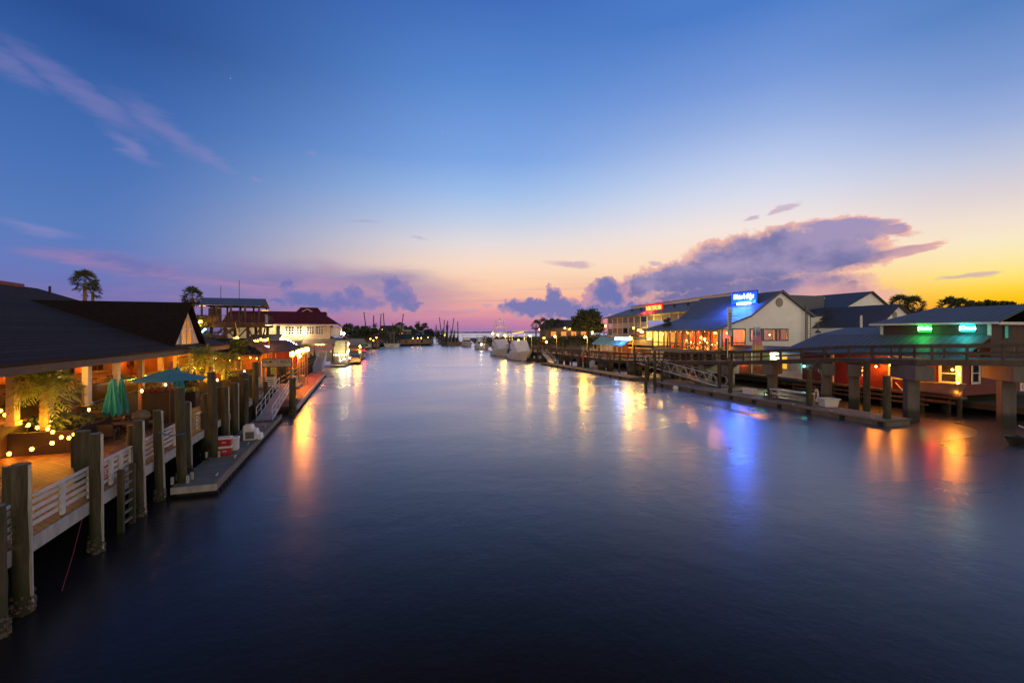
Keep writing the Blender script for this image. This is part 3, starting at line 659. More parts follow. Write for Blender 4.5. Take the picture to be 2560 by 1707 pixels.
b = MB(); leaves(b, W(145, 1060, 2.9), (.5, .4, .35), 160, .07, q); solo(b, 'flowering_shrub', M('pale_flowers', (.25, .24, .08), .6, .5, 8), 'little pale flowering shrub at the foot of the first lit palm', 'shrub', W(145, 1062, 2.8))
def strings(label, pts, bm, r=.045, cord=True, name='string_lights', cat='string lights', group=None, lift=.03):
    t = thing(name, label, cat, pts[0], 0, group)
    if cord: MB().tube([V(p) + V((0, 0, lift)) for p in pts], .008 if r < .08 else .02, 4).build('cord', BLACK, t)
    o = None
    for p in pts:
        if o is None: o = MB().ball((0, 0, 0), r, 8, 5, 1.2).build('bulb', bm, t, False); o.location = (0, 0, 0)
        else:
            c = o.copy(); col.objects.link(c); c.parent = t; c.location = V(p) - V(pts[0])
    return t
z1p = lambda x, y, d: D(x / 3.92, 950 + y / 3.92, d)
t = strings('string of warm bulbs sagging across the planter hedge to the fat pile', [z1p(x, y, 21.4 - i * .05) for i, (x, y) in enumerate(((-50, 300), (5, 300), (48, 340), (135, 373), (190, 410), (278, 440), (365, 466), (466, 478), (516, 508), (600, 560), (675, 566), (725, 534)))], BULBO, .068)
for x, y in ((150, 410), (480, 500), (690, 560)): lamp(t, z1p(x, y, 20.6), 9, lin((255, 120, 25)), .1)
t = strings('three widely spaced orange bulbs on the planter wall, with starry glare', [z1p(x, y, 20.6) for x, y in ((88, 722), (310, 675), (510, 617))], BULBO, .075)
for x, y in ((88, 722), (310, 675), (510, 617)): lamp(t, z1p(x, y, 20.3), 10, lin((255, 110, 20)), .06)
# ------------------------------------------------------------------ palms
def frond(b, base, az, up, L, q, nl=14, droop=1.0, lw=.055):
    h = V((math.cos(az), math.sin(az), 0)); pts = []
    for k in range(nl + 1):
        s = k / nl; pts.append(V(base) + h * (L * s * math.cos(up) * (1 - .15 * s)) + V((0, 0, L * (math.sin(up) * s - droop * .55 * s * s))))
    b.tube(pts, [.02 * (1 - .8 * k / nl) for k in range(nl + 1)], 3)
    side = V((-h.y, h.x, 0))
    for k in range(2, nl + 1):
        d = (pts[k] - pts[k - 1]).normalized(); ll = L * .38 * math.sin(math.pi * (.15 + .8 * k / nl)) * q.uniform(.8, 1.1)
        for sg in (-1, 1):
            e = (side * sg * .8 + d * .65 + V((0, 0, q.uniform(-.25, .3)))).normalized(); t0 = pts[k] + e * ll + V((0, 0, -ll * .25)); m_ = pts[k] + e * ll * .5; w_ = d * lw
            b.quad(pts[k], m_ + w_, t0, m_ - w_)
def fan(b, base, dirv, L, q, nb=11, r=.5):
    dirv = V(dirv).normalized(); c = V(base) + dirv * L; b.tube([base, c], .012, 3)
    sd = dirv.cross(V((0, 0, 1))).normalized(); up = sd.cross(dirv)
    tw = q.uniform(-1.1, 1.1); sd = sd * math.cos(tw) + up * math.sin(tw)
    for k in range(nb):
        a = (k / (nb - 1) - .5) * 3.4; e = (dirv * math.cos(a) + sd * math.sin(a) + up * q.uniform(-.15, .15)).normalized(); n_ = (dirv * -math.sin(a) + sd * math.cos(a)) * r * .07
        t0 = c + e * r * q.uniform(.8, 1.1) + V((0, 0, -r * .15)); m_ = c + e * r * .5
        b.quad(c, m_ + n_, t0, m_ - n_)
def palm(label, loc, H, L, n=26, kind='feather', group='lit patio palms', tr=.13, twin=False, seed=1, lean=0.0, name='palm_tree'):
    q = random.Random(seed); t = thing(name, label, 'palm', loc, 0, group); x, y, z = loc
    for j in range(2 if twin else 1):
        o = V(((j - .5) * .45 if twin else 0, 0, 0)); b = MB(); pts = []; rr = []
        for k in range(15):
            s = k / 14; pts.append((x + o.x * (1 + s) + lean * s * s, y, z + H * s)); rr.append(tr * (1.15 - .25 * s) * (1 + (.12 if k % 2 else -.05)))
        b.tube(pts, rr, 9); b.build('trunk', TRUNK, t)
    b = MB(); top = V((x + lean, y, z + H))
    for k in range(n):
        a = k * 2.4 + q.uniform(-.3, .3); s = k / n
        if kind == 'feather': frond(b, top + V((0, 0, .1 * s)), a, R(75 - 95 * s + q.uniform(-8, 8)), L * q.uniform(.85, 1.1), q, droop=.75 + .2 * s)
        else:
            e = R(88 - 140 * s + q.uniform(-9, 9)); fan(b, top + V((0, 0, .3 * (1 - s))), (math.cos(a) * math.cos(e), math.sin(a) * math.cos(e), math.sin(e)), L * q.uniform(.45, .62), q, r=L * .45)
    b.build('crown', FOLP if kind == 'feather' else FOLD, t)
    return t
UPL = E('uplight_lens', WARM, 8)
def uplight(label, p, pw, c=lin((255, 190, 40)), group='uplights under the patio palms'):
    t = thing('garden_uplight', label, 'lamp', p, 0, group)
    MB().lathe([(.04, 0), (.04, .1), (.07, .12), (.07, .2)], p, 8).build('housing', BLACK, t); MB().cyl(V(p) + V((0, 0, .201)), V(p) + V((0, 0, .21)), .06, n=8).build('lens', UPL, t)
    lamp(t, V(p) + V((0, 0, .4)), pw * 3.2, c, .08); lamp(t, V(p) + V((.9, -1.1, .7)), pw * 2.2, c, .08)
palm('bushy palm lit yellow from below behind the orange string lights', (-14.4, 27.9, 2.8), 2.1, 1.75, 32, seed=3, tr=.17)
uplight('spotlight at the foot of the first lit palm beside the hedge', (-14.0, 27.45, 2.86), 24); uplight('spotlight behind the trunk of the first lit palm', (-14.9, 27.6, 2.86), 15)
p = PX(505, 955, -12.6); palm('twin trunk palm lit gold behind the open blue umbrella', (p.x, p.y, p.z), 1.9, 2.1, 28, twin=True, seed=5)
uplight('spotlight left of the twin trunk palm', (p.x - .7, p.y - .6, p.z), 34); uplight('spotlight right of the twin trunk palm', (p.x + .7, p.y - .5, p.z), 26)
pz = p.z - .1
def planter(label, p, sx, sy, h):
    t = thing('planter_box', label, 'planter', (p[0], p[1], 1.8), 0, 'dark planter boxes on the patio')
    b = MB()
    for x0, y0, x1, y1 in ((-sx, -sy, sx, -sy + .1), (-sx, sy - .1, sx, sy), (-sx, -sy + .1, -sx + .1, sy - .1), (sx - .1, -sy + .1, sx, sy - .1)): b.box(x0, y0, 0, x1, y1, h)
    b.build('box', DARKWOOD, t, False); MB().box(-sx + .1, -sy + .1, .05, sx - .1, sy - .1, h - .08).build('soil', M('soil', (.02, .015, .01), .95), t, False); return t
planter('dark planter box carrying the twin trunk palm', p, 1.2, .9, p.z - 1.8)
p = PX(556, 950, -12.6); palm('low leaning palm lit gold between the twin palm and the tallest lit palm', (p.x, p.y, p.z), 1.7, 1.9, 24, seed=8, lean=.45)
uplight('spotlight under the low leaning palm', (p.x - .4, p.y - .7, p.z), 44); planter('dark planter box carrying the low leaning palm', p, 1.2, .9, p.z - 1.8)
p = PX(597, 925, -13); palm('tallest lit palm with slim twin trunks beside the grey sun shade', (p.x, p.y, p.z), 2.4, 2.0, 28, twin=True, seed=9, tr=.11)
uplight('spotlight under the tallest lit palm', (p.x - .5, p.y - .8, p.z), 50); planter('dark planter box carrying the tallest lit palm', p, 1.6, 1.0, p.z - 1.8)
p = PX(212, 700, -34); palm('dark fan palm rising behind the long brown roof', (p.x, p.y, 4), p.z - 4 - .4, 1.75, 44, 'fan', 'fan palms against the dusk sky', .2, seed=12)
p2 = PX(232, 722, -35); palm('smaller fan palm leaning beside the one behind the brown roof', (p2.x, p2.y, 4), p2.z - 4 - .4, 1.4, 22, 'fan', 'fan palms against the dusk sky', .18, seed=13)
p = PX(481, 745, -28); palm('fan palm with reddish trunk between the A-frame and the lookout tower', (p.x, p.y, 1.5), p.z - 1.5, 2.1, 46, 'fan', 'fan palms against the dusk sky', .32, seed=14)
# dark shrubs behind A-frame
b = MB(); q = random.Random(5)
for u, v, d in ((500, 815, 70), (478, 850, 62), (505, 845, 66)): leaves(b, D(u, v, d), (1.2, 1.2, 1.6), 160, .35, q)
solo(b, 'shrub', FOLD, 'dark shrubs at the foot of the tower stairs behind the A-frame', 'shrub', D(495, 860, 66))
# ------------------------------------------------------------------ umbrellas
def closed_umbrella(label, p, H, rt, rb, seed=1):
    t = thing('patio_umbrella', label, 'umbrella', p, 0, 'teal patio umbrellas'); x, y, z = p; n = 48; b = MB(); q = random.Random(seed); vs = []
    lv = 9; L = H * .60
    for j in range(lv):
        s = j / (lv - 1); zz = z + H - .05 - L * s; rad = .05 + (rt - .05) * min(1, s * 5) if s < .2 else rt + (rb - rt) * ((s - .2) / .8) ** 1.1
        if .26 < s < .4: rad *= .8
        for i in range(n):
            a = 6.28318 * i / n; f = 1 + .30 * math.sin(a * 8 + seed) * min(1, s * 3) + .12 * math.sin(a * 3 + seed * 2)
            vs.append((x + rad * f * math.cos(a), y + rad * f * math.sin(a), zz + (.16 * math.sin(a * 8 + 1) * (1 if s == 1 else 0))))
    b.add(vs, [(j * n + i, (j + 1) * n + i, (j + 1) * n + (i + 1) % n, j * n + (i + 1) % n) for j in range(lv - 1) for i in range(n)]); b.build('canopy', TEAL, t, smooth=True)
    MB().cyl((x, y, z), (x, y, z + H + .08), .03, n=8).build('pole', BROWN, t); MB().lathe([(.3, 0), (.3, .06), (.06, .12), (.05, .3)], p, 14).build('base', BLACK, t)
    MB().ball((x, y, z + H + .1), .05, 8, 5).build('finial', BROWN, t)
    return t
d = 25.0; p = D(281, 944, d); closed_umbrella('closed teal umbrella in front, lit green on its left folds', (p.x, p.y, 1.8), p.z - 1.8, .16, .37, 2)
d = 26.0; p = D(303, 943, d); closed_umbrella('closed blue-teal umbrella just behind and right of the front one', (p.x, p.y, 1.8), p.z - 1.8, .14, .30, 4)
d = 33.0; p = D(443, 914, d); closed_umbrella('closed teal umbrella standing behind the open one', (p.x, p.y, 1.8), p.z - 1.8, .2, .40, 6)
pc = PX(424, 922, -10.6)
t = thing('patio_umbrella', 'open blue umbrella over the patio tables', 'umbrella', (pc.x, pc.y, 1.8), 0, 'teal patio umbrellas')
b = MB(); rr, hh = 2.0, .62; ring = [V((pc.x + rr * math.cos(6.28318 * i / 8 + .3), pc.y + rr * math.sin(6.28318 * i / 8 + .3), pc.z - hh)) for i in range(8)]; ap = V((pc.x, pc.y, pc.z))
for i in range(8):
    a, c = ring[i], ring[(i + 1) % 8]; m1, m2 = (ap + a) / 2 + V((0, 0, -.03)), (ap + c) / 2 + V((0, 0, -.03)); mm = (a + c) / 2 + V((0, 0, .05))
    b.quad(ap, m1, m2); b.quad(m1, a, mm); b.quad(m1, mm, m2); b.quad(m2, mm, c)
o = b.build('canopy', M('blue_canvas', (.06, .21, .24), .8, .1, 3), t); sm = o.modifiers.new('thickness', 'SOLIDIFY'); sm.thickness = .02
MB().cyl((pc.x, pc.y, 1.8), (pc.x, pc.y, pc.z + .1), .03, n=8).build('pole', BROWN, t); MB().lathe([(.3, 0), (.3, .06), (.06, .12)], (pc.x, pc.y, 1.8), 14).build('base', BLACK, t)
b = MB()
for a in ring: b.bar(ap + V((0, 0, -.05)), a + V((0, 0, -.03)), .03, .03)
b.build('rib', BROWN, t)
d = pw(445, -14.5); pc = D(299, 937, 31)
t = thing('patio_umbrella', 'flat lime-lit umbrella seen edge-on behind the closed pair', 'umbrella', (pc.x, pc.y, 1.8), 0, 'teal patio umbrellas')
b = MB(); b.lathe([(.95, -.28), (.5, -.12), (.03, 0)], pc, 8); b.build('canopy', M('lime_canvas', (.16, .30, .05), .8, .1), t); MB().cyl((pc.x, pc.y, 1.8), (pc.x, pc.y, pc.z), .03, n=8).build('pole', BROWN, t)
# square timber posts with lanterns
for lbl, u, v0, v1, d in (('square wooden patio post with a lantern, left of the open umbrella', 350, 924, 1036, 25.5), ('orange-lit square patio post behind the closed teal umbrella', 428, 905, 960, 31)):
    a = D(u, v0, d); t = thing('patio_post', lbl, 'post', (a.x, a.y, 1.8)); MB().box(a.x - .07, a.y - .07, 1.8, a.x + .07, a.y + .07, a.z).build('shaft', M('red_cedar', (.26, .09, .03), .6, .3, 3, (1, 1, .2)), t)
for lbl, u, v, d in (('small lantern hanging beside the square patio post', 354, 977, 25.2), ('small lantern above the red flowers', 414, 962, 30), ('small lantern below the first lit palm', 127, 1055, 22.6), ('low lantern on the steps under the first white post', 222, 1024, 26), ('little lantern beside the planter of the low palm', 543, 950, 36), ('little lantern right of the dark hanging planter', 611, 928, 44)):
    a = D(u, v, d); t = thing('lantern', lbl, 'lantern', a, 0, 'small lanterns around the patio'); MB().ball(a, .055, 8, 6, 1.6).build('bulb', BULB, t); MB().cyl(a + V((0, 0, .08)), a + V((0, 0, .16)), .04, .01, 8).build('cap', BLACK, t); lamp(t, a + V((.12, -.12, 0)), 8, lin((255, 150, 40)), .06)
# ------------------------------------------------------------------ tables, chairs, lounge furniture
def table(label, p, sx, sy, h=.75, rz=0):
    t = thing('patio_table', label, 'table', (p[0], p[1], 1.8), rz, 'dark wooden patio tables'); MB().box(-sx, -sy, h - .06, sx, sy, h).build('tabletop', M('table_wood', (.13, .06, .028), .4, .3, 2, (.2, 1, 1), .2, lines=('y', .12, .05, .7)), t, False, .01)
    for a in (-1, 1):
        for c in (-1, 1): MB().box(a * (sx - .1) - .04, c * (sy - .1) - .04, 0, a * (sx - .1) + .04, c * (sy - .1) + .04, h - .06).build('leg', DARKWOOD, t, False)
    return t
CH_G = 'dark wicker patio armchairs'
def chair0(label, p, rz):
    t = thing('patio_chair', label, 'chair', (p[0], p[1], 1.8), rz, CH_G)
    MB().box(-.33, -.33, .30, .33, .33, .40).build('seat', DARKWOOD, t, False, .02); MB().box(-.28, -.28, .40, .28, .30, .50).build('cushion', M('tan_cushion', (.36, .26, .13), .8, .15, 3), t, False, .04)
    b = MB(); b.ext([(-.33, .33, .3), (.33, .33, .3), (.33, .42, .95), (-.33, .42, .95)], (0, .06, 0)); b.build('backrest', DARKWOOD, t, False, .02)
    for s in (-1, 1): MB().box(s * .36 - .05, -.33, .58, s * .36 + .05, .38, .64).build('armrest', DARKWOOD, t, False, .015)
    for a in (-1, 1):
        for c in (-1, 1): MB().box(a * .34 - .035, c * .33 - .035, 0, a * .34 + .035, c * .33 + .035, .60).build('leg', DARKWOOD, t, False)
    return t
T1 = W(262, 1060, 2.55); table('long dark patio table beneath the closed front umbrella', T1, 1.3, .5, .75, .35)
c0 = chair0('dark armchair with tan seat in front of the long patio table', (T1.x + .55, T1.y - 1.0), 3.3)
cs = [((T1.x - .7, T1.y - .9), 3.0, 'armchair left of the long patio table near the fat pile'), ((T1.x - .6, T1.y + 1.0), .3, 'armchair behind the left end of the long patio table'), ((T1.x + .7, T1.y + 1.1), .2, 'armchair behind the right end of the long patio table')]
T2 = W(330, 1042, 2.55); table('dark patio table behind the pile with the tan bundle', T2, .9, .5, .75, .2)
cs += [((T2.x + 1.1, T2.y), -1.4, 'armchair right of the second patio table'), ((T2.x, T2.y + 1.0), 0, 'armchair behind the second patio table')]
T3 = W(410, 1020, 2.5); table('round-edged patio table above the rope pile', T3, .7, .5, .72, 0)
cs += [((T3.x - .9, T3.y + .3), 1.4, 'armchair left of the table above the rope pile'), ((T3.x + .2, T3.y + .9), 0, 'armchair behind the table above the rope pile')]
T4 = W(462, 992, 2.55); table('patio table under the open blue umbrella', T4, .9, .5, .75, 0)
cs += [((T4.x - .6, T4.y - .9), 3.1, 'armchair in front of the umbrella table'), ((T4.x + .6, T4.y + .9), 0, 'armchair behind the umbrella table')]
T5 = W(500, 980, 2.55); table('farthest patio table before the twin trunk palm', T5, .9, .5, .75, 0)
cs += [((T5.x - .3, T5.y - .9), 3.0, 'armchair in front of the farthest patio table'), ((T5.x + 1.1, T5.y + .2), -1.5, 'armchair right of the farthest patio table')]
for p, rz, lb in cs: clone(c0, (p[0], p[1], 1.8), rz, lb)
p = PX(357, 1040, -8.9); b = MB(); q = random.Random(2)
b.lathe([(.26, 0), (.34, .1), (.30, .25), (.18, .36), (.05, .40)], (p.x - .05, p.y, p.z - .12), 14); o = solo(b, 'cushion_bundle', M('tan_cloth', (.16, .10, .05), .9, .25, 5, (1, 1, 1), .5), 'brown bundled cushion resting on top of a timber pile', 'cushion', (p.x, p.y, p.z - .12), smooth=True)
# flower planters
for lb, u, v, d, sx, fl in (('wooden planter box crowded with red flowers', 400, 985, 29, 1.3, 1), ('tall planter box in front of the pavilion steps', 258, 1030, 27, .9, 0), ('dark planter box behind the closed teal umbrella', 470, 985, 35, .9, 0), ('dark hanging planter by the stout pile', 603, 945, 43, 1.0, 0)):
    a = D(u, v, d); h = max(.6, a.z - 1.8 + .2); planter(lb, a, sx * .7, .5, h)
    b = MB(); q = random.Random(int(u))
    for k in range(5): leaves(b, (a.x + (k - 2) * .3 * sx, a.y, 1.8 + h + .15), (.3, .35, .25), 90, .07, q)
    solo(b, 'plant', FOLP if not fl else FOLP, ['', ''][0] or 'leafy green plant in the ' + lb.replace('wooden planter box crowded with red flowers', 'red flower planter'), 'plant', (a.x, a.y, 1.8 + h - .06))
    if fl:
        b = MB(); leaves(b, (a.x + .1, a.y - .4, 1.8 + h + .05), (.9, .25, .22), 420, .06, q); solo(b, 'flowers', FOLR, 'trailing red flowers spilling over the wooden planter', 'flowers', (a.x + .1, a.y - .4, 1.8 + h - .1))
b = MB(); q = random.Random(8)
a = D(475, 950, 34); leaves(b, a, (.7, .5, .6), 400, .1, q); solo(b, 'shrub', FOLD, 'round green shrub under the twin trunk palm', 'shrub', a - V((0, 0, .6)))
# ------------------------------------------------------------------ lookout tower
TWR = M('tower_timber', (.05, .027, .016), .75, .35, 2.5, (1, 1, .3), .25)
t = TW = thing('lookout_tower', 'tall dark timber lookout tower with roofed deck, stairs and cross braced legs', 'tower', (-19.5, 86.5, 1.5))
METALX = M('grey_metal_roof', (.14, .15, .18), .4, .15, 1.2, (1, 1, 1), .1, metal=.35, lines=('x', .42, .05, .5))
b = MB(); b.slab([(-24.0, 83.1, 11.75), (-15.2, 83.1, 11.75), (-15.2, 86.5, 13.1), (-24.0, 86.5, 13.1)], .1); b.slab([(-24.0, 86.5, 13.1), (-15.2, 86.5, 13.1), (-15.2, 89.9, 11.75), (-24.0, 89.9, 11.75)], .1); rf = b.build('roof', METALX, t)
for x in (-15.25, -24.05):
    b = MB(); b.bar((x, 83.1, 11.7), (x, 86.5, 13.05), .1, .25); b.bar((x, 89.9, 11.7), (x, 86.5, 13.05), .1, .25); b.ext([(x - .02, 83.6, 11.8), (x - .02, 89.4, 11.8), (x - .02, 86.5, 12.9)], (.06, 0, 0)); b.build('gable_trim', TWR, rf)
MB().box(-24.9, 82.6, 8.85, -14.6, 90.2, 9.1).build('platform', TWR, t)
b = MB(); b.box(-24.9, 82.58, 8.7, -14.6, 82.66, 9.15); b.box(-24.9, 82.6, 8.35, -14.6, 82.8, 8.7); b.box(-24.9, 89.8, 8.35, -14.6, 90.0, 8.7); b.build('rim_beam', TWR, t)
for x in (-23.6, -21.6, -19.6, -17.6, -15.6):
    for y in (83.3, 89.6): MB().box(x - .12, y - .12, 9.1, x + .12, y + .12, 11.8).build('roof_post', TWR, t)
for x in (-23.9, -20.4, -17.2, -15.4):
    for y in (83.4, 89.4): MB().box(x - .2, y - .2, 1.5, x + .2, y + .2, 8.4).build('leg', TWR, t)
b = MB()
for x0, x1 in ((-23.9, -20.4), (-20.4, -17.2), (-17.2, -15.4)):
    b.bar((x0, 83.2, 4.5), (x1, 83.2, 8.3), .18, .18); b.bar((x1, 83.1, 4.5), (x0, 83.1, 8.3), .18, .18)
b.bar((-15.4, 83.3, 5.0), (-14.6, 82.9, 8.4), .15, .15); b.build('brace', TWR, t)
b = MB()
for z in (9.5, 9.85, 10.2): b.box(-24.9, 82.62, z, -14.6, 82.68, z + .06); b.box(-14.66, 82.6, z, -14.6, 90.2, z + .06)
for k in range(12): b.box(-24.9 + k * .93, 82.6, 9.1, -24.8 + k * .93, 82.7, 10.3)
b.build('deck_railing', TWR, t)
b = MB(); b.box(-24.85, 82.72, 9.1, -21.0, 82.78, 10.15); b.build('solid_screen', TWR, t)
MB().box(-22.9, 84, 9.1, -21.3, 85, 11.4).build('storage_screen', TWR, t)
b = MB(); A, C = V((-17.8, 82.2, 8.9)), V((-24.2, 82.2, 4.4))
for yy in (81.8, 82.6): b.bar(A + V((0, yy - 82.2, 0)), C + V((0, yy - 82.2, 0)), .08, .35); b.bar(A + V((0, yy - 82.2, 1.0)), C + V((0, yy - 82.2, 1.0)), .07, .1)
for k in range(16): q_ = A + (C - A) * ((k + .5) / 16); b.box(q_.x - .16, 81.84, q_.z, q_.x + .16, 82.56, q_.z + .05)
for k in range(7): q_ = A + (C - A) * (k / 6); b.box(q_.x - .04, 81.76, q_.z, q_.x + .04, 81.84, q_.z + 1.0)
b.build('staircase', TWR, t)
# chairs and screen on tower's right end
MB().box(-14.75, 83.2, 9.12, -14.68, 85.5, 10.4).build('white_screen', WHITEB, t)
for lbl, p, m_, pw_ in (('starry sodium flood lamp on the left corner of the lookout tower', D(498, 805, 70), BULBY, 900), ('bright lamp under the tower at the foot of the leaning yellow pole', D(592, 846, 66), BULBY, 420)):
    t = thing('flood_lamp', lbl, 'lamp', p, 0, 'flood lamps of the lookout tower'); MB().ball(p, .26, 10, 7).build('globe', m_, t); MB().box(p.x - .12, p.y + .27, p.z - .1, p.x + .12, p.y + .5, p.z + .1).build('bracket', DARKWOOD, t); lamp(t, p + V((.2, -.6, -.3)), pw_, SOD, .2)
for lb, (u0, v0, u1, v1, d) in (('thin flag pole rising left behind the tower roof', (552, 714, 552, 760, 80)), ('thin aerial mast behind the middle of the tower roof', (598, 700, 598, 760, 80)), ('leaning yellow-lit pole beside the lamp under the tower', (588, 806, 600, 850, 66.5))):
    a, c = D(u0, v0, d), D(u1, v1 + (70 if d > 70 else 10), d); solo(MB().cyl(c, a, .11 if u0 == 552 else .07, .05, 7), 'mast', GREYWOOD, lb, 'pole', c)
for lb, u, v, d in (('tower eave lamp at the left end of the roof', 506, 764, 72), ('tower lamp under the right end of the roof', 663, 776, 74)):
    a = D(u, v, d); t = thing('eave_lamp', lb, 'lamp', a, 0, 'small lamps on the tower roof'); MB().box(a.x - .5, a.y - .1, a.z - .06, a.x + .4, a.y + .1, a.z + .03).build('diffuser', E('dim_amber', lin((255, 170, 70)), 3), t); MB().box(a.x - .5, a.y - .12, a.z + .03, a.x + .4, a.y + .12, a.z + .1).build('housing', DARKWOOD, t)
a = D(504, 832, 66); t = thing('neon_sign', 'small slanted blue-white neon below the tower stairs', 'neon sign', a); MB().bar(a + V((-.5, 0, -.4)), a + V((.5, 0, .6)), .15, .5, (0, 1, 0)).build('tube', E('ice_neon', (.3, .6, 1), 8), t); MB().cyl(a + V((0, .1, -2)), a + V((0, .1, .2)), .05, n=6).build('post', DARKWOOD, t)
# ------------------------------------------------------------------ bar pavilions between tower and creek
t = thing('bar_pavilion', 'low brown roofed bar with amber light beneath the string lights', 'bar', (-16.5, 62, 1.5))
b = MB(); b.slab([(-22, 57.6, 5.0), (-10.5, 57.6, 5.0), (-13, 61, 6.7), (-20, 61, 6.7)], .1); b.slab([(-10.5, 57.6, 5.0), (-10.5, 66, 5.0), (-13, 63, 6.7), (-13, 61, 6.7)], .1); b.slab([(-22, 57.6, 5.0), (-20, 61, 6.7), (-20, 63, 6.7), (-22, 66, 5.0)], .1); b.slab([(-20, 61, 6.7), (-13, 61, 6.7), (-13, 63, 6.7), (-20, 63, 6.7)], .1); b.slab([(-20, 63, 6.7), (-13, 63, 6.7), (-10.5, 66, 5.0), (-22, 66, 5.0)], .1)
b.build('roof', SHINGLE, t)
for x in (-21.6, -18, -14.5, -10.9):
    for y in (58, 65.5): MB().box(x - .12, y - .12, 1.6, x + .12, y + .12, 5.0).build('post', BROWN, t)
MB().box(-21.8, 65.6, 1.6, -10.8, 65.8, 5.0).build('back_wall', BACK, t); MB().box(-20, 60, 1.6, -12, 60.7, 2.8).build('counter', BACK, t); MB().box(-22, 57.4, 4.75, -10.5, 57.55, 5.0).build('fascia', BROWN, t)
t2 = thing('bar_pavilion', 'second bar under a hipped grey roof, red-orange inside, nearer the cream hall', 'bar', (-11, 76, 1.5))
b = MB(); x0, x1, y0, y1, ze, zr = -17.5, -8.5, 67, 82, 4.8, 6.2
b.slab([(x0, y0, ze), (x1, y0, ze), (-10.5, 76, zr), (-13.5, 76, zr)], .1); b.slab([(x1, y0, ze), (x1, y1, ze), (-10.5, 76, zr)], .1); b.slab([(x1, y1, ze), (x0, y1, ze), (-13.5, 76, zr), (-10.5, 76, zr)], .1); b.slab([(x0, y1, ze), (x0, y0, ze), (-13.5, 76, zr)], .1); b.build('roof', M('taupe_roof', (.075, .062, .058), .8, .2, 2, spec=.2), t2)
b = MB(); b.slab([(-17.2, 83, 6.2), (-12.6, 83, 6.2), (-12.6, 86, 7.1), (-17.2, 86, 7.1)], .1); b.box(-17, 83, 4.5, -12.8, 83.1, 6.1); b.build('rear_roof', M('pale_grey_roof', (.26, .22, .20), .6, .15, 2), t2)
for x in (-17.2, -14.9, -12.8, -10.8, -8.8):
    for y in (67.4, 81.6): MB().box(x - .12, y - .12, 1.6, x + .12, y + .12, ze).build('post', M('amber_post', (.34, .14, .05), .6, .2), t2)
MB().box(x0 + .3, y1 - .4, 1.6, x1 - .3, y1 - .2, ze).build('back_wall', M('red_back_wall', (.30, .07, .04), .7, .3, 2), t2); MB().box(-16, 73, 1.6, -9, 73.6, 2.75).build('counter', BROWN, t2)
solo(MB().box(-24, 57, 1.51, -9, 100, 1.62), 'terrace', GREYWOOD, 'low timber terrace under the amber bars', 'terrace', (-16, 80, 1.51))
for k, (x, y, z, pwr, c) in enumerate(((-19, 58.5, 4.4, 130, (255, 130, 40)), (-14, 59, 4.4, 130, (255, 110, 30)), (-12, 63, 4.3, 90, (255, 130, 40)), (-14.5, 71, 4.2, 150, (255, 105, 40)), (-9, 72, 4.2, 170, (255, 90, 20)), (-8.5, 78, 4.2, 150, (255, 90, 20)))):
    t = thing('pendant_lamp', ['amber pendant at the left of the brown roofed bar', 'amber pendant in the middle of the brown roofed bar', 'amber pendant at the creek side of the brown roofed bar', 'amber pendant at the left of the hipped bar', 'amber pendant at the front corner of the hipped bar', 'amber pendant at the creek side of the hipped bar'][k], 'lamp', (x, y, z), 0, 'amber pendants in the open bars'); MB().ball((x, y, z), .1, 8, 6).build('bulb', BULBO, t); MB().cyl((x, y, z + .1), (x, y, z + .5), .015, n=5).build('cord', BLACK, t); lamp(t, (x, y, z - .25), pwr * 2.2, lin(c), .1)
# grey sun shade umbrella
p = D(607, 861, 57)
t = thing('sun_shade', 'wide pale grey shade canopy on posts behind the tallest lit palm', 'shade canopy', (p.x, p.y, 1.6))
b = MB(); w_, dd = 3.2, 2.4; e = [V((p.x + a * w_, p.y + c * dd, p.z - .75)) for a, c in ((-1, -1), (1, -1), (1, 1), (-1, 1))]
for i in range(4): b.slab([p, e[i], e[(i + 1) % 4]], .03)
b.build('canvas', M('grey_canvas', (.30, .26, .24), .8, .1), t)
for a in e: MB().cyl((a.x * .97 + p.x * .03, a.y * .97 + p.y * .03, 1.6), a + V((0, 0, .05)), .05, n=7).build('post', DARKWOOD, t)
# televisions and neon
for nm, lb, (u0, v0, u1, v1, d), m_ in (('television', 'big bright television under the canopy, right one of the pair', (658, 864, 673, 874, 62), SCREEN), ('television', 'white glowing screen left of the big television', (624, 866, 646, 874, 61), E('white_screen', (.8, .88, 1), 4))):
    a, c = D(u0, v0, d), D(u1, v1, d); t = thing(nm, lb, 'television', (a.x, a.y, c.z)); MB().bar(V((a.x, a.y, (a.z + c.z) / 2)), V((c.x, c.y, (a.z + c.z) / 2)), .06, a.z - c.z).build('screen', m_, t); MB().bar(V((a.x - .03, a.y + .08, (a.z + c.z) / 2)), V((c.x + .03, c.y + .08, (a.z + c.z) / 2)), .08, a.z - c.z + .1).build('case', BLACK, t)
for lb, u, v, d, s in (('blue neon sign glowing beneath the televisions', 651, 880, 61, 1.0), ('small blue neon on the edge of the hipped bar roof', 697, 857, 69, .8), ('tiny blue neon beside the string lights', 573, 862, 58, .35)):
    a = D(u, v, d); t = thing('neon_sign', lb, 'neon sign', a, 0, 'blue neon signs at the bars'); b = MB(); b.box(a.x - s * .6, a.y, a.z - .1 * s, a.x + s * .6, a.y + .08, a.z + .14 * s); b.ext([(a.x + s * .2, a.y, a.z - .2 * s), (a.x + s * .62, a.y, a.z), (a.x + s * .2, a.y, a.z + .26 * s)], (0, .08, 0)); b.build('tube', NBLUE, t); MB().box(a.x - s * .7, a.y + .09, a.z - .25 * s, a.x + s * .7, a.y + .13, a.z + .3 * s).build('backing', BLACK, t); lamp(t, a + V((0, -.5, 0)), 40 * s, (.08, .15, 1), .15)
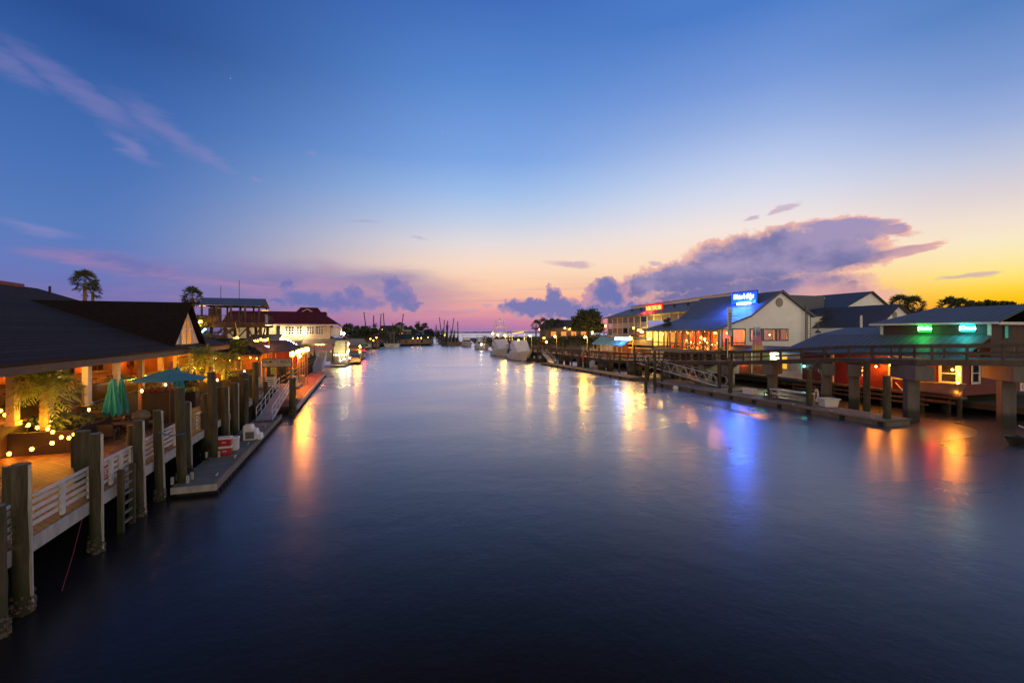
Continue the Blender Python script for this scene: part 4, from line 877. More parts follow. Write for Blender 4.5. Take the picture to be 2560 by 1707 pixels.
# string lights over the bars
zz = lambda x, y, d: D(540 + x / 7.84, 820 + y / 7.84, d)
strings('string of amber bulbs from the tower lamp down to the right post', [zz(x, y, 63) for x, y in ((350, 215), (430, 250), (495, 280), (558, 278), (610, 276), (682, 268), (715, 266), (760, 256), (815, 250), (878, 222), (915, 236), (950, 236), (985, 236), (1018, 218))], BULBO, .13, group='amber string lights over the bars')
strings('string of amber bulbs left of the tower lamp', [zz(x, y, 63) for x, y in ((130, 272), (165, 284), (222, 262), (275, 290), (315, 238), (390, 292))], BULBO, .13, group='amber string lights over the bars')
strings('dotted string of yellow bulbs running down from the cream hall', [zz(x, y, 88 - i * .8) for i, (x, y) in enumerate(((1270, 215), (1310, 212), (1362, 210), (1412, 232), (1468, 255), (1440, 300), (1520, 292), (1575, 325), (1530, 350), (1632, 366), (1680, 388)))], BULBW, .10, group='amber string lights over the bars')
for x, y in ((400, 330), (900, 300)): lamp(None, zz(x, y, 62), 160, lin((255, 150, 50)), .2)
t = thing('bar_post', 'orange-lit timber frame post holding the right end of the string lights', 'post', zz(1040, 380, 63) * 1); b = MB(); a, c = zz(1040, 180, 63), zz(1040, 600, 63); b.box(a.x - .1, a.y - .1, 1.6, a.x + .1, a.y + .1, a.z); b.build('shaft', BROWN, t)
# globe lamps
GLOBEA = E('amber_globe', lin((255, 160, 40)), 110)
for lb, u, v, d, r in (('single big globe lamp by the harbour sign', 731, 885, 55, .30), ('leftmost globe of the bright row beside the grey awning', 744, 880, 56, .25), ('second globe of the bright row beside the grey awning', 750, 878, 57, .25), ('third globe of the bright row beside the grey awning', 756, 876, 58, .25), ('fourth globe of the bright row beside the grey awning', 762, 875, 59, .25), ('rightmost globe of the bright row beside the grey awning', 768, 873, 60, .25), ('lower globe lamp beneath the bright row', 748, 890, 55, .22)):
    p = D(u, v, d); t = thing('globe_lamp', lb, 'lamp', (p.x, p.y, .6), 0, 'globe lamps on the left terrace'); MB().ball(p, r, 10, 7).build('globe', GLOBEA, t); MB().cyl((p.x, p.y, .6), p - V((0, 0, r)), .05, n=8).build('pole', GREYWOOD, t)
for u, v, d in ((731, 885, 54), (745, 880, 55.5), (758, 876, 57)): lamp(None, D(u + 5, v + 2, d - .5), 330, lin((255, 130, 20)), .3)
strings('bulbs hung under the grey awning of the cream hall', [PY(788 + k * 4.2, 862 + (k % 2), 105.2) for k in range(6)], BULB, .12, group='amber string lights over the bars')
strings('bulbs along the eave of the brown roofed bar', [(-21.5 + k * 1.1, 57.3, 4.7) for k in range(10)], BULBO, .06, group='amber string lights over the bars')
strings('bulbs along the creek eave of the hipped bar', [(-8.4, 67.5 + k * 1.5, 4.65) for k in range(10)], BULBO, .07, group='amber string lights over the bars')
for x, y, z in ((-16, 57.0, 4.2), (-7.9, 71, 3.6), (-7.9, 77, 3.6)): lamp(None, (x, y, z), 420, lin((255, 120, 30)), .15)
# posts / people-high clutter under the sign
for k, (u, v0, h, c) in enumerate(((681, 935, 2.2, 0), (686, 940, 1.9, 0), (730, 905, 1.6, 0), (672, 930, 2.6, 1), (700, 925, 2.4, 1), (712, 925, 2.3, 1), (650, 925, 2.4, 2))):
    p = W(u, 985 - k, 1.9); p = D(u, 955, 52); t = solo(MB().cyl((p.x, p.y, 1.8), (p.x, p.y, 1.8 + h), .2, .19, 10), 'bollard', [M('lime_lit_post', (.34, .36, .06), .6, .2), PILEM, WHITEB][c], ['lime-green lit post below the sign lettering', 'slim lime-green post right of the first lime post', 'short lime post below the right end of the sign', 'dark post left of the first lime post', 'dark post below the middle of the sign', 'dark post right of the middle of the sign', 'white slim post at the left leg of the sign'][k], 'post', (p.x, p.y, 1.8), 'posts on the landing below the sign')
# ------------------------------------------------------------------ cream two storey hall with maroon roof
t = HALL = thing('waterfront_hall', 'cream two storey waterfront hall with maroon roof and white gridded windows', 'hall', (-16, 114, 1.5))
b = MB(); ze, zr, x0, x1, y0, y1 = 9.26, 12.15, -27, -4.5, 107, 121
b.slab([(x0, y0, ze), (x1, y0, ze), (-7.4, 112.2, 11.3), (-7.4, 114, zr), (x0, 114, zr)], .12); b.slab([(x0, 114, zr), (-7.4, 114, zr), (-7.4, 115.8, 11.3), (x1, y1, ze), (x0, y1, ze)], .12); b.slab([(x1, y0, ze), (x1, y1, ze), (-7.2, 115.8, 11.0), (-7.2, 112.2, 11.0)], .12)
rf = b.build('roof', METALR, t)
MB().ext([(-7.3, 112.2, 11.0), (-7.3, 115.8, 11.0), (-7.3, 114, 12.1)], (.1, 0, 0)).build('gablet', WHITEP, rf)
b = MB(); b.slab([(-14.2, 115, 12.9 - 1.0), (-8.6, 115, 11.9), (-9.6, 117, 13.3), (-13.2, 117, 13.3)], .1); b.slab([(-13.2, 117, 13.3), (-9.6, 117, 13.3), (-8.6, 119, 11.9), (-14.2, 119, 11.9)], .1); b.slab([(-8.6, 115, 11.9), (-8.6, 119, 11.9), (-9.6, 117, 13.3)], .1); b.build('cupola', METALR, rf)
b = MB(); b.bar((-13.2, 114.9, 12.0), (-11.6, 114.9, 12.9), .12, .2); b.bar((-10.0, 114.9, 12.0), (-11.6, 114.9, 12.9), .12, .2); b.build('cupola_trim', WHITEB, rf)
b = MB(); b.slab([(x1 + .1, 108.5, 8.9), (-2.8, 110, 8.5), (-2.8, 122, 8.5), (x1 + .1, 122, 8.9)], .1); b.build('porch_roof', METALR, t)
HALLC = M('hall_siding', (.60, .50, .36), .6, .15, 1.5, (1, 1, 1), .15, lines=('z', .2, .06, .5)); MB().box(-26, 108.2, 5.9, -6.3, 120, ze - .05).build('upper_wall', HALLC, t)
MB().box(-26, 108.6, 1.5, -6.3, 120, 5.88).build('lower_wall', HALLC, t)
b = MB(); b.box(-26.5, 107.0, 9.0, -4.5, 107.2, 9.24)
for k in range(15): b.box(-26 + k * 1.5, 107.2, 8.95, -25.8 + k * 1.5, 108.2, 9.2)
b.build('eave_trim', WHITEP, t)
z5 = lambda x: 650 + x / 7.84
for k, (xa, xb) in enumerate(((490, 670), (712, 825), (915, 1060), (1095, 1240))):
    a, c = PY(z5(xa), 816, 108.15), PY(z5(xb), 835, 108.15); w_ = MB().box(a.x, 108.12, c.z, c.x, 108.18, a.z).build('window', DARKGLASS, t); b = MB(); n = 3 if k != 1 else 2
    for i in range(n + 1): xx = a.x + (c.x - a.x) * i / n; b.box(xx - .07, 108.05, c.z - .08, xx + .07, 108.12, a.z + .08)
    for i in range(4): zq = c.z + (a.z - c.z) * i / 3; b.box(a.x, 108.06, zq - .05, c.x, 108.11, zq + .05)
    b.build('window_frame', WHITEP, w_)
a, c = PY(690, 820, 108), PY(700, 845, 108); MB().box(a.x, 108.1, 6.0, c.x, 108.22, 8.9).build('door', DARKGLASS, t)
a, c = PY(755, 845, 106.5), PY(838, 860, 106.5); b = MB(); b.slab([(a.x, 105.6, 4.95), (c.x, 105.6, 4.95), (c.x, 108.2, 6.0), (a.x, 108.2, 6.0)], .08); b.box(a.x, 105.58, 4.5, c.x, 105.66, 4.95); b.build('awning', M('grey_awning', (.28, .22, .20), .7, .1), t)
a, c = PY(705, 845, 107.5), PY(755, 850, 107.5); MB().box(a.x, 107.4, 5.6, c.x, 108.2, 5.9).build('balcony_slab', WHITEB, t)
for k, (u, v, lb) in enumerate(((709, 832, 'bright wall lamp left of the first gridded window'), (737, 833, 'bright wall lamp between the first two gridded windows'), (759, 832, 'bright wall lamp right of the second gridded window'), (816, 831, 'bright globe at the right corner of the cream hall wall'), (834, 832, 'bright globe at the start of the creek side porch'), (845, 833, 'left globe of the trio on the upper creek side porch'), (852, 833, 'middle globe of the trio on the upper creek side porch'), (859, 833, 'right globe of the trio on the upper creek side porch'))):
    p = PY(u, v, 107.3 if u < 800 else 108 + (u - 800) * .12); t = thing('wall_lamp', lb, 'lamp', p, 0, 'lamps along the cream hall'); MB().ball(p, .26, 10, 7).build('globe', BULBW, t); MB().box(p.x - .06, p.y - .02, p.z - 1.0, p.x + .06, p.y + .1, p.z - .2).build('bracket', WHITEB, t)
    lamp(t, p + V((0, -.6, .1)), 150, lin((255, 205, 120)), .2)
a = PY(668, 820, 106.8); t = thing('entrance_lamp', 'lamp that floods the pale wall by the tower legs with light', 'lamp', a); MB().ball(a, .15, 8, 6).build('globe', BULBW, t); lamp(t, a + V((0, -.5, 0)), 320, lin((255, 225, 150)), .2); MB().box(a.x - .05, a.y + .1, a.z - .1, a.x + .05, a.y + 1.2, a.z + .1).build('bracket', WHITEB, t)
# creek side porch, two tiers of lights, dock
t = thing('creek_porch', 'brightly lit two tier white porch on the creek side of the hall', 'porch', (-4.4, 112, .4))
MB().box(-6.2, 108, .5, -2.6, 124, .75).build('floor', DOCKM, t); MB().box(-6.2, 107.8, 5.55, -2.5, 124, 5.75).build('upper_floor', WHITEP, t); MB().box(-6.29, 109.5, 6.6, -4.2, 121, 8.6).build('upper_wall', SIDINGC, t); MB().box(-6.15, 110.6, .75, -3.2, 110.8, 5.5).build('rear_wall', SIDINGW, t)
MB().slab([(-2.2, 107.5, 5.76), (-2.2, 124, 5.76), (-4.2, 124, 6.9), (-4.2, 107.5, 6.9)], .08).build('pent_roof', METALR, t)
for k in range(7): MB().box(-2.9, 108 + k * 2.6, .75, -2.7, 108.2 + k * 2.6, 5.55).build('post', WHITEP, t); 
for x in (-6.0, -4.4): MB().box(x, 108, .75, x + .18, 108.18, 5.55).build('post', WHITEP, t)
b = MB()
for z in (1.0, 1.4, 1.75): b.box(-2.85, 108, z, -2.78, 124, z + .07); b.box(-6.1, 108.02, z, -2.7, 108.1, z + .07)
b.build('railing', WHITEP, t); MB().box(-6.3, 108.3, .75, -6.16, 124, 5.5).build('inner_wall', SIDINGC, t)
MB().box(-6.1, 107.85, .7, -4.6, 107.95, 2.9).build('notice_board', M('chalk_board', (.12, .10, .09), .6, .2), t)
WROW = E('porch_bulb', lin((255, 225, 160)), 14)
strings('upper row of dazzling white bulbs along the creek side porch', [(-2.6, 108.2 + k * 1.7, 4.75) for k in range(8)], WROW, .16, group='bulb rows on the creek side porch')
strings('lower row of dazzling white bulbs along the creek side porch', [(-2.6, 107.6 + k * 1.6, 3.1) for k in range(9)] , WROW, .2, group='bulb rows on the creek side porch')
strings('short row of dazzling white bulbs beside the notice board', [(-5.6 + k * .6, 107.4, 2.55) for k in range(5)], WROW, .17, group='bulb rows on the creek side porch')
for y in (109, 113, 117): lamp(None, (-3.6, y, 3.2), 110, lin((255, 220, 140)), .3)
t = thing('tiki_porch', 'amber lit open porch at the tip of the far left dock', 'porch', (-1.2, 122, .4))
MB().box(-2.5, 112, .5, .2, 133, .62).build('floor', DOCKM, t); b = MB(); b.slab([(-2.6, 115, 4.6), (.3, 117, 4.3), (.3, 131, 4.3), (-2.6, 131, 4.6)], .1); b.slab([(-2.6, 114, 3.2), (.3, 116, 3.0), (.3, 131, 3.0), (-2.6, 131, 3.2)], .08); b.build('roof', M('ochre_roof', (.30, .17, .05), .7, .2), t)
for k in range(5): MB().box(.05, 117 + k * 3.4, .6, .2, 117.15 + k * 3.4, 4.3).build('post', M('ochre_post_b', (.42, .26, .08), .7, .2), t)
b = MB(); 
for z in (1.0, 1.35, 1.7): b.box(.1, 118, z, .16, 131, z + .06)
b.build('railing', WHITEB, t)
MB().box(.25, 126, .6, .4, 131.5, 3.6).build('end_screen', M('ochre_screen', (.40, .24, .08), .7, .2, 2, (1, 1, 1), .1, lines=('y', .6, .06, .7)), t)
strings('upper amber-white bulb row under the tiki porch roof', [(.0, 117 + k * 1.6, 4.0) for k in range(8)], BULB, .18, group='bulb rows on the tiki porch'); strings('lower amber-white bulb row on the tiki porch', [(.0, 117.4 + k * 1.6, 2.7) for k in range(8)], BULB, .18, group='bulb rows on the tiki porch')
for y in (118, 123, 128): lamp(None, (-1.0, y, 2.2), 330, lin((255, 170, 50)), .3)
t = thing('floating_dock', 'pale floating dock with bumpers at the tip of the left bank, lit yellow', 'dock', (0, 120, 0)); MB().hexa([(-3.2, 103.2, -.1), (1.3, 135, -.1), (-2.5, 135, -.1), (-6, 104, -.1), (-3.2, 103.2, .42), (1.3, 135, .42), (-2.5, 135, .42), (-6, 104, .42)]).build('deck', DOCKC, t)
b = MB()
for k in range(26): p = V((-3.2, 103.2, 0)).lerp(V((1.3, 135, 0)), k / 25); b.box(p.x, p.y, -.1, p.x + .14, p.y + .2, .36)
b.build('bumper', BLACK, t)
for lb, u, v, d in (('green-lit lamp at dock level under the white porch', 847, 888, 102), ('small ground lamp nearest the end of the white porch', 860, 899, 100), ('small ground lamp in the middle of the yellow dock', 874, 895, 107), ('small ground lamp low by the dark dock edge', 851, 902, 99)):
    p = D(u, v, d); p.z = max(p.z, .62); t = thing('dock_lamp', lb, 'lamp', (p.x, p.y, .43), 0, 'low lamps on the far left dock'); MB().ball((p.x, p.y, p.z + .1), .17, 8, 6).build('globe', E('green_lamp', (.1, 1, .15), 40) if 'green' in lb else BULBW, t); MB().cyl((p.x, p.y, .42), (p.x, p.y, p.z), .05, n=6).build('stem', GREYWOOD, t)
p = V((1.0, 133, 2.5)); t = thing('marker_light', 'red marker light on a post at the dock tip', 'marker light', (1.0, 133, .4)); MB().ball(p, .16, 8, 6).build('lens', NREDL, t); MB().cyl((1.0, 133, .42), (1, 133, 2.4), .05, n=6).build('post', GREYWOOD, t); lamp(t, p + V((.3, -.2, 0)), 60, (1, .02, .03), .1)
# pale gangway shelter box between the awning and the reddish walkway
t = thing('gangway_shelter', 'reddish lit timber gate and white boards at the head of the far gangway', 'gate', (-7, 98.5, 1.6)); 
for x in (-8.6, -5.2): MB().box(x - .15, 98.4, 1.5, x + .15, 98.7, 5.2).build('post', BROWN, t)
MB().box(-8.6, 98.3, 3.9, -5.2, 98.5, 5.0).build('banner', M('mauve_banner', (.42, .24, .26), .7, .1), t); MB().box(-8.4, 99.6, 1.6, -5.4, 99.8, 3.4).build('board', WHITEB, t)
# ------------------------------------------------------------------ trees
def crown_mesh(b, c, rad, nclump, nleaf, s, q, hang=0):
    c = V(c)
    for k in range(nclump):
        d = V((q.gauss(0, 1), q.gauss(0, 1), q.gauss(0, .8))).normalized() * q.uniform(.55, 1.0)
        if d.z < -.5: d.z *= .4
        p = c + V((d.x * rad[0], d.y * rad[1], d.z * rad[2])); r = q.uniform(.22, .38) * min(rad)
        leaves(b, p, (r * 1.3, r * 1.3, r), nleaf, s, q)
def tree(label, p, H, rad, seed=1, nclump=26, nleaf=60, s=.4, group='dark trees along the far banks'):
    q = random.Random(seed); t = thing('tree', label, 'tree', p, 0, group); x, y, z = p; c = V((x, y, z + H - rad[2]))
    b = MB(); b.tube([(x, y, z - .3), (x + .2, y, z + (H - rad[2]) * .5), (x, y, z + H - rad[2])], [.05 * H * .6, .035 * H * .6, .02 * H * .6], 7)
    for k in range(6): a = k * 1.05; b.tube([(x, y, z + (H - rad[2] * 1.6)), c + V((math.cos(a) * rad[0] * .6, math.sin(a) * rad[1] * .6, rad[2] * q.uniform(-.2, .5)))], [.02 * H * .5, .006 * H], 5)
    b.build('trunk', BARK, t); b = MB(); crown_mesh(b, c, rad, nclump, nleaf, s, q); b.build('crown', FOLD, t); return t
def treeuv(label, u, vtop, wpx, d, seed, zb=1.2, **k):
    p = D(u, vtop, d); r = wpx / 2 * d / F; H = p.z - zb; return tree(label, (p.x, p.y, zb), H, (r, r, min(H * .45, r * .9)), seed, **k)
L = [('wide dark tree right behind the cream hall porch', 878, 808, 40, 165), ('dark tree second behind the left dock tip', 905, 812, 40, 180), ('dark tree above the maroon boat shed', 930, 811, 34, 200), ('dark tree between shrimp masts and the shed', 985, 815, 30, 262), ('rounded dark tree left of the pale upper house', 1018, 811, 36, 290), ('broad dark tree right of the pale upper house', 1030, 818, 30, 295), ('tallest rounded dark tree on the point', 1054, 802, 34, 300), ('low dark tree at the right end of the point', 1072, 820, 26, 305), ('low dark bush tree beyond the point', 1095, 831, 12, 330), ('second low bush tree beyond the point', 1112, 833, 12, 345)]
for i, (lb, u, v, w_, d) in enumerate(L): treeuv(lb, u, v, w_, d, 20 + i, s=.55, nclump=22, nleaf=46)
b = MB(); q = random.Random(4)
for k in range(60):
    u = 862 + k * 3.9; p = D(u, 838 + q.uniform(-8, 8), 175 + (u - 862) * .62); leaves(b, p, (3.0, 3, 2.6), 60, .6, q)
solo(b, 'far_woods', FOLD, 'dark undergrowth along the far left bank below the trees', 'woods', D(960, 850, 240), kind='stuff')
def house(label, p, sx, sy, zw, zr, wall, roof, rz=0, wins=(), lit=None, name='house'):
    t = thing(name, label, 'house', p, rz); MB().box(-sx, -sy, 0, sx, sy, zw).build('wall', wall, t, False)
    b = MB(); o = .5; b.slab([(-sx - o, -sy - o, zw), (sx + o, -sy - o, zw), (sx + o - sy * .4, 0, zr), (-sx - o + sy * .4, 0, zr)], .1); b.slab([(-sx - o + sy * .4, 0, zr), (sx + o - sy * .4, 0, zr), (sx + o, sy + o, zw), (-sx - o, sy + o, zw)], .1); b.slab([(sx + o, -sy - o, zw), (sx + o, sy + o, zw), (sx + o - sy * .4, 0, zr)], .1); b.slab([(-sx - o, sy + o, zw), (-sx - o, -sy - o, zw), (-sx - o + sy * .4, 0, zr)], .1); b.build('roof', roof, t, False)
    for x, z, w_, h in wins: MB().box(x - w_ / 2, -sy - .05, z, x + w_ / 2, -sy - .01, z + h).build('window', lit or DARKGLASS, t, False)
    return t
DWALL = M('dim_house_wall', (.22, .16, .13), .8, .2, 1)
p = D(985, 836, 282); house('far house with teal hip roof and pale railed balconies behind the shrimp boats', (p.x, p.y, 1.2), 9, 5, 7.2, 10.5, DWALL, METALT, 0, [(-6, 4.5, 1.6, 1.8), (0, 4.5, 1.6, 1.8), (5, 4.5, 1.6, 1.8)])
p = D(1000, 822, 272); t = thing('cupola_house', 'square lookout cupola on the teal roofed far house', 'cupola', (p.x, p.y, 9)); MB().box(p.x - 2.2, p.y - 1, 8, p.x + 2.2, p.y + 2, 12.2).build('wall', DWALL, t); MB().lathe([(3.6, 12.2), (.2, 13.8)], (p.x, p.y + .5, 0), 4).build('roof', METALT, t)
p = D(1009, 824, 268); t = thing('balcony_house', 'pale balcony wing of the far house with a warm lit room', 'house', (p.x, p.y, 1.2))
MB().box(p.x - 4, p.y, 1.2, p.x + 4, p.y + 4, 8.4).build('wall', DWALL, t); b = MB(); b.box(p.x - 4.2, p.y - 1.8, 8.3, p.x + 4.2, p.y, 8.9); b.box(p.x - 4.2, p.y - 1.8, 6.0, p.x + 4.2, p.y - 1.7, 6.2)
for k in range(5): b.box(p.x - 4.2 + k * 2.07, p.y - 1.8, 5, p.x - 4.05 + k * 2.07, p.y - 1.65, 8.4)
b.box(p.x - 4.2, p.y - 1.8, 4.9, p.x + 4.2, p.y, 5.1); b.build('balcony', WHITEB, t); MB().box(p.x - 2.6, p.y - .05, 5.6, p.x - .6, p.y - .01, 7.4).build('window', E('warm_room', lin((255, 180, 90)), 1.2), t)
p = D(912, 838, 212); house('maroon roofed boat shed in front of the dark trees', (p.x, p.y, .8), 6.4, 3, 3.6, 6.2, DWALL, M('maroon_shed_roof', (.15, .03, .035), .6, .2), 0, [(-4, 1, 1, 1.4), (4.5, 1, 1, 1.8)], name='boat_shed')
p = D(1036, 843, 262); house('low teal roofed dock house with lamps on the point', (p.x, p.y, .8), 9.5, 3, 3.0, 5.6, DWALL, METALT, 0, [(-5, .8, 1.2, 1.6), (4, .8, 1.2, 1.6)], name='dock_house')
p = D(1071, 840, 275); house('small pale gabled house at the tip of the point', (p.x, p.y, .8), 2.6, 3, 4.2, 6.6, M('pale_blue_wall', (.35, .36, .40), .7, .1), DARKGLASS, 0, [(0, 1.5, .8, 1.4)])
p = D(888, 845, 150); house('pale roofed low shed just past the left dock tip', (p.x, p.y, .8), 3.2, 2.5, 2.7, 4.6, DWALL, M('pale_shed_roof', (.30, .26, .24), .6, .1), 0, [], name='shed')
QL, QLO = E('quay_bulb', WARM, 22), E('quay_bulb_orange', AMBER, 22)
for lb, u, v, d in (('yellow lamp on the balcony behind the shrimp masts', 955, 823, 255), ('left lamp of the teal dock house', 1032, 846, 256), ('middle lamp of the teal dock house', 1044, 845, 256), ('right lamp of the teal dock house', 1053, 845, 256), ('lamp at the tip of the point', 1070, 844, 262), ('orange lamp beside the maroon boat shed', 926, 847, 205), ('lamp between the boat shed and the shrimp boats', 941, 844, 205), ('lower lamp on the shrimp boat quay', 933, 851, 203), ('lamp at the near end of the boat shed', 912, 855, 203)):
    p = D(u, v, d); t = thing('quay_lamp', lb, 'lamp', p, 0, 'small lamps on the far left bank'); MB().ball(p, .28, 8, 6).build('globe', QLO if 'orange' in lb else QL, t); MB().cyl((p.x, p.y, .5), p - V((0, 0, .3)), .07, n=5).build('post', DARKWOOD, t)
# land on the left bank point, jetty
struct(MB().ext([(4, 205, .5), (9, 240, .5), (16, 252, .5), (38, 268, .5), (46, 300, .5), (46, 330, .4), (-40, 330, .5), (-40, 205, .5)], (0, 0, .4)), 'bank', M('mud_bank', (.04, .035, .02), .95, .3, .5))
struct(MB().ext([(40, 300, .3), (62, 420, .3), (62, 500, .3), (20, 500, .3)], (0, 0, .5)), 'marsh', M('marsh_grass_far', (.05, .05, .03), .9, .4, .3))
SHORE = M('distant_shore_woods', (.03, .045, .08), .95, .2, .01)
b = MB(); q = random.Random(6); xs = [-2500 + k * 50 for k in range(125)]; hs = [11 + q.uniform(-3, 5) for _ in xs]
for i in range(124): b.hexa([(xs[i], 5200, -1), (xs[i + 1], 5200, -1), (xs[i + 1], 5300, -1), (xs[i], 5300, -1), (xs[i], 5200, hs[i]), (xs[i + 1], 5200, hs[i + 1]), (xs[i + 1], 5300, hs[i + 1]), (xs[i], 5300, hs[i])])
struct(b, 'distant_shore', SHORE)
struct(MB().ext([(62, 150, .5), (66, 260, .5), (120, 520, .5), (330, 760, .5), (700, 700, .5), (700, 150, .5)], (0, 0, .5)), 'marsh', M('marsh_grass', (.050, .052, .018), .95, .45, .25, (1, 1, 1), .3))
# ------------------------------------------------------------------ boats
HULLP = M('hull_paint_white', (.82, .78, .72), .4, .15, 1.2, (1, 1, 1), .05, stain=(0, .35, (.06, .04, .03)))
def loft(b, secs):     # secs: list of cross-section point lists with equal counts
    n = len(secs[0]); vs = [p for s in secs for p in s]
    fs = [(i * n + j, i * n + j + 1, (i + 1) * n + j + 1, (i + 1) * n + j) for i in range(len(secs) - 1) for j in range(n - 1)]
    return b.add(vs, fs + [tuple(range(n)), tuple(range((len(secs) - 1) * n, len(secs) * n))])
def hull(b, L, B, fb_s, fb_b, flare=.75, dead=-.5, bowrake=.12, full=.55):
    """stern at y=0, bow at y=L"""
    secs = []; K = 14
    for k in range(K + 1):
        s = k / K; w = B / 2 * (1 if s < full else max(.02, max(0, math.cos((s - full) / (1 - full) * 1.5708)) ** .8)); w = w * (.93 + .07 * min(1, s * 4)); sh = fb_s + (fb_b - fb_s) * s ** 1.8
        wl = w * (flare if s < full else flare * max(.05, 1 - ((s - full) / (1 - full)) ** 1.2)); y = L * s; yw = y - L * bowrake * max(0, (s - .6) / .4)
        secs.append([V((-w, y, sh)), V((-(w * .55 + wl * .45), (y + yw) / 2, sh * .5)), V((-wl, yw, 0)), V((-wl * .6, yw, dead)), V((wl * .6, yw, dead)), V((wl, yw, 0)), V(((w * .55 + wl * .45), (y + yw) / 2, sh * .5)), V((w, y, sh))])
    return loft(b, secs)
def shrimper(label, p, rz, L=20, B=6.2, c=HULLP, up=(15, 15), spread=(3.2, 3.2), mast=12, wheel=M('wheelhouse_paint', (.32, .28, .26), .6, .2), rig=M('rust_steel', (.06, .028, .024), .7, .4, 2), group='shrimp boats'):
    t = thing('shrimp_boat', label, 'shrimp boat', p, rz, group)
    hull(MB(), L, B, 1.7, 3.2, .8).build('hull', c, t, False); b = MB(); hull(b, L * .995, B * .95, 1.55, 3.0, .8); 
    MB().box(-B * .46, .1, 1.2, B * .46, L * .75, 1.62).build('deck', GREYWOOD, t, False)
    w_ = MB().box(-1.7, L * .55, 1.6, 1.7, L * .78, 4.4).build('wheelhouse', wheel, t, False); b = MB()
    for x in (-1.1, 0, 1.1): b.box(x - .4, L * .55 - .04, 3.2, x + .4, L * .55, 4.0)
    b.build('window', DARKGLASS, w_, False); MB().box(-2, L * .53, 4.4, 2, L * .8, 4.55).build('wheelhouse_roof', wheel, t, False)
    MB().cyl((0, L * .5, 1.6), (0, L * .5, mast), .38, .2, 8).build('mast', rig, t, False)
    for s, h, o in ((-1, up[0], spread[0]), (1, up[1], spread[1])):
        b = MB(); a, e = V((s * B * .42, L * .5, 1.7)), V((s * o, L * .5, h)); b.cyl(a, e, .34, .2, 7); b.cyl(a + V((0, .8, 0)), e, .2, .12, 5)
        for k in range(5): b.bar(a.lerp(e, k / 5), (a + V((0, .35, 0))).lerp(e, (k + .4) / 5), .05, .05)
        b.box(e.x - .25, e.y - .1, e.z - .5, e.x + .25, e.y + .1, e.z - .3); b.build('outrigger', rig, t, False)
    b = MB()
    for s, h, o in ((-1, up[0], spread[0]), (1, up[1], spread[1])): b.cyl((0, L * .5, mast), (s * o, L * .5, h), .025, n=4); b.cyl((0, L * .5, mast), (s * B * .45, .5, 2), .025, n=4)
    b.cyl((0, L * .5, mast), (0, L * .97, 3.4), .03, n=4); b.build('rigging', rig, t, False)
    b = MB()
    for s in (-1, 1): b.cyl((s * 1.1, L * .22, 1.6), (s * .9, L * .24, 7.5), .09, n=6)
    for k in range(8): b.bar((-1.05, L * .22, 2.2 + k * .65), (1.05, L * .22, 2.2 + k * .65), .06, .06)
    b.bar((-2.6, L * .24, 7.5), (2.6, L * .24, 7.5), .12, .12); b.build('stern_frame', M('pale_steel', (.34, .30, .28), .6, .2), t, False)
    b = MB(); b.lathe([(.9, 0), (1.2, 1.2), (.6, 3.4), (.15, 5.0)], (-1.2, L * .36, 1.6), 9); b.lathe([(.8, 0), (1.0, 1.0), (.5, 3.0), (.12, 4.6)], (1.5, L * .4, 1.6), 9); b.build('net_bundle', M('green_nets', (.03, .045, .035), .95, .5, 3, (1, 1, 1), .8), t, False)
    b = MB()
    for s in (-1, 1): b.bar((s * B * .47, .05, 2.0), (s * B * .47, L * .5, 2.3), .08, .3)
    b.bar((-B * .47, .06, 2.0), (B * .47, .06, 2.0), .08, .3); b.build('bulwark', c, t, False)
    return t
t = shrimper('white-hulled shrimp boat with raised outriggers nearest the point, stern towards us', (14.6, 227.5, 0), R(-6), 20, 8.0, HULLP, (17.3, 17.0), (4.6, 5.3), 12)
text_mesh('name_lettering', 'CAPT', .8, INK, None, V((0, 0, 0)), RXZ, .01).name = 'name_lettering'
o = bpy.data.objects['name_lettering']; o.parent = t; o.location = (0, -.07, .9)
t = shrimper('grey shrimp boat moored inside of the white one', (5.8, 229, 0), R(-4), 19, 6.6, M('grey_hull', (.30, .31, .36), .5, .2, 1), (17.6, 16.8), (4.6, 3.6), 16)
bx = MB()
t = thing('skiff', 'small open skiff moored left of the grey shrimp boat', 'boat', (1.8, 207, 0), R(-30)); hull(MB(), 7, 2.4, .9, 1.3).build('hull', HULLP, t, False); MB().box(-.8, 2, .8, .8, 4.6, 2.4).build('cabin', HULLP, t, False); MB().box(-.7, 1.97, 1.5, .7, 2.0, 2.2).build('window', DARKGLASS, t, False)
for lb, u, v, d, L_, B_, m_, up_, sp_, mast in (('dark shrimp boat with widely spread outriggers in the far raft', 1128, 862, 262, 17, 6, M('dark_hull', (.10, .07, .06), .6, .3, 1), (16.4, 16.2), (4.4, 4.6), 12.5), ('green netted shrimp boat in front of the far raft', 1130, 863, 252, 16, 6, M('olive_hull', (.20, .15, .11), .6, .3, 1), (14.5, 9), (1.8, 2), 14.2), ('rust coloured shrimp boat right of the far raft', 1147, 862, 256, 15, 5.6, M('rust_hull', (.26, .12, .08), .6, .3, 1), (9.0, 13.8), (1.5, 2.0), 9), ('pale bowed shrimp boat left of the far raft', 1117, 858, 285, 16, 6, HULLP, (12.5, 12.0), (4.6, 3.6), 10), ('smallest shrimp boat at the far left of the raft', 1104, 851, 380, 15, 5, HULLP, (12.0, 10), (3.5, 3), 10)):
    p = D(u, v, d); shrimper(lb, (p.x, p.y, 0), R(8), L_, B_, m_, up_, sp_, mast)
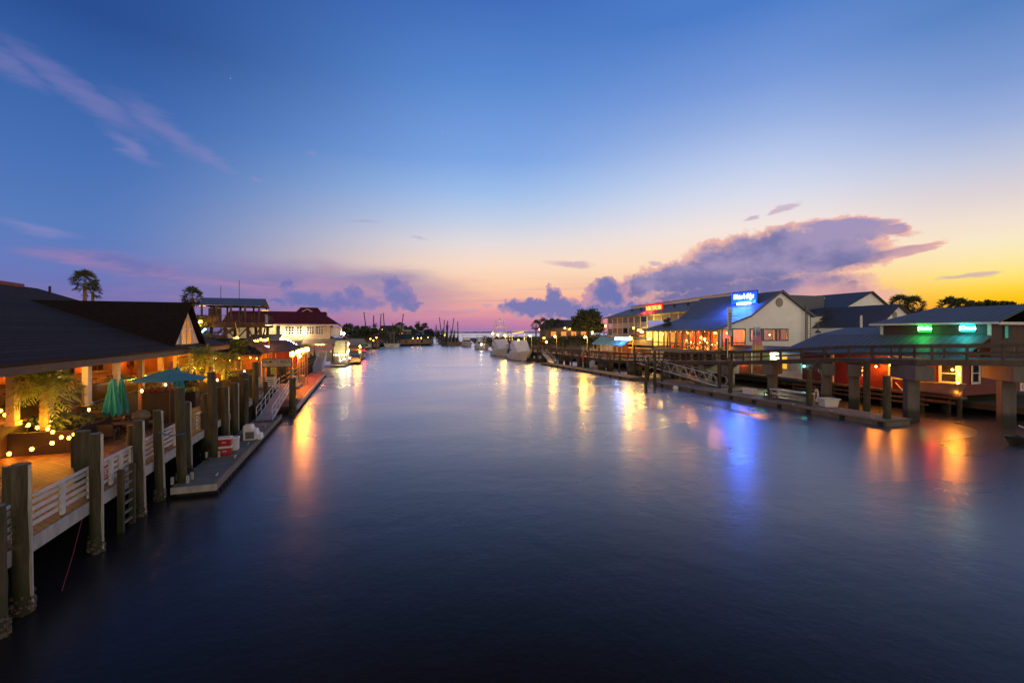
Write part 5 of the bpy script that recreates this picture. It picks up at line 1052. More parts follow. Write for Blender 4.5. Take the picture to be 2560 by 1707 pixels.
a = D(1113, 838, 300); t = thing('quay_lamp', 'orange glowing work lamp behind the far raft of shrimp boats', 'lamp', a, 0, 'small lamps on the far left bank'); MB().ball(a, .8, 8, 6).build('globe', E('work_lamp', lin((255, 140, 20)), 6), t); MB().cyl((a.x, a.y, 0), a, .1, n=5).build('post', DARKWOOD, t)
# ---- motor yachts (bow towards the camera: hull built stern y=0 -> bow y=L, turned about)
def yacht(label, p, rz, L, B, style, group='white motor yachts moored on the right bank'):
    t = thing('motor_yacht', label, 'yacht', p, rz, group)
    hull(MB(), L, B, 1.5, 2.9, .82, -.6, .16, .45).build('hull', HULLP, t, False, smooth=True)
    b = MB(); secs = []
    for k in range(9):
        s = k / 8; w = B / 2 * .94 * (1 if s < .45 else max(.03, max(0, math.cos((s - .45) / .55 * 1.5708)) ** .8)); z = 1.5 + 1.4 * s ** 1.8 + .02; secs.append([V((-w, L * s * .985, z - .1)), V((-w * .9, L * s * .985, z + .06)), V((w * .9, L * s * .985, z + .06)), V((w, L * s * .985, z - .1))])
    loft(b, secs); b.build('deck', GELW, t, False)
    c0, c1 = L * .22, L * .74; w0, w1 = B * .42, B * .27; zt = 5.3 if style in ('tower', 'cover') else 4.3
    b = MB(); b.hexa([(-w0, c0, 1.5), (w0, c0, 1.5), (w1, c1, 2.3), (-w1, c1, 2.3), (-w0 * .92, c0 + .2, zt - .9), (w0 * .92, c0 + .2, zt - .9), (w0 * .86, L * .48, zt - 1.0), (-w0 * .86, L * .48, zt - 1.0)]); cb = b.build('cabin', GELW, t, False)
    if style in ('tower', 'cover'):
        b = MB(); b.hexa([(-w0 * .98, L * .38, 2.0), (w0 * .98, L * .38, 2.0), (w1 * 1.2, c1 + .1, 2.42), (-w1 * 1.2, c1 + .1, 2.42), (-w0 * .9, L * .30, zt), (w0 * .9, L * .30, zt), (w0 * .84, L * .40, zt + .05), (-w0 * .84, L * .40, zt + .05)])
        b.build('canvas_cover', TARP, t, False, .06)
        for s in (-1, 1): MB().box(s * w0 * 1.0 - .03, L * .25, 2.3, s * w0 * 1.0 + .03, L * .36, 3.1).build('side_window', DARKGLASS, t, False)
    else:
        b = MB(); b.hexa([(-w0 * .84, L * .46, 2.75), (w0 * .84, L * .46, 2.75), (w1 * 1.25, L * .615, 2.75), (-w1 * 1.25, L * .615, 2.75), (-w0 * .8, L * .45, 3.4), (w0 * .8, L * .45, 3.4), (w0 * .8, L * .54, 3.4), (-w0 * .8, L * .54, 3.4)]); b.build('windscreen', DARKGLASS, t, False)
        MB().hexa([(-w0 * .8, L * .25, zt - .9), (w0 * .8, L * .25, zt - .9), (w0 * .75, L * .5, zt - 1.0), (-w0 * .75, L * .5, zt - 1.0), (-w0 * .78, L * .24, zt + .6), (w0 * .78, L * .24, zt + .6), (w0 * .7, L * .46, zt + .5), (-w0 * .7, L * .46, zt + .5)]).build('flybridge', GELW, t, False, .05)
        MB().box(-w0 * .9, L * .2, zt + 1.8, w0 * .9, L * .45, zt + 1.95).build('hard_top', GELW, t, False, .04)
        for sx in (-1, 1):
            for y in (.23, .43): MB().cyl((sx * w0 * .8, L * y, zt + .4), (sx * w0 * .82, L * y, zt + 1.8), .04, n=6).build('support', ALU, t, False)
    b = MB(); pr = [V((s * B * .5 * w * .93, L * y, z)) for s, w, y, z in ((-1, 1, .45, 2.0), (-1, .83, .7, 2.35), (-1, .45, .9, 2.75), (0, 0, .985, 3.0), (1, .45, .9, 2.75), (1, .83, .7, 2.35), (1, 1, .45, 2.0))]
    b.tube([q_ + V((0, 0, .75)) for q_ in pr], .025, 5)
    for q_ in pr: b.cyl(q_, q_ + V((0, 0, .75)), .02, n=5)
    b.build('bow_rail', ALU, t, False)
    b = MB(); b.cyl((-B * .3, L * .3, zt), (-B * .42, L * .3, zt + 11 if style == 'tower' else zt + 8), .035, .012, 5); b.cyl((B * .3, L * .3, zt), (B * .42, L * .3, zt + 9 if style == 'tower' else zt + 8), .035, .012, 5); b.build('outrigger_pole', ALU, t, False)
    if style == 'tower':
        b = MB()
        for s in (-1, 1):
            for y in (.2, .42): b.tube([(s * B * .42, L * y, 2.0), (s * B * .34, L * (.31 + (y - .31) * .8), 7.4), (s * B * .22, L * (.31 + (y - .31) * .5), 11.2)], .06, 6)
        for z, f in ((7.4, .34), (9.1, .28), (11.2, .22)):
            for y in (.25, .37): b.bar((-B * f, L * y, z), (B * f, L * y, z), .08, .08)
            for s in (-1, 1): b.bar((s * B * f, L * .24, z), (s * B * f, L * .38, z), .07, .07)
        b.build('tuna_tower', ALU, t, False); MB().box(-B * .34, L * .22, 7.45, B * .34, L * .4, 7.6).build('tower_canopy', GELW, t, False); MB().box(-1, L * .26, 9.1, 1, L * .36, 9.8).build('tower_belly_band', TARP, t, False); MB().lathe([(.1, 11.2), (.3, 11.4), (.25, 11.8), (.05, 12.2)], (0, L * .31, 0), 8).build('radar', GELW, t, False)
    elif style == 'cover':
        MB().box(-w0 * .95, L * .16, zt + 2.6, w0 * .95, L * .38, zt + 2.75).build('hard_top', GELW, t, False, .04)
        for sx in (-1, 1):
            for y in (.17, .37): MB().cyl((sx * w0 * .85, L * y, zt - .3), (sx * w0 * .9, L * y, zt + 2.6), .05, n=6).build('support', ALU, t, False)
    return t
def bowat(u, v, L, rz):
    p = W(u, v, 0); s = V((-math.sin(rz), math.cos(rz), 0)); return (p.x - s.x * L * .84, p.y - s.y * L * .84, 0)
rz = R(180 - 6)
yacht('white sportfishing yacht with tall aluminium tuna tower, left of the covered pair', bowat(1264, 893, 17, rz), rz, 17, 5.7, 'tower')
yacht('nearest white yacht with its whole front under a pale canvas cover', bowat(1314, 904, 15, rz), rz, 15, 5.6, 'cover')
yacht('third white yacht with dark windscreen, moored beyond the covered pair', bowat(1211, 875, 15, rz), rz, 15, 6.2, 'fly')
yacht('smallest white trawler yacht farthest along the right bank', bowat(1170, 867, 13, rz), rz, 13, 5.6, 'fly')
p = W(1368, 903, 0); t = thing('dinghy', 'low grey dinghy between the nearest yacht and the dock', 'boat', (p.x, p.y, 0), R(70)); hull(MB(), 6.5, 2.2, .7, 1.0).build('hull', M('grey_rubber', (.10, .10, .10), .6, .2), t, False); MB().box(-.4, 1.5, .6, .4, 2.6, 1.6).build('console', GELW, t, False)
p = W(1405, 896, 0); t = thing('skiff', 'pale skiff bow peeking out by the dark right bank dock', 'boat', (p.x + 3, p.y + 3, 0), R(150)); hull(MB(), 6.5, 2.3, .9, 1.4).build('hull', HULLP, t, False); MB().box(-.5, 2.2, .8, .5, 3.2, 1.9).build('console', GELW, t, False)
a = D(1203, 861, 190); t = thing('anchor_light', 'little white light on the bow of the third yacht', 'lamp', a); MB().ball(a, .28, 8, 6).build('globe', BULBW, t); MB().cyl(a - V((0, 0, 1.0)), a, .05, n=5).build('stem', ALU, t)
# ================================================================== RIGHT BANK
struct(MB().ext([(53, -60, .6), (53, 150, .6), (62, 150, .6), (600, 150, .6), (600, -60, .6)], (0, 0, .5)), 'ground', M('right_bank_ground', (.04, .035, .025), .95, .4, .6, (1, 1, 1), .4))
# ---- boardwalk: ramp down from the bridge, then level along the creek
PATH = [V((54, 16.5, 5.55)), V((48.6, 20.9, 5.42)), V((43.5, 25.1, 5.28)), V((45.6, 33.0, 4.98)), V((44.3, 45, 3.95)), V((43.6, 62, 3.0)), V((43.3, 73, 2.55)), V((43.2, 152, 2.55))]
RW = 3.0
def offs(i):
    a = PATH[max(i - 1, 0)]; c = PATH[min(i + 1, len(PATH) - 1)]
    d1 = (PATH[i] - a); d2 = (c - PATH[i]); ns = []
    for d in (d1, d2):
        if d.length > .01: ns.append(V((d.y, -d.x, 0)).normalized())
    n = sum(ns, V((0, 0, 0))).normalized(); k = 1 / max(.5, n.dot(ns[0])); return n * RW * k
FAR = [PATH[i] + offs(i) for i in range(len(PATH))]
RWD = M('boardwalk_timber', (.07, .048, .032), .75, .35, 2, (1, 1, .3), .3)
RWP = M('boardwalk_planks', (.16, .13, .10), .7, .35, 2, (1, 1, 1), .3, lines=('e', .3, .05, .8))
b = MB()
for i in range(len(PATH) - 1): b.hexa([PATH[i] - V((0, 0, .12)), PATH[i + 1] - V((0, 0, .12)), FAR[i + 1] - V((0, 0, .12)), FAR[i] - V((0, 0, .12)), PATH[i], PATH[i + 1], FAR[i + 1], FAR[i]])
struct(b, 'boardwalk', RWP)
nm_ = ['bridge end of the rising boardwalk', 'first bend of the boardwalk', 'middle of the ramp', 'lower ramp before the floodlight', 'ramp behind the truss gangway', 'foot of the ramp', 'level stretch past the hotel']
def brail(P, side):
    for i in range(len(P) - 1):
        a, c = P[i], P[i + 1]; L_ = (c - a).length; d = (c - a) / L_
        t = thing('boardwalk_railing', f'brown timber railing on the {side} edge at the {nm_[i]}', 'railing', a, 0, 'timber railings of the right boardwalk')
        up = lambda z: V((0, 0, z))
        b = MB(); b.bar(a + up(1.17), c + up(1.17), .22, .05); b.build('cap_rail', RWD, t)
        b = MB(); b.bar(a + up(1.02), c + up(1.02), .05, .2); b.bar(a + up(.42), c + up(.42), .05, .14); b.build('side_rail', RWD, t)
        b = MB(); b.bar(a - up(.28), c - up(.28), .12, .44); b.build('edge_beam', RWD, t)
        n = min(60, max(2, round(L_ / 2.35)))
        for k in range(n):
            p = a + d * (L_ * (k + .5) / n); MB().bar(p - up(.5), p + up(1.14), .15, .15, (d.x, d.y, 0)).build('post', RWD, t)
brail(PATH, 'creek'); brail(FAR, 'shore')
def bent(label, p, q_, zt, w=1.0, n=2):
    """concrete cap from p to q_ (plan points) at height zt with columns"""
    p, q_ = V((p[0], p[1], 0)), V((q_[0], q_[1], 0)); t = thing('concrete_bent', label, 'bridge support', p, 0, 'concrete supports under the right boardwalk'); up = V((0, 0, 1))
    MB().bar(p + up * (zt - .62), q_ + up * (zt - .62), w, 1.2).build('cap_beam', M('cap_concrete', (.145, .12, .10), .85, .3, 1.0, (1, 1, .2), .25) if 'cap_concrete' not in bpy.data.materials else bpy.data.materials['cap_concrete'], t, bevel=.03)
    d = (q_ - p)
    for k in range(n):
        c = p + d * ((.22 + .56 * k / max(1, n - 1)) if n > 1 else .5); MB().cbox((c.x, c.y, (zt - 1.22 - 1) / 2), .85, .85, zt - 1.22 + 1, math.atan2(d.y, d.x)).build('column', CONC, t, bevel=.03)
bent('concrete support at the right picture edge carrying the no-wake sign', (47.6, 20.4), (50.4, 23.6), 4.92, 1.2, 1)
bent('big concrete support at the boardwalk bend, between the red shed windows', (43.1, 24.2), (45.6, 27.6), 4.78, 1.3, 1)
bent('right one of the paired concrete supports behind the white tub', (45.3, 31.2), (48.0, 33.2), 4.45, 1.1, 1)
bent('left one of the paired concrete supports behind the white tub', (45.1, 33.6), (47.6, 36.0), 4.36, 1.1, 1)
bent('concrete support behind the dock table', (44.5, 40.4), (47.4, 41.6), 3.85, 1.1, 1)
bent('concrete support lit green left of the floodlight', (44.2, 46.6), (47.0, 47.6), 3.35, 1.0, 1)
bent('slim concrete support right of the truss gangway', (43.9, 50.5), (46.8, 51.2), 3.1, .9, 1)
for k in range(9):
    y = 58 + k * 9.5; z = 2.45 if y > 70 else 3.1 - (y - 58) * .04
    bent(f'small concrete support under the boardwalk, {["first","second","third","fourth","fifth","sixth","seventh","eighth","ninth"][k]} beyond the truss gangway', (43.3, y), (46.2, y), z, .6, 2)
for k in range(24):
    y = 57 + k * 3.9; h = 3.3 + (k * 7 % 5) * .22 + (1.2 if k in (2, 5, 9, 13) else 0); x = 42.9 if k % 3 else 42.5
    pile((x, y), .16, h, ['dark', 'slim', 'weathered', 'tall-topped'][k % 4] + ' timber pile, ' + ['1st', '2nd', '3rd', '4th', '5th', '6th', '7th', '8th', '9th', '10th', '11th', '12th', '13th', '14th', '15th', '16th', '17th', '18th', '19th', '20th', '21st', '22nd', '23rd', '24th'][k] + ' from the truss gangway in the row before the level boardwalk', batten=False, oyster=False, group='piles along the right boardwalk')
# tall green-lit piles and dock piles
def rp(u, v, z, vt, r, label, lean=0): p = W(u, v, z); d = (p - V((0, 0, CH))).dot(V((SY, CY, 0))); pile((p.x, p.y), r, CH - (vt - HV) * d / F, label, batten=False, oyster=False, lean=lean, zb=0, group='mooring piles by the right floating docks')
rp(2217, 1046, .5, 940, .26, 'thick mooring pile at the end of the nearest right dock')
rp(2023, 1014, .5, 924, .24, 'ragged topped mooring pile in front of the dock table')
rp(1826, 982, .5, 900, .22, 'mooring pile right of the truss gangway foot')
rp(1799, 974, .3, 905, .2, 'mooring pile just beyond the truss gangway foot')
rp(1637, 965, .1, 877, .2, 'tall mooring pile at the left end of the truss gangway')
rp(1615, 976, .0, 905, .18, 'short mooring pile at the gap between the right docks')
rp(2167, 1030, .3, 900, .26, 'greenish pile behind the thick mooring pile', 0)
rp(2362, 1010, .5, 905, .26, 'dark pile in front of the hanging skiff', 0)
# ---- floating docks on the right
def fdock(label, x0, x1, y0, y1, z=.5, tilt=0):
    t = thing('floating_dock', label, 'dock', (x0, y0, 0), 0, 'floating docks on the right bank')
    MB().box(x0, y0, z - .14, x1, y1, z).build('deck', DOCKC, t); b = MB(); b.box(x0 + .1, y0 + .1, -.3, x1 - .1, y1 - .1, z - .15); b.build('float', M('float_concrete', (.16, .13, .10), .85, .3, 1), t)
    b = MB(); y = y0 + .3
    while y < y1: b.box(x0 - .07, y, .02, x0 + .09, y + .35, z - .16); y += 3.1
    b.build('fender', BLACK, t); b = MB(); y = y0 + .2; b.box(x0 - .05, y0, z - .13, x0 - .002, y1, z - .02)
    while y < y1: b.box(x0 - .062, y, z - .13, x0 - .052, y + .08, z - .02); y += .5
    b.build('waler', GREYWOOD, t); return t
fdock('nearest right floating dock carrying the table and the white tub', 39.6, 42.6, 24.8, 55.0)
fdock('long right floating dock with the white fuel cabinet, beyond the gap', 39.8, 42.4, 60.6, 98.0)
MB_ = struct(MB().box(42.6, 44, -.2, 45.2, 60, .45), 'dock_landing', DOCKC)
# truss gangway
a, c = V((44.0, 46.6, .62)), V((44.3, 67.5, 2.75))
def truss(label, a, c, w=1.5, h=1.35, n=11):
    t = thing('truss_gangway', label, 'gangway', a); up = V((0, 0, h)); d = c - a; s = V((d.y, -d.x, 0)).normalized() * (w / 2)
    MB().bar(a, c, w, .1).build('walkway', M('gangway_tread', (.30, .29, .30), .6, .2), t)
    for sg in (-1, 1):
        b = MB(); o = s * sg
        b.bar(a + o, c + o, .1, .12); b.bar(a + o + up + d * (1 / n), c + o + up - d * (.3 / n), .09, .09)
        b.tube([a + o + d * (1 / n) + up, a + o + d * (.25 / n) + up * .85, a + o + up * .5, a + o + d * (.3 / n)], .04, 6)
        for k in range(n):
            p, q_ = a + d * (k / n) + o, a + d * ((k + 1) / n) + o
            if k: b.bar(p, p + d * (.45 / n) + up, .05, .05, (1, 0, 0)); b.bar(p + d * (.45 / n) + up, q_, .05, .05, (1, 0, 0))
        b.build('truss_side', M('gangway_aluminium', (.66, .64, .62), .45, .1, 4, metal=.1) if 'gangway_aluminium' not in bpy.data.materials else bpy.data.materials['gangway_aluminium'], t)
truss('big aluminium truss gangway sloping from the boardwalk to the nearest right dock', a, c)
gangway('small pale gangway at the far end of the long right dock', (41.2, 94.0, .6), (43.0, 104, 2.4), 1.2, name='ramp')
p = W(1686, 969, .0); t = thing('mooring_buoy', 'round white mooring buoy floating against the dock by the truss gangway', 'buoy', (39.1, 49.6, 0)); MB().ball((39.1, 49.6, .22), .38, 14, 9).build('ball', GELW, t, smooth=True); MB().cyl((39.1, 49.6, .58), (39.1, 49.6, .72), .05, n=8).build('eye', BLACK, t)
p = W(1470, 913, .5); t = thing('fuel_cabinet', 'white dockside pump cabinet with two red folded umbrellas beside it', 'cabinet', (p.x + .6, p.y, .5)); MB().box(-.75, -.6, 0, .75, .6, 1.75).build('body', GELW, t, False, .03); MB().box(-.8, -.65, 1.75, .8, .65, 1.9).build('top', WHITEB, t, False)
for k, u in enumerate((1458, 1475)):
    d = 92; q_ = D(u, 880, d); closed = thing('folded_flag', ['left furled red and white flag by the pump cabinet', 'right furled red and white flag by the pump cabinet'][k], 'flag', (q_.x, q_.y, 2.5), 0, 'furled red flags at the pump cabinet'); MB().cyl((q_.x, q_.y, 1.2), (q_.x, q_.y, 4.0), .04, n=6).build('pole', ALU, closed); MB().lathe([(.08, 3.7), (.2, 3.0), (.3, 1.9), (.12, 1.7)], (q_.x, q_.y, 0), 8).build('cloth', M('red_flag', (.5, .05, .05), .7, .3, 3) if k == 0 else bpy.data.materials['red_flag'], closed)
# dock clutter: fish table, stools, tub, hose
t = thing('dock_table', 'long white work table on the nearest right dock, pink-lit', 'table', (42.0, 35.2, .5)); MB().box(-.5, -2.2, .95, .5, 2.2, 1.03).build('tabletop', GELW, t, False, .01)
for x in (-.42, .42):
    for y in (-2.1, 2.1): MB().box(x - .05, y - .05, 0, x + .05, y + .05, .95).build('leg', WHITEB, t, False)
MB().box(-.42, -2.1, .3, .42, 2.1, .36).build('stretcher', WHITEB, t, False)
for k, (x, y, h) in enumerate(((41.5, 37.6, .62), (41.2, 36.8, .45))):
    t = thing('dock_stool', ['taller orange-lit stool beside the dock table', 'lower orange-lit stool beside the dock table'][k], 'stool', (x, y, .5), .3, 'stools by the dock table'); MB().box(-.3, -.3, h - .05, .3, .3, h).build('seat', BROWN, t, False)
    for a_ in (-.25, .25):
        for c_ in (-.25, .25): MB().box(a_ - .03, c_ - .03, 0, a_ + .03, c_ + .03, h - .05).build('leg', BROWN, t, False)
t = thing('bucket', 'pale bucket under the dock table', 'bucket', (42.1, 37.4, .5)); MB().lathe([(.22, 0), (.28, .55), (.30, .56), (.26, .57), (.21, .08)], (42.1, 37.4, .5), 12).build('body', CWH, t); MB().tube([(41.83, 37.4, 1.05), (41.9, 37.4, 1.25), (42.1, 37.4, 1.33), (42.3, 37.4, 1.25), (42.37, 37.4, 1.05)], .012, 5).build('handle', ALU, t)
p = W(2071, 1016, .5); t = thing('fish_tub', 'big white plastic tub on the nearest right dock', 'tub', (p.x, p.y, .5), R(-18)); b = MB(); b.hexa([(-.6, -.45, 0), (.6, -.45, 0), (.6, .45, 0), (-.6, .45, 0), (-.72, -.55, .72), (.72, -.55, .72), (.72, .55, .72), (-.72, .55, .72)]); b.build('body', CWH, t, False, .04); b = MB()
for x0, y0, x1, y1 in ((-.78, -.61, .78, -.53), (-.78, .53, .78, .61), (-.78, -.53, -.70, .53), (.70, -.53, .78, .53)): b.box(x0, y0, .70, x1, y1, .79)
b.build('rim', CWH, t, False)
p = W(2045, 1009, .5); t = thing('hose_reel', 'white hose coiled on a post beside the tub', 'hose', (p.x + .3, p.y + .6, .5)); MB().box(-.07, -.07, 0, .07, .07, 1.7).build('post', BROWN, t, False); MB().box(-.4, -.1, 1.25, .4, .1, 1.4).build('bracket', BROWN, t, False); b = MB()
for k in range(6): r = .26 + .03 * k; b.tube([(r * math.cos(x * .449) * .8, -.12 - .02 * k, .75 + r * 1.6 * math.sin(x * .449)) for x in range(15)], .022, 5)
b.build('coil', CWH, t, False)
for k, y in enumerate((26.0, 29.5, 33.2, 39.0, 43.5, 48.0, 52.5)): cleat(['cleat at the near corner of the nearest right dock', 'second cleat from the near corner of the nearest right dock', 'cleat in front of the white tub', 'cleat in front of the dock stools', 'cleat left of the dock table', 'cleat beside the mooring buoy', 'cleat under the truss gangway'][k], 39.85, y, .5, 1.57, 'cleats on the nearest right dock')
solo(MB().tube([(39.9 + .25 * math.sin(k * .6), 33.2 + k * .14, .54) for k in range(16)], .022, 5), 'dock_line', bpy.data.materials['tan_rope_fibre'] if 'tan_rope_fibre' in bpy.data.materials else bpy.data.materials['tan_rope'], 'loose tan dock line by the cleat in front of the white tub', 'rope', (39.9, 33.2, .5))
t = thing('dock_box', 'low white dock box beyond the dock table', 'dock box', (42.1, 40.6, .5)); MB().box(-.35, -.7, 0, .35, .7, .55).build('body', CWH, t, False, .03); MB().box(-.38, -.73, .55, .38, .73, .66).build('lid', CWH, t, False, .03)
# no wake sign
a = W(2557, 1010, 0); p = D(2562, 966, 34.6); t = thing('no_wake_sign', 'small white sign with a red circle on the rightmost concrete support', 'sign', (p.x, p.y, 3)); cx = V((CY, -SY, 0)); dv = V((SY, CY, 0))
MB().bar(p - cx * .35, p + cx * .35, .04, .66).build('plate', WHITEP, t); b = MB()
for k in range(18): b.bar(p - dv * .03 + cx * (.2 * math.cos(k * .349)) + V((0, 0, .2 * math.sin(k * .349) - .02)), p - dv * .03 + cx * (.2 * math.cos((k + 1) * .349)) + V((0, 0, .2 * math.sin((k + 1) * .349) - .02)), .02, .05)
b.build('red_circle', M('sign_red_paint', (.5, .05, .03), .5, .1), t)
p = W(2549, 1105, .15); t = thing('dinghy', 'dark dinghy bow with a pale oar at the right picture edge', 'boat', (p.x + 2.2, p.y - .8, 0), R(70)); hull(MB(), 3.4, 1.4, .4, .6).build('hull', M('dark_dinghy', (.03, .028, .025), .6, .3), t, False); MB().box(-.7, 1.4, .42, .7, 1.7, .48).build('thwart', GREYWOOD, t, False); MB().cyl((-.5, .8, .5), (-.2, 2.6, 1.3), .035, n=6).build('oar', CWH, t, False)
# ---- red pier building
t = RED = thing('red_pier_building', 'red clapboard pier building with low metal roofs, neon signs and white trimmed windows', 'building', (56, 30, 1.8))
MB().box(51.3, 26.0, 1.8, 58, 41.5, 5.6).build('lower_wall', SIDINGR, t); MB().box(54.0, 25.3, 5.3, 64, 34.4, 8.45).build('upper_wall', SIDINGB, t)
MB().box(58.02, 26.0, 1.8, 66, 41, 5.3).build('rear_wall', SIDINGR, t)
b = MB(); b.slab([(49.7, 25.2, 5.2), (49.7, 43.2, 5.2), (54.0, 43.2 - 1.5, 7.25), (54.0, 25.2, 7.25)], .1); b.build('lower_roof', METALB, t)
b = MB(); b.slab([(54.0, 34.5, 7.26), (54.0, 41.7, 7.26), (57.0, 40.2, 8.1), (57.0, 34.5, 8.1)], .1); b.slab([(49.7, 43.2, 5.2), (60, 43.2, 5.2), (57, 40.2, 8.1), (54, 41.7, 7.25)], .1); b.slab([(57, 34.5, 8.1), (57, 40.2, 8.1), (60, 43.2, 5.2), (62, 34.5, 6.2)], .1); b.build('shed_roof', METALB, t)
b = MB(); b.slab([(53.3, 24.4, 8.45), (53.3, 35.2, 8.45), (58.5, 32, 10.1), (58.5, 24.4, 10.1)], .12); b.slab([(53.3, 35.2, 8.45), (64, 35.2, 8.45), (58.5, 32, 10.1)], .12); b.slab([(58.5, 24.4, 10.1), (58.5, 32, 10.1), (64, 35.2, 8.45), (64, 24.4, 8.45)], .12); b.build('upper_roof', METALB, t)
b = MB(); b.box(53.3, 24.4, 8.25, 53.4, 35.2, 8.44); b.box(53.4, 35.1, 8.25, 64, 35.2, 8.44); b.box(53.4, 24.4, 8.2, 64, 24.5, 8.44); b.build('upper_fascia', WHITEP, t)
for y in (25.35, 34.3): MB().box(53.9, y - .12, 7.25, 54.02, y + .12, 8.4).build('corner_board', WHITEP, t)
def rwin(y, z0, z1, w_, x=51.28):
    g = MB().box(x - .02, y - w_ / 2, z0, x + .03, y + w_ / 2, z1).build('window', DARKGLASS, t); b = MB(); o = .2
    b.box(x - .08, y - w_ / 2 - o, z0 - o, x - .03, y - w_ / 2, z1 + o); b.box(x - .08, y + w_ / 2, z0 - o, x - .03, y + w_ / 2 + o, z1 + o); b.box(x - .075, y - w_ / 2, z1, x - .03, y + w_ / 2, z1 + o); b.box(x - .075, y - w_ / 2, z0 - o, x - .03, y + w_ / 2, z0); b.box(x - .07, y - w_ / 2, (z0 + z1) / 2 - .04, x - .03, y + w_ / 2, (z0 + z1) / 2 + .04); b.build('window_frame', WHITEP, g)
for u in (2152, 2245, 2373): p = PX(u, 940, 51.3); rwin(p.y, 3.0, 4.5, 1.1)
b = MB(); b.box(51.1, 25.95, 1.85, 51.29, 26.2, 5.3); b.box(51.1, 31.6, 1.85, 51.28, 31.9, 5.3); b.box(51.1, 37.6, 1.85, 51.28, 37.9, 5.3); b.build('corner_board', WHITEP, t)
p = PY(2438, 945, 25.98); g = MB().box(p.x - .45, 25.95, 3.0, p.x + .45, 25.99, 4.6).build('window', DARKGLASS, t); b = MB(); b.box(p.x - .65, 25.9, 2.8, p.x - .45, 25.95, 4.8); b.box(p.x + .45, 25.9, 2.8, p.x + .65, 25.95, 4.8); b.box(p.x - .45, 25.91, 4.6, p.x + .45, 25.95, 4.8); b.box(p.x - .45, 25.91, 2.8, p.x + .45, 25.95, 3.0); b.box(p.x - .45, 25.92, 3.76, p.x + .45, 25.95, 3.84); b.build('window_frame', WHITEP, g)
p = PY(2515, 832, 25.28); g = MB().box(p.x - .3, 25.24, 7.0, p.x + .3, 25.28, 8.1).build('window', E('cyan_lit_window', (.0, .5, .35), .35, (3, (.0, .15, .12))), t); b = MB(); b.box(p.x - .38, 25.2, 6.9, p.x - .3, 25.24, 8.2); b.box(p.x + .3, 25.2, 6.9, p.x + .38, 25.24, 8.2); b.box(p.x - .3, 25.21, 7.55, p.x + .3, 25.24, 7.6); b.build('window_frame', BROWN, g)
solo(MB().box(50.3, 25.6, 1.55, 51.3, 41.5, 1.78), 'pier_platform', BROWN, 'narrow amber lit timber ledge along the red wall', 'platform', (50.8, 33, 1.55))
b = 0
for k in range(12):
    y = 25.8 + k * 1.42; pile((50.6 + (k % 2) * 1.2, y), .16, 1.54, 'dark stub pile, ' + ['1st', '2nd', '3rd', '4th', '5th', '6th', '7th', '8th', '9th', '10th', '11th', '12th'][k] + ' from the right corner under the red pier building', batten=False, oyster=False, zb=-.3, group='stub piles under the red pier building')
for z, y0, y1, k in ((1.2, 26, 42, 0), (.75, 28, 42, 1)): solo(MB().box(50.2, y0, z - .1, 50.4, y1, z + .1), 'cross_beam', BROWN, ['upper', 'lower'][k] + ' horizontal beam across the stub piles of the red building', 'beam', (50.3, 33, z - .1), 'beams under the red pier building')
for lb, u, v, d, pw_ in (('bare bulb over the left white window of the red wall', 2190, 916, 47.2, 60), ('bare bulb beside the middle white window', 2226, 913, 44.6, 30), ('bare bulb in the middle white window', 2245, 921, 44, 40), ('bare bulb above the hanging skiff', 2384, 924, 41.4, 50), ('first bulb down the corner board by the skiff', 2398, 935, 40.6, 40), ('second bulb down the corner board by the skiff', 2395, 957, 40.6, 40), ('lowest bulb down the corner board by the skiff', 2396, 978, 40.7, 30), ('bulb at the left end of the red wall', 2150, 925, 49.5, 35)):
    p = D(u, v, d); p.x = min(p.x, 51.05); t = thing('bare_bulb', lb, 'lamp', p, 0, 'bare bulbs along the red wall'); MB().ball(p, .085, 8, 6).build('bulb', BULB, t); MB().cyl(p + V((0, 0, .08)), p + V((.05, 0, .3)), .02, n=5).build('socket', BLACK, t); lamp(t, p + V((-.35, -.05, -.05)), pw_ * 3.4, lin((255, 145, 36)), .08)
p = PX(2345, 960, 50.3); t = thing('hanging_skiff', 'small grey skiff hung on the ledge before the right white window', 'boat', (50.5, p.y + 1.6, 2.0), R(180)); hull(MB(), 3.6, 1.4, .85, 1.0, .7, -.15).build('hull', M('skiff_grey', (.22, .19, .14), .6, .2), t, False); MB().box(-.6, .9, .7, .6, 1.2, .76).build('thwart', BROWN, t, False)
b = MB(); q = random.Random(3)
for k in range(3): p = PX((2255, 2263, 2272)[k], 975, 50.5); t = thing('ledge_clutter', ['leaning pale oar on the ledge under the middle window', 'coil of pale line on the ledge beside the corner', 'small crab pot on the ledge right of the middle window'][k], 'gear', (50.6, p.y, 1.78), 0, 'gear on the amber ledge'); (MB().cyl((50.6, p.y, 1.8), (50.9, p.y + .8, 2.5), .05, n=6) if k == 0 else MB().lathe([(.25, 0), (.25, .2), (.12, .22)], (50.6, p.y, 1.79), 10)).build('body', CWH if k < 2 else GREYWOOD, t)
def neon(label, txt, uv0, uv1, x, m_, glow, c, pw_):
    a, e = PX(*uv0, x), PX(*uv1, x); t = thing('neon_sign', label, 'neon sign', (x, (a.y + e.y) / 2, e.z), 0, 'neon signs on the red pier building'); MB().box(x, e.y, e.z, x + .1, a.y, a.z).build('panel', glow, t); MB().box(x + .1, e.y - .03, e.z - .03, x + .16, a.y + .03, a.z + .03).build('casing', BLACK, t)
    rot = Matrix(((0, 0, -1), (-1, 0, 0), (0, 1, 0))); text_mesh('lettering', txt, (a.z - e.z) * .62, m_, t, V((x - .02, (a.y + e.y) / 2, (a.z + e.z) / 2)), rot, .015, sx=1.1, bold=.015)
    lamp(t, V((x - .8, (a.y + e.y) / 2, e.z + .1)), pw_, c, .25)
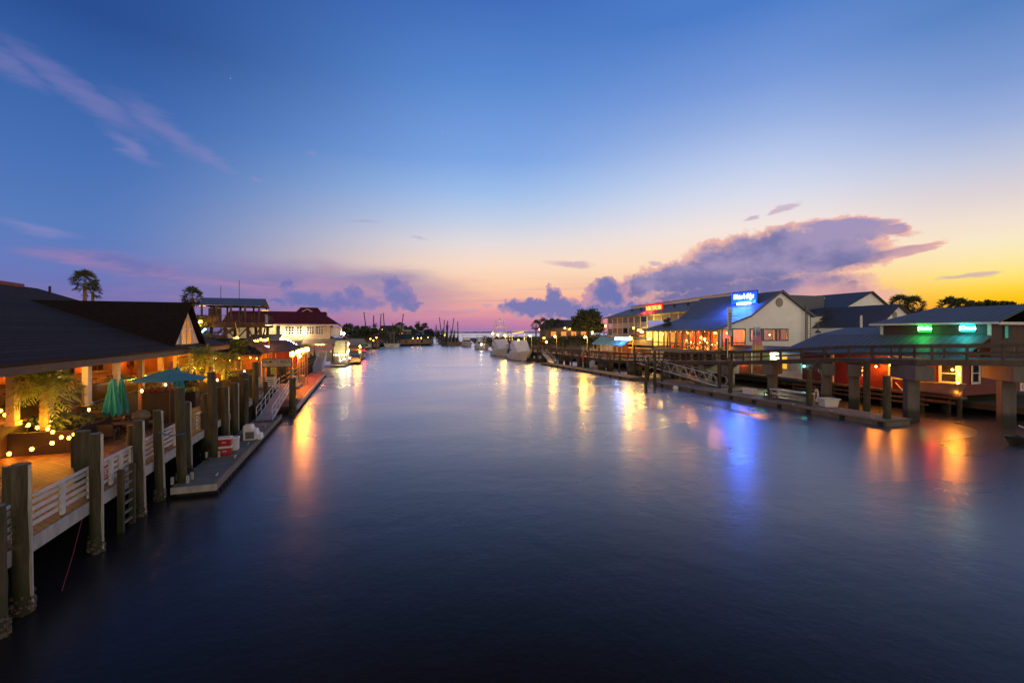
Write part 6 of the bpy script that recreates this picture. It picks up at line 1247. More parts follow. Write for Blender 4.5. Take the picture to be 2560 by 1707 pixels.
neon('green glowing neon sign above the low metal roof', '|Gallo', (2297, 812), (2328, 830), 53.85, E('pale_green_neon', (.6, 1, .65), 6), E('green_sign_panel', (0, .8, .05), 2.2), (0, 1, .08), 95)
neon('cyan glowing neon sign right of the green one', '|Coast', (2401, 811), (2437, 829), 53.85, E('pale_cyan_neon', (.7, 1, .98), 6), E('cyan_sign_panel', (0, .7, .55), 2.2), (0, .9, .8), 95)
lamp(RED, (47.6, 26.2, 3.2), 70, (1, .06, .03), .2)
# white hut, green lit room, flood light left of the red building
t = thing('white_hut', 'white boarded hut with an amber window under the boardwalk', 'hut', (52.5, 41, 1.8)); MB().box(51.2, 41.6, 1.8, 55, 45.5, 4.9).build('wall', SIDINGW, t); g = MB().box(51.17, 43.5, 2.9, 51.21, 44.5, 4.4).build('window', E('amber_window', lin((255, 170, 30)), 1.2), t); MB().box(51.1, 43.35, 2.75, 51.17, 43.5, 4.55).build('window_frame', WHITEP, g)
p = D(2053, 914, 56); p.x = 51.0; t = thing('cyan_lamp', 'small cyan lamp on the wall of the white hut', 'lamp', p); MB().ball(p, .12, 8, 6).build('bulb', E('cyan_lamp_glass', (.1, .9, .85), 30), t); MB().box(p.x, p.y - .05, p.z - .05, p.x + .2, p.y + .05, p.z + .05).build('bracket', BLACK, t)
t = thing('green_bar', 'green lit open bar room behind the boardwalk railing', 'bar', (54, 50, 1.8)); MB().box(55.0, 45.6, 1.8, 55.2, 56, 5.2).build('back_wall', M('bar_wall', (.4, .42, .38), .7, .2), t); MB().box(51.2, 45.6, 1.6, 55, 55.8, 1.8).build('floor', BROWN, t); b = MB(); b.slab([(50.6, 45.6, 4.9), (50.6, 55.8, 4.9), (55.2, 55.8, 5.6), (55.2, 45.6, 5.6)], .08); b.build('roof', METALB2, t)
for y in (46, 49.2, 52.4, 55.6): MB().box(51.2, y - .1, 1.8, 51.4, y + .1, 4.9).build('post', GREYWOOD, t)
MB().box(52.2, 46.5, 1.8, 52.9, 54.5, 2.9).build('counter', M('orange_counter', (.36, .10, .04), .6, .3, 2, (1, 1, 1), .2, lines=('z', .2, .06, .6)), t)
lamp(t, (52.6, 47.5, 4.4), 120, (.05, 1, .25), .15); lamp(t, (52.0, 51.5, 3.2), 60, (1, .35, .1), .15)
p = V((50.4, 47.0, 4.25)); p = D(1938, 889, 60); t = thing('floodlight', 'dazzling white floodlight shining over the boardwalk railing', 'floodlight', (p.x, p.y, 1.8)); MB().cbox((p.x - .42, p.y, p.z), .07, .5, .5).build('lens', E('floodlight_lens', (1, .9, .7), 120), t)
MB().box(p.x - .37, p.y - .34, p.z - .39, p.x + .1, p.y + .34, p.z + .39).build('housing', BLACK, t); MB().box(p.x + .1, p.y - .08, 1.8, p.x + .26, p.y + .08, p.z + .3).build('post', GREYWOOD, t); lamp(t, p + V((-.8, -.3, 0)), 700, (1, .88, .62), .3)
# lower white storey under the restaurant
t = WE = thing('waterside_restaurant', 'big cream gabled restaurant with blue-grey metal roof, glazed front and blue sign', 'restaurant', (60, 62, 1.5))
y0, y1 = 56.0, 74.5
ZK, ZA = 10.07, 14.2
WIN = []
for (ua, ub, va, vb) in ((1800, 1828, 824, 878), (1832, 1862, 822, 878), (1876, 1904, 821, 851), (1909, 1937, 821, 850), (1942, 1969, 821, 850)):
    a, e = PY(ua, va, y0 - .02), PY(ub, vb, y0 - .02); WIN.append((max(a.x, 52.7), e.x, max(e.z, 4.75), min(a.z, 8.0)))
b = MB(); zt = 8.05
b.ext([(52.3, y0, zt), (70.9, y0, zt), (70.9, y0, 10.36), (64.3, y0, ZA - .1), (57.8, y0, ZK - .1), (52.3, y0, 8.2)], (0, .2, 0)); x = 52.3
for (xa, xb, za, zb) in WIN:
    b.box(x, y0, 4.7, xa, y0 + .2, zt)
    b.box(xa, y0, zb, xb, y0 + .2, zt); b.box(xa, y0, 4.7, xb, y0 + .2, za); x = xb
b.box(x, y0, 4.7, 70.9, y0 + .2, zt); b.build('gable_wall', SIDINGC, t)
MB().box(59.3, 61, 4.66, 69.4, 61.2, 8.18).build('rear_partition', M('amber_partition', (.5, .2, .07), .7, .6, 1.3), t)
b = MB(); b.slab([(51.3, y0 - .5, 7.95), (51.3, y1 + .6, 7.95), (57.8, y1 - 2, ZK), (57.8, y0 - .5, ZK)], .14); b.slab([(57.8, y0 - .5, ZK + .01), (57.8, y1 - 2, ZK + .01), (64.3, y1 - .5, ZA), (64.3, y0 - .5, ZA)], .14); b.slab([(64.3, y0 - .5, ZA), (64.3, y1 - .5, ZA), (71.4, y1, 10.1), (71.4, y0 - .5, 10.1)], .14); b.build('roof', METALB, t)
b = MB(); b.bar((64.3, y0 - .52, ZA), (57.8, y0 - .52, ZK), .1, .3); b.bar((57.8, y0 - .52, ZK), (51.3, y0 - .52, 7.95), .1, .3); b.bar((64.3, y0 - .52, ZA), (71.4, y0 - .52, 10.1), .1, .3); b.box(51.2, y0 - .5, 7.72, 51.32, y1 + .5, 8.0); b.build('verge_trim', M('slate_trim', (.07, .075, .10), .5, .1), t)
FR = M('slate_frame', (.06, .07, .09), .5, .15)
b = MB(); p = PY(1948, 756, y0); b.cyl((p.x, y0 - .08, p.z), (p.x, y0 - .01, p.z), .75, n=20); b.build('round_vent', M('vent_grey', (.30, .27, .24), .7, .1, 1, lines=('z', .15, .1, .5)), t)
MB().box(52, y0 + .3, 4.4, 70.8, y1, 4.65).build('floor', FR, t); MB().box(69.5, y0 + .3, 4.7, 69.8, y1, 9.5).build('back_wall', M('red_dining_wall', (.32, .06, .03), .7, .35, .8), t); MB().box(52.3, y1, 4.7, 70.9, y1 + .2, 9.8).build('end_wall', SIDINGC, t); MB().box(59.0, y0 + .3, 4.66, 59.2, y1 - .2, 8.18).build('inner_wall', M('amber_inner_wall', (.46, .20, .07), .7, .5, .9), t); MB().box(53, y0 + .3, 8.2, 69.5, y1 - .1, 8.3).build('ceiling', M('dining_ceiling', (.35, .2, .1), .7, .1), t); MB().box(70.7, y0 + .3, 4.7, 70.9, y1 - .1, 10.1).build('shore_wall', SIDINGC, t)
MB().box(51.9, y0 - .6, 4.05, 52.6, y1, 4.7).build('sill_band', FR, t)
ng = 11
for k in range(ng):
    ya, yb = y0 + .2 + (y1 - y0 - .4) * k / ng, y0 + .2 + (y1 - y0 - .4) * (k + 1) / ng
    g = MB().box(52.12, ya + .1, 4.75, 52.16, yb - .1, 7.7).build('window', CLEAR, t); b = MB(); b.box(52.05, ya - .1, 4.7, 52.25, ya + .1, 7.75); b.box(52.06, ya + .1, 5.62, 52.22, yb - .1, 5.78); b.box(52.06, ya + .1, 7.6, 52.22, yb - .1, 7.75); b.build('window_frame', FR, g)
for k, (xa, xb, za, zb) in enumerate(WIN):
    g = MB().box(xa, y0 + .08, za, xb, y0 + .11, zb).build('window', CLEAR, t); b = MB(); o = .13
    b.box(xa - o, y0 - .09, za - o, xa + .04, y0 - .005, zb + o); b.box(xb - .04, y0 - .09, za - o, xb + o, y0 - .005, zb + o); b.box(xa + .04, y0 - .085, zb - .04, xb - .04, y0 - .005, zb + o); b.box(xa + .04, y0 - .085, za - o, xb - .04, y0 - .005, za + .04)
    if k < 2: b.box(xa + .04, y0 - .08, za + 1.05, xb - .04, y0 - .005, za + 1.2)
    b.build('window_frame', FR, g)
MB().box(52.2, y0 - .15, 4.2, 62, y0 + .1, 4.68).build('sill_board', FR, t)
MB().box(56, y0 + 1, 1.2, 70, y1, 4.04).build('undercroft_wall', DARKWOOD, t); MB().box(57, y0 + .2, 1.4, 70.5, y0 + .4, 4.6).build('lower_wall', SIDINGW, t)
for k in range(7): MB().cyl((52.6, y0 + .5 + k * 3, .6), (52.6, y0 + .5 + k * 3, 4.1), .18, n=8).build('stilt', M('tan_stilt', (.28, .2, .1), .7, .2) if k == 0 else bpy.data.materials['tan_stilt'], t)
# diners and tables behind the glass
lab = ['first', 'second', 'third', 'fourth', 'fifth', 'sixth', 'seventh', 'eighth']
t0 = None
for k in range(8):
    x, y = 54.2 + (k % 2) * 2.4, y0 + 1.8 + k * 2.05
    if t0 is None:
        t0 = thing('dining_table', 'first dining table from the gable behind the glazed front', 'table', (x, y, 4.65), 0, 'dining tables behind the glazed front'); MB().cyl((0, 0, .7), (0, 0, .76), .6, n=16).build('tabletop', BROWN, t0, False); MB().cyl((0, 0, 0), (0, 0, .7), .07, n=8).build('pedestal', DARKWOOD, t0, False)
    else: clone(t0, (x, y, 4.65), 0, f'{lab[k]} dining table from the gable behind the glazed front')
RCUR = M('red_curtain', (.42, .03, .02), .8, .3, 2, (1, 1, .1))
for k, y in enumerate((58.8, 62.4, 66, 68.2)):
    solo(MB().box(56 + k * .4, y - .5, 4.65, 56.15 + k * .4, y + .5, 8.1), 'hanging_banner', RCUR, ['red hanging banner nearest the gable inside the glazed dining room', 'second red hanging banner inside the glazed dining room', 'third red hanging banner inside the glazed dining room', 'farthest red hanging banner inside the glazed dining room'][k], 'banner', (56 + k * .4, y, 4.65), 'red banners in the dining room')
for k, (x, y, z, pw_) in enumerate(((55.5, 58, 7.4, 110), (56.6, 61.5, 7.4, 130), (55.5, 65, 7.4, 110), (56.6, 68.5, 7.4, 130), (54.5, 72.6, 7.2, 120), (62.5, 58.4, 7.3, 110))):
    t = thing('pendant_lamp', ['pendant nearest the gable in the glazed dining room', 'second pendant in the glazed dining room', 'third pendant in the glazed dining room', 'fourth pendant in the glazed dining room', 'bright yellow pendant at the far left of the glazed dining room', 'pendant behind the three small gable windows'][k], 'lamp', (x, y, z), 0, 'pendants of the glazed dining room'); MB().ball((x, y, z), .11 if k != 4 else .2, 8, 6).build('bulb', BULBO if k != 4 else BULBY, t); MB().cyl((x, y, z + .1), (x, y, 8.2), .015, n=5).build('cord', BLACK, t); lamp(t, (x - .25, y, z - .2), pw_ * 8.0, lin((255, 140, 40) if k != 4 else (255, 190, 70)), .1)
for k, (x, z) in enumerate(((60.2, 7.0), (61.4, 6.6), (64.6, 7.1), (66, 6.7))):
    t = thing('table_lamp', ['first little lamp behind the small gable windows', 'second little lamp behind the small gable windows', 'third little lamp behind the small gable windows', 'last little lamp behind the small gable windows'][k], 'lamp', (x, 58.2, z), 0, 'little lamps behind the gable windows'); MB().ball((x, 58.2, z), .09, 8, 6).build('bulb', BULB, t); MB().cyl((x, 58.2, z + .09), (x, 58.2, 8.15), .012, n=5).build('cord', BLACK, t)
for k in range(3):
    x = 60.4 + k * 2.3; t = thing('bar_shelf', ['left dark bottle shelf behind the small gable windows', 'middle dark bottle shelf behind the small gable windows', 'right dark bottle shelf behind the small gable windows'][k], 'shelf', (x, 60.8, 4.66), 0, 'bottle shelves behind the gable windows'); MB().box(x - .7, 60.6, 4.66, x + .7, 60.98, 6.0).build('cupboard', DARKWOOD, t)
    for z in (6.5, 7.0): MB().box(x - .7, 60.7, z, x + .7, 60.98, z + .06).build('shelf_board', DARKWOOD, t)
strings('swag of fairy bulbs inside the glazed dining room', [(53.4, 57.2 + k * .55, 6.15 - .75 * math.sin((k % 7) / 6 * 3.14) * .8) for k in range(15)], BULB, .07)
strings('row of fairy bulbs under the eave of the glazed front', [(51.6, 73.9 - k * 1.4, 7.62) for k in range(12)], E('dim_fairy_bulb', WARM, 14), .04)
for lb, p in (('eave lamp at the near corner of the glazed front', V((51.5, 56.2, 7.45))), ('dazzling eave lamp at the far corner of the glazed front', V((51.5, 75.2, 7.7)))):
    t = thing('eave_lamp', lb, 'lamp', p, 0, 'lamps at the corners of the glazed front'); MB().ball(p, .13 if 'near' in lb else .3, 8, 6).build('globe', BULBY, t); MB().box(p.x - .05, p.y - .05, p.z + .1, p.x + .05, p.y + .05, p.z + .5).build('bracket', FR, t); lamp(t, p + V((-.3, .3, -.3)), 60 if 'near' in lb else 500, SOD, .15)
# sign on the roof
a, e = D(1829, 734, 73), D(1890, 758, 73); xs = 60.6; a, e = PX(1829, 734, xs), PX(1889, 757, xs)
t = thing('roof_sign', "blue glowing roof sign reading Water's Edge in white script", 'sign', (xs, (a.y + e.y) / 2, e.z)); MB().box(xs, e.y, e.z, xs + .35, a.y, a.z).build('panel', E('blue_sign_panel', (.003, .06, .9), 1.5), t); MB().box(xs + .36, e.y - .05, e.z - .3, xs + .5, a.y + .05, a.z + .2).build('casing', M('sign_blue_casing', (.01, .03, .2), .5), t)
rot = Matrix(((0, 0, -1), (-1, 0, 0), (0, 1, 0)))
text_mesh('lettering', "Water's Edge", 1.15, E('sign_script', (.8, .88, 1), 2.2), t, V((xs - .03, (a.y + e.y) / 2, (a.z + e.z) / 2 + .25)), rot, .03, shear=.35, sx=abs(a.y - e.y) / 6.6 * .9, bold=.03)
MB().box(xs - .05, e.y + .9, e.z - .15, xs - .01, a.y - 1.2, e.z + .2).build('light_strip', E('sign_strip', (.75, .85, 1), 6), t)
for y in ((a.y - .5), (e.y + .5)): MB().box(xs + .36, y - .08, ZK + 1.2, xs + .5, y + .08, e.z).build('bracket', FR, t)
for f in (.2, .5, .8): lamp(t, (xs - 1.3, a.y + (e.y - a.y) * f, e.z + .2), 1500, (.03, .13, 1), .3)
# ---- banner flags
for lb, u, va, vb, vm, d, cc in (('tall white feather banner on the boardwalk before the blue lit roof', 1819, 769, 840, 880, 57, 0), ('colourful feather banner with pink and yellow foot before the gable windows', 1889, 817, 880, 890, 57.5, 1)):
    a, e = D(u, va, d), D(u, vb, d); f = D(u, vm + 14, d); t = thing('feather_banner', lb, 'banner', (e.x, e.y, f.z)); cx = V((CY, -SY, 0)); MB().cyl(f, a, .045, .03, 7).build('pole', ALU, t)
    w_ = .55 if not cc else .75; b = MB(); L_ = a.z - e.z; pts = []; n_ = 10
    for k in range(n_ + 1):
        s = k / n_; ww = w_ * (1 if not cc else (.8 + .9 * max(0, s - .3) if s < .92 else 1.2)); off = .06 * math.sin(s * 9); dv_ = V((SY, CY, 0)) * off
        pts += [a - V((0, 0, L_ * s)) - cx * (.05 if not cc else ww * .45) + dv_, a - V((0, 0, L_ * s)) + cx * ww + dv_ * -.6]
    b.add(pts, [(2 * k, 2 * k + 1, 2 * k + 3, 2 * k + 2) for k in range(n_)])
    if not cc: m_ = M('banner_cloth', (.46, .46, .56), .8, .1, 2, (1, 1, 1), 0)
    else:
        m_, bb, tt = mk('banner_print'); co = tt.nodes.new('ShaderNodeTexCoord'); s_ = tt.nodes.new('ShaderNodeSeparateXYZ'); tt.links.new(co.outputs['Object'], s_.inputs[0]); zz_ = (N(s_.outputs[2]) - (e.z - f.z)) / L_; k_ = nramp(zz_, [(0.0, (.55, .42, .08)), (.2, (.5, .38, .12)), (.3, (.45, .16, .25)), (.62, (.42, .18, .30)), (.72, (.05, .12, .35)), (.85, (.25, .28, .45)), (1.0, (.45, .45, .55))]); tt.links.new(k_.s, bb.inputs['Base Color']); bb.inputs['Roughness'].default_value = .8
    o = b.build('cloth', m_, t); sm_ = o.modifiers.new('thickness', 'SOLIDIFY'); sm_.thickness = .01
    if not cc:
        b = MB()
        for k in range(7): s = .22 + k * .09; q_ = a - V((0, 0, L_ * s)) + cx * .3 - V((SY, CY, 0)) * .09; b.bar(q_ - cx * .14, q_ + cx * .14, .01, .16)
        b.build('printing', INK, t)
rp(1818, 905, 3.3, 846, .24, 'pale green-lit pile rising through the boardwalk below the tall banner')
# ---- white buildings behind
def gabled(label, u_apex, v_apex, u_l, v_l, u_r, v_r, y, depth, wall, roof, zb=1.5, ext_l=0, name='white_building', extra=None):
    A, Lf, Rt = PY(u_apex, v_apex, y), PY(u_l, v_l, y), PY(u_r, v_r, y); t = thing(name, label, 'building', (A.x, y, zb), 0)
    b = MB(); b.ext([(Lf.x, y, zb), (Rt.x, y, zb), (Rt.x, y, Rt.z), (A.x, y, A.z), (Lf.x, y, Lf.z)], (0, depth, 0)); b.build('wall', wall, t)
    sl = (A.z - Lf.z) / (A.x - Lf.x); xl = Lf.x - ext_l; sr = (A.z - Rt.z) / (Rt.x - A.x); b = MB(); up = .12
    b.slab([(xl, y - .6, Lf.z - sl * ext_l + up), (xl, y + depth, Lf.z - sl * ext_l + up), (A.x, y + depth, A.z + up), (A.x, y - .6, A.z + up)], .14); b.slab([(A.x, y - .6, A.z + up), (A.x, y + depth, A.z + up), (Rt.x + .5, y + depth, Rt.z - sr * .5 + up), (Rt.x + .5, y - .6, Rt.z - sr * .5 + up)], .14); b.build('roof', roof, t); return t, A, Lf, Rt
t, A, Lf, Rt = gabled('large cream shed with slate roof behind the restaurant gable', 2175, 730, 2076, 787, 2212, 762, 60, 20, SIDINGC, METALB2, ext_l=2.0)
MB().box(Lf.x - 8, 60.5, 1.5, Lf.x, 76, Lf.z - .3).build('flat_wing', SIDINGC, t); b = MB(); b.box(Lf.x - 8.2, 60.3, Lf.z - .3, Lf.x - .1, 76, Lf.z + .1); b.build('flat_roof', METALB2, t)
b = MB(); b.slab([(Lf.x - 8, 62.5, Lf.z + .1), (Lf.x + 1.5, 62.5, Lf.z + 1.5), (Lf.x + 1.5, 62.5, Lf.z + 3.6), (Lf.x - 8, 62.5, Lf.z + 3.6)], .2); b.build('roof_screen', FR, t)
p = PY(2137, 783, 59.9); b = MB(); b.lathe([(.75, 0), (.75, .3), (.5, .32)], (0, 0, 0), 16); b.v = [V((p.x + v_.x, 59.9 - v_.z, p.z + v_.y)) for v_ in b.v]; b.build('extractor_fan', M('fan_grey', (.12, .12, .13), .5, .2, metal=.4), t)
MB().cyl((p.x - 1.5, 59.6, p.z - .5), (p.x - 1.5, 59.6, p.z + .6), .35, n=10).build('roof_cowl', GREYWOOD, t)
lamp(t, (Lf.x + 4.5, 58.4, 6.3), 160, lin((255, 215, 150)), .3)
for lb, u, v in (('domed vent on the slate roof of the cream shed', 2050, 747), ('small vent left of the domed one on the slate roof', 2012, 752)):
    p = PY(u, v, 68); solo(MB().lathe([(.9, 0), (1.0, .5), (.6, 1.1), (.1, 1.3)], (p.x, 68, p.z - .6), 12), 'roof_vent', WHITEB, lb, 'vent', (p.x, 68, p.z - .6))
t, A, Lf, Rt = gabled('small cream gable with brown-grey roof beside the shed', 2242, 762, 2186, 820, 2278, 795, 50, 16, SIDINGC, METALB2)
p = PY(2237, 787, 49.95); b = MB(); b.cyl((p.x, 49.9, p.z), (p.x, 49.97, p.z), .5, n=16); b.build('round_vent', bpy.data.materials['vent_grey'], t)
p = PY(2153, 805, 49); solo(MB().cyl((p.x, 49, 6), (p.x, 49, p.z + 1.0), .16, n=9), 'flue', WHITEP, 'white flue pipe before the small cream gable roof', 'pipe', (p.x, 49, 6)); lamp(None, (p.x + 2.5, 48.4, 8.6), 130, lin((255, 215, 140)), .3)
p = PY(2031, 800, 55); t = thing('roof_ladder', 'dark service ladder and pipes on the restaurant corner', 'ladder', (p.x, 55.6, 4)); b = MB()
for o in (-.35, .35): b.cyl((p.x + o, 55.6, 4.5), (p.x + o, 55.6, 10.6), .06, n=6)
for k in range(12): b.bar((p.x - .35, 55.6, 5 + k * .45), (p.x + .35, 55.6, 5 + k * .45), .05, .05)
b.build('ladder', FR, t); MB().cyl((p.x - .8, 55.5, 4.5), (p.x - .8, 55.5, 11.5), .1, n=7).build('pipe', FR, t); MB().box(p.x - 1.0, 55.3, 11.2, p.x - .5, 55.7, 11.8).build('cap', FR, t)
p = D(2045, 815, 58); t = thing('wind_vane', 'pale yellow wind vane on the ridge of the low metal roof', 'wind vane', p); MB().cyl(p - V((0, 0, .9)), p + V((0, 0, .4)), .06, n=6).build('mast', FR, t); MB().bar(p + V((-.5, 0, .35)), p + V((.6, 0, .75)), .06, .22, (0, 1, 0)).build('vane', M('vane_yellow', (.5, .34, .08), .6), t); MB().lathe([(.4, -.9), (.2, -.6), (.05, -.5)], p, 8).build('foot', FR, t)
# ---- hotel
h1 = D(1520, 795, 140); dirh = V((math.sin(R(YAW - 18.465 + 9.5)), math.cos(R(9.5)), 0)); dirh = V((math.sin(R(9.5)), math.cos(R(9.5)), 0))
rzh = R(-9.5)
zg = 1.5
nh = V((dirh.y, -dirh.x)); rx_ = V(ray(1775)); L_ = (V((h1.x, h1.y)) - rx_ * (h1.xy.dot(nh) / rx_.dot(nh))).length
org = V((h1.x, h1.y, 0)) - dirh * L_          # near end of the facade
t = thing('hotel', 'long two storey cream hotel with screened balconies and a grey sloping roof', 'hotel', (org.x, org.y, zg), rzh)
ze = h1.z - zg; zf = 5.35; zr_ = ze + 2.5
HW = M('hotel_cream', (.68, .62, .53), .7, .12, 1); SCR = M('balcony_screen', (.24, .20, .17), .7, .15, 2, (1, 1, 1), .1, lines=('y', .3, .06, .4))
MB().box(1.6, 0, 0, 16, L_, ze).build('wall', HW, t, False)
b = MB(); b.slab([(-1, -1, ze), (-1, L_ + 1, ze), (4.8, L_ - 5, zr_), (4.8, -1, zr_)], .15); b.slab([(-1, L_ + 1, ze), (16, L_ + 1, ze), (4.8, L_ - 5, zr_)], .15); b.build('roof', METALB, t, False)
MB().box(4.9, -1, zr_ - .8, 15, L_ - 6, zr_ + .75).build('parapet', HW, t, False); MB().box(4.7, -1, zr_ + .6, 4.88, L_ - 5.9, zr_ + .8).build('parapet_cap', WHITEB, t, False)
b = MB()
for z in (ze - .35, ze - 3.1, ze - 6.0): b.box(-.05, 0, z, 1.6, L_, z + .32)
b.build('floor_band', HW, t, False)
nb = 14
for k in range(nb + 1):
    y = L_ * k / nb; MB().box(-.12, y - .16, 0, .16, y + .16, ze - .36).build('balcony_post', HW, t, False)
for z in (ze - 6.0 + .32, ze - 3.1 + .32):
    for k in range(nb):
        y = L_ * k / nb; g = MB().box(.02, y + .2, z + .98, .06, y + L_ / nb - .2, z + 2.38).build('balcony_panel', SCR if (k + int(z)) % 7 else DARKGLASS, t, False)
    b = MB()
    for q_ in (.1, .3, .5, .7, .9): b.box(-.02, 0, z + q_, .03, L_, z + q_ + .09)
    b.build('balcony_rail', HW, t, False)
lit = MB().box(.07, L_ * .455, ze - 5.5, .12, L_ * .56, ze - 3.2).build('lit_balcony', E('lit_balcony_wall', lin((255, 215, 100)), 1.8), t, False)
MB().box(-.3, -2, -1, 3, L_, ze - 6.0).build('plinth', HW, t, False)
for k in range(7):
    y = L_ * (.12 + .11 * k); q_ = org + Matrix.Rotation(rzh, 3, 'Z') @ V((2.6, y, 0)); solo(MB().cyl((q_.x, q_.y, zg + ze + 1.2), (q_.x, q_.y, zg + ze + 2.2), .25, n=8), 'roof_vent', DARKWOOD, ['first', 'second', 'third', 'fourth', 'fifth', 'sixth', 'seventh'][k] + ' dark vent from the near end of the hotel roof', 'vent', (q_.x, q_.y, zg + ze + 1.2), 'vents on the hotel roof')
# neon on hotel roof
def onh(u, v, off):     # pixel -> point on the plane parallel to the facade, off metres behind it
    n_ = V((dirh.y, -dirh.x, 0)); x, y = ray(u); d = (org.xy.dot(n_.xy) + off) / (V((x, y)).dot(n_.xy)); return D(u, v, d)
a, e = onh(1614, 764, 2.0), onh(1658, 779, 2.0)
t = thing('neon_sign', 'red neon sign reading SHEM CREEK INN on the hotel roof', 'neon sign', (a.x, a.y, e.z)); mid = (a + e) / 2; hd = V((e.x - a.x, e.y - a.y, 0)); wd = hd.length; hd.normalize()
MB().bar(V((a.x, a.y, mid.z)), V((e.x, e.y, mid.z)), .2, a.z - e.z + .4).build('panel', E('red_sign_panel', (.8, .0, .005), .6), t)
rt = Matrix((hd, V((0, 0, 1)), hd.cross(V((0, 0, 1))))).transposed()
text_mesh('lettering', 'SHEM CREEK INN', (a.z - e.z) * .95, NYEL, t, mid - rt @ V((0, 0, -.16)), rt, .02, sx=wd / ((a.z - e.z) * .95 * 9.0), bold=.02)
o_ = rt @ V((0, 0, 1)); lamp(t, mid + o_ * 1.2 - V((0, 0, .3)), 900, (1, .02, .02), .4); lamp(t, mid + o_ * 1.6 - V((0, 0, .6)) + hd * -2.5, 700, (1, .02, .02), .4)
lamp(None, onh(1618, 822, -2.2), 1500, lin((255, 205, 90)), .3)
# ---- stuff between hotel and boardwalk
t = thing('pool_wall', 'cream retaining wall with white fence beyond the blue canopy bar', 'wall', (58, 92, 1)); a, e = PX(1453, 842, 58), PX(1574, 842, 58)
MB().box(58, e.y, 1.0, 58.3, a.y, 5.9).build('wall', HW, t); b = MB()
for k in range(40): y = e.y + (a.y - e.y) * k / 40; b.box(57.9, y, 5.2, 57.98, y + .1, 6.7)
b.box(57.88, e.y, 6.6, 57.99, a.y, 6.75); b.build('picket_fence', WHITEB, t)
for k in range(5): y = e.y + (a.y - e.y) * (k + .5) / 5; MB().box(57.7, y - .2, 1.0, 57.99, y + .2, 5.15).build('pier', HW, t)
t = thing('canopy_bar', 'open amber bar under a wavy blue lit canopy', 'bar', (51, 84, 2)); a, e = PX(1490, 862, 50.5), PX(1572, 862, 50.5)
b = MB(); n_ = 16; vs = []
for k in range(n_ + 1):
    y = a.y + (e.y - a.y) * k / n_; w_ = .25 * abs(math.sin(k * 1.2)); vs += [(49.3, y, 5.0 - w_), (51.5, y, 6.5 + .2 * math.sin(k * .9)), (54.5, y, 5.6)]
b.add(vs, [(3 * k + j, 3 * k + 3 + j, 3 * k + 4 + j, 3 * k + 1 + j) for k in range(n_) for j in (0, 1)]); o = b.build('canopy', M('canopy_blue', (.12, .3, .45), .7, .15, 2), t); sm_ = o.modifiers.new('thickness', 'SOLIDIFY'); sm_.thickness = .06
for k in range(8): y = a.y + (e.y - a.y) * (k + .3) / 8; MB().cyl((49.6, y, 2.2), (49.6, y, 4.9), .09, n=7).build('post', WHITEB, t)
MB().box(55, e.y, 2.0, 55.2, a.y, 5.4).build('back_wall', BACK, t); MB().box(48, e.y, 2.0, 55, a.y, 2.3).build('floor', BROWN, t); MB().box(51.5, e.y + 1, 2.3, 52.2, a.y - 1, 3.4).build('counter', BACK, t)
for f in (.15, .4, .65, .9): lamp(t, (51, a.y + (e.y - a.y) * f, 4.3), 130, lin((255, 130, 40)), .2)
a2, e2 = PX(1537, 843, 50.2), PX(1576, 851, 50.2); t = thing('neon_sign', 'blue-white neon sign above the wavy canopy', 'neon sign', (50.2, a2.y, e2.z)); MB().box(50.2, e2.y, e2.z, 50.3, a2.y, a2.z).build('panel', E('ice_blue_panel', (.3, .6, 1), 9), t); MB().box(50.31, e2.y - .1, e2.z - .1, 50.4, a2.y + .1, a2.z + .1).build('casing', M('casing_blue', (.02, .05, .2), .5), t); MB().cyl((50.5, a2.y, 3), (50.5, a2.y, e2.z + .2), .07, n=6).build('post', FR, t); lamp(t, (49.4, (a2.y + e2.y) / 2, e2.z + .1), 220, (.15, .35, 1), .3)
a, e = PX(1572, 852, 52), PX(1631, 870, 52); t = thing('terrace_box', 'cream boarded terrace balcony at the far end of the glazed front', 'terrace', (52, a.y, 3)); MB().box(51.8, e.y, 4.6, 58, a.y + .5, 5.0).build('floor', FR, t); MB().box(51.8, e.y, 4.3, 51.95, a.y, 6.1).build('parapet', M('yellow_lit_boards', (.50, .43, .26), .7, .1, 1, (1, 1, 1), .1, lines=('y', .3, .04, .4)), t)
for k in range(3): MB().cyl((52.2, e.y + 1 + k * 3, .6), (52.2, e.y + 1 + k * 3, 4.4), .18, n=8).build('stilt', bpy.data.materials['tan_stilt'], t)
for k, (u, v) in enumerate(((1588, 833), (1602, 830), (1614, 832), (1626, 831))):
    p = PX(u, v, 53.0 + (k % 2) * 1.4); tu = thing('market_umbrella', ['leftmost dark market umbrella on the cream terrace', 'second dark market umbrella on the cream terrace', 'third dark market umbrella on the cream terrace', 'rightmost dark market umbrella on the cream terrace'][k], 'umbrella', (p.x, p.y, 5.0), 0, 'dark market umbrellas on the terrace'); MB().lathe([(1.5, -.75), (1.42, -.62), (.1, 0)], p, 8).build('canopy', M('plum_canvas', (.07, .04, .05), .8, .2) if k == 0 else bpy.data.materials['plum_canvas'], tu); MB().cyl((p.x, p.y, 5.0), p, .04, n=6).build('pole', DARKWOOD, tu)
lamp(None, (54, (a.y + e.y) / 2, 5.6), 150, lin((255, 120, 60)), .2)
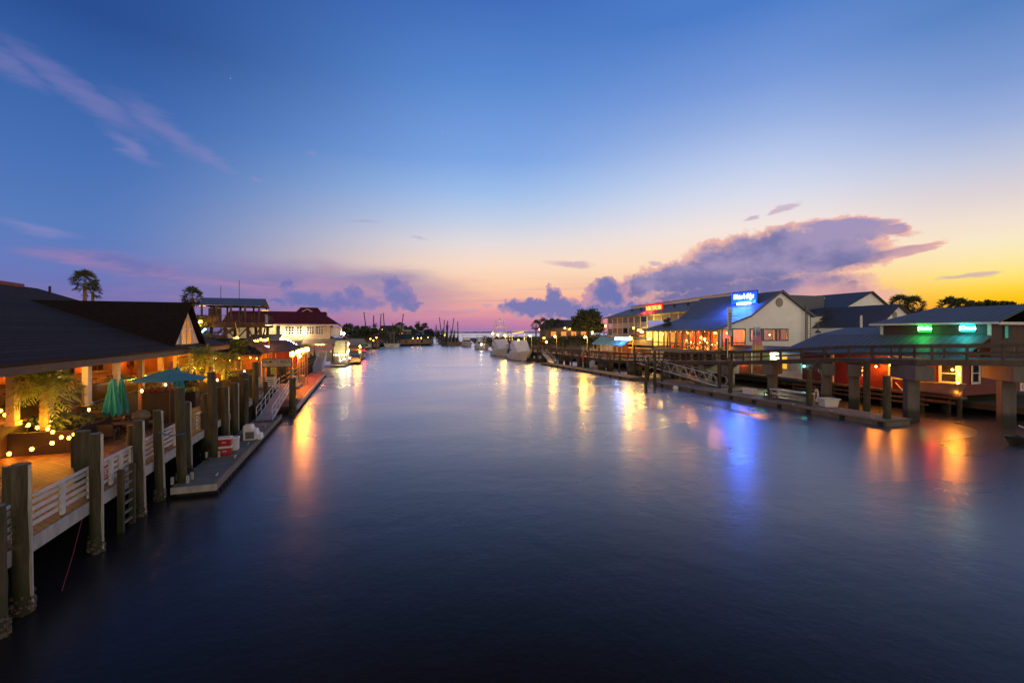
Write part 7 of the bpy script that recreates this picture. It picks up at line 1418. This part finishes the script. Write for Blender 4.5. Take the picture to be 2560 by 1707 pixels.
# street lamps on the boardwalk
ln = ['nearest boardwalk lamp, before the blue canopy bar', 'second boardwalk lamp, before the cream wall', 'third boardwalk lamp, at the small gangway', 'fourth boardwalk lamp, right of the covered yachts', 'fifth boardwalk lamp, right of the tuna tower', 'sixth boardwalk lamp, left of the tuna tower']
LP0 = None
for k, (u, v) in enumerate(((1576, 844), (1463, 843), (1387, 842), (1325, 841), (1262, 840), (1245, 840))):
    p = PX(u, v, 44.6)
    if LP0 is None:
        LP0 = thing('street_lamp', ln[0], 'street lamp', (p.x + .5, p.y, 2.55), 0, 'yellow lamps along the right boardwalk'); h = p.z - 2.55; MB().cyl((0, 0, 0), (0, 0, h), .07, .05, 8).build('pole', GREYWOOD, LP0, False); MB().bar((0, 0, h - .02), (-.5, 0, h + .12), .05, .05).build('arm', GREYWOOD, LP0, False); MB().ball((-.5, 0, h - .05), .24, 10, 7).build('globe', E('sodium_lamp_globe', SOD, 90), LP0, False)
    else: clone(LP0, (p.x + .5, p.y, 2.55), 0, ln[k])
    lamp(None, p + V((-.5, -.1, -.35)), 800, SOD, .25)
p = D(1296, 852, 124); t = thing('dock_light', 'yellow lamp low between the two covered yachts', 'lamp', p); MB().ball(p, .34, 10, 7).build('globe', BULBY, t); MB().cyl((p.x, p.y, 0), p, .06, n=6).build('post', GREYWOOD, t); lamp(t, p + V((-.5, -.6, 0)), 900, SOD, .2)
for lb, u, v, d in (('lamp hidden in the dark oak beside the hotel', 1481, 831, 112), ('hanging lamp on the hotel balcony', 1514, 815, 132), ('left hanging globe before the hotel', 1584, 820, 95), ('middle hanging globe before the hotel', 1596, 825, 93), ('right hanging globe before the hotel', 1604, 826, 92), ('tiny mast light over the marsh', 1232, 834, 300), ('warm window light over the marsh path', 1366, 855, 150), ('orange light by the palm lamps', 1360, 845, 160), ('first lamp under the palms', 1350, 823, 190), ('second lamp under the palms', 1357, 823, 190), ('brightest lamp among the palms', 1362, 816, 190), ('fourth lamp under the palms', 1369, 822, 190), ('lamp right of the palms', 1385, 818, 190), ('low lamp below the palms', 1388, 827, 185), ('left light of the grey roofed house', 1412, 820, 175), ('right light of the grey roofed house', 1424, 821, 175)):
    p = D(u, v, d); t = thing('area_lamp', lb, 'lamp', p, 0, 'scattered lamps behind the right boardwalk'); MB().ball(p, .0022 * d, 8, 6).build('globe', BULBY if 'hidden' in lb else (BULBO if 'orange' in lb or 'hanging' in lb else BULB), t); MB().cyl((p.x, p.y, p.z - .25 - .0022 * d), p - V((0, 0, .002 * d)), .05, n=5).build('stem', FR, t)
    if 'hidden' in lb or 'brightest' in lb or 'palms' in lb: lamp(t, p + V((-.6, -.8, .2)), 260, SOD, .2)
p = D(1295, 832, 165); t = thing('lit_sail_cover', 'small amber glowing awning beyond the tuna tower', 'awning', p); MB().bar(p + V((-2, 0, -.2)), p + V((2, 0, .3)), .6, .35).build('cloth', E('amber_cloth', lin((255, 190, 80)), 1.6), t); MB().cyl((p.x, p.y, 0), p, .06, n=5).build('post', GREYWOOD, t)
# vegetation on the right
t = treeuv('big dark oak left of the hotel', 1470, 772, 76, 118, 71, zb=1.2, nclump=70, nleaf=110, s=.34); 
treeuv('round dark bush tree growing before the hotel balconies', 1668, 797, 26, 84, 72, zb=5.0, nclump=16, nleaf=60, s=.2)
for k, (u, v, d, w_) in enumerate(((1340, 815, 175, 2.6), (1358, 810, 178, 2.8), (1373, 814, 172, 2.5), (1380, 811, 176, 2.6), (1395, 812, 176, 2.6))):
    p = D(u, v, d); palm(['leftmost dark fan palm over the marsh lamps', 'second fan palm over the marsh lamps', 'third fan palm over the marsh lamps', 'fourth fan palm over the marsh lamps', 'rightmost fan palm beside the grey roofed house'][k], (p.x, p.y, 1), p.z - 1, w_, 26, 'fan', 'fan palms over the marsh lamps', .28, seed=30 + k)
p = D(1412, 806, 180); house('grey roofed house with a row of lit windows beyond the oak', (p.x, p.y, 1.0), 9, 5, 8.3, 11.4, DWALL, METALB2, R(-8), [(-6, 5.2, 2, 1.6), (-2, 5.2, 2, 1.6), (2, 5.2, 2, 1.6), (6, 5.2, 2, 1.6)], E('warm_windows', lin((255, 150, 60)), 1.0))
for k, (u, v, d, n_) in enumerate(((2250, 752, 95, 1), (2283, 756, 92, 1), (2375, 760, 88, 1), (2400, 764, 86, 1))):
    p = D(u, v + 12, d); palm(['left palmetto clump crown behind the small gable', 'right palmetto clump crown behind the small gable', 'palmetto crown behind the red building roof', 'lower palmetto crown behind the red building roof'][k], (p.x, p.y, 1), p.z - 1, 2.5, 46, 'fan', 'palmettos against the sunset', .3, seed=50 + k)
for k, (u, v, w_, d) in enumerate(((2432, 752, 40, 130), (2462, 750, 44, 128), (2490, 749, 50, 126), (2520, 752, 48, 124), (2550, 764, 46, 124), (2270, 768, 60, 110), (2340, 772, 60, 115), (2590, 770, 50, 120))):
    treeuv(['first flat-topped pine from the left against the sunset', 'second flat-topped pine against the sunset', 'third flat-topped pine against the sunset', 'fourth flat-topped pine against the sunset', 'low pine at the right picture edge', 'dark tree filling below the left palmetto', 'dark tree filling between the palmettos', 'dark tree beyond the right picture edge'][k], u, v, w_, d, 80 + k, zb=1, nclump=26, nleaf=60, s=.35, group='trees against the sunset on the right')
b = MB(); q = random.Random(9)
for k in range(46): u = 1395 + k * 3.0; p = D(u, 852 + q.uniform(-9, 12), 128 - k * .35); leaves(b, p, (1.6, 1.6, 1.3), 60, .3, q)
solo(b, 'undergrowth', FOLD, 'dark undergrowth behind the right boardwalk lamps', 'undergrowth', D(1440, 880, 115), kind='stuff')
b = MB()
for k in range(60): u = 1190 + k * 3.6; p = D(u, 848 + q.uniform(-3, 10), 205 - k * .9); leaves(b, p, (2.4, 2.4, 1.3), 46, .4, q)
solo(b, 'marsh_reeds', M('reed_green', (.07, .075, .02), .85, .5, .6), 'reeds and scrub along the marsh behind the yachts', 'reeds', D(1300, 870, 170), kind='stuff')
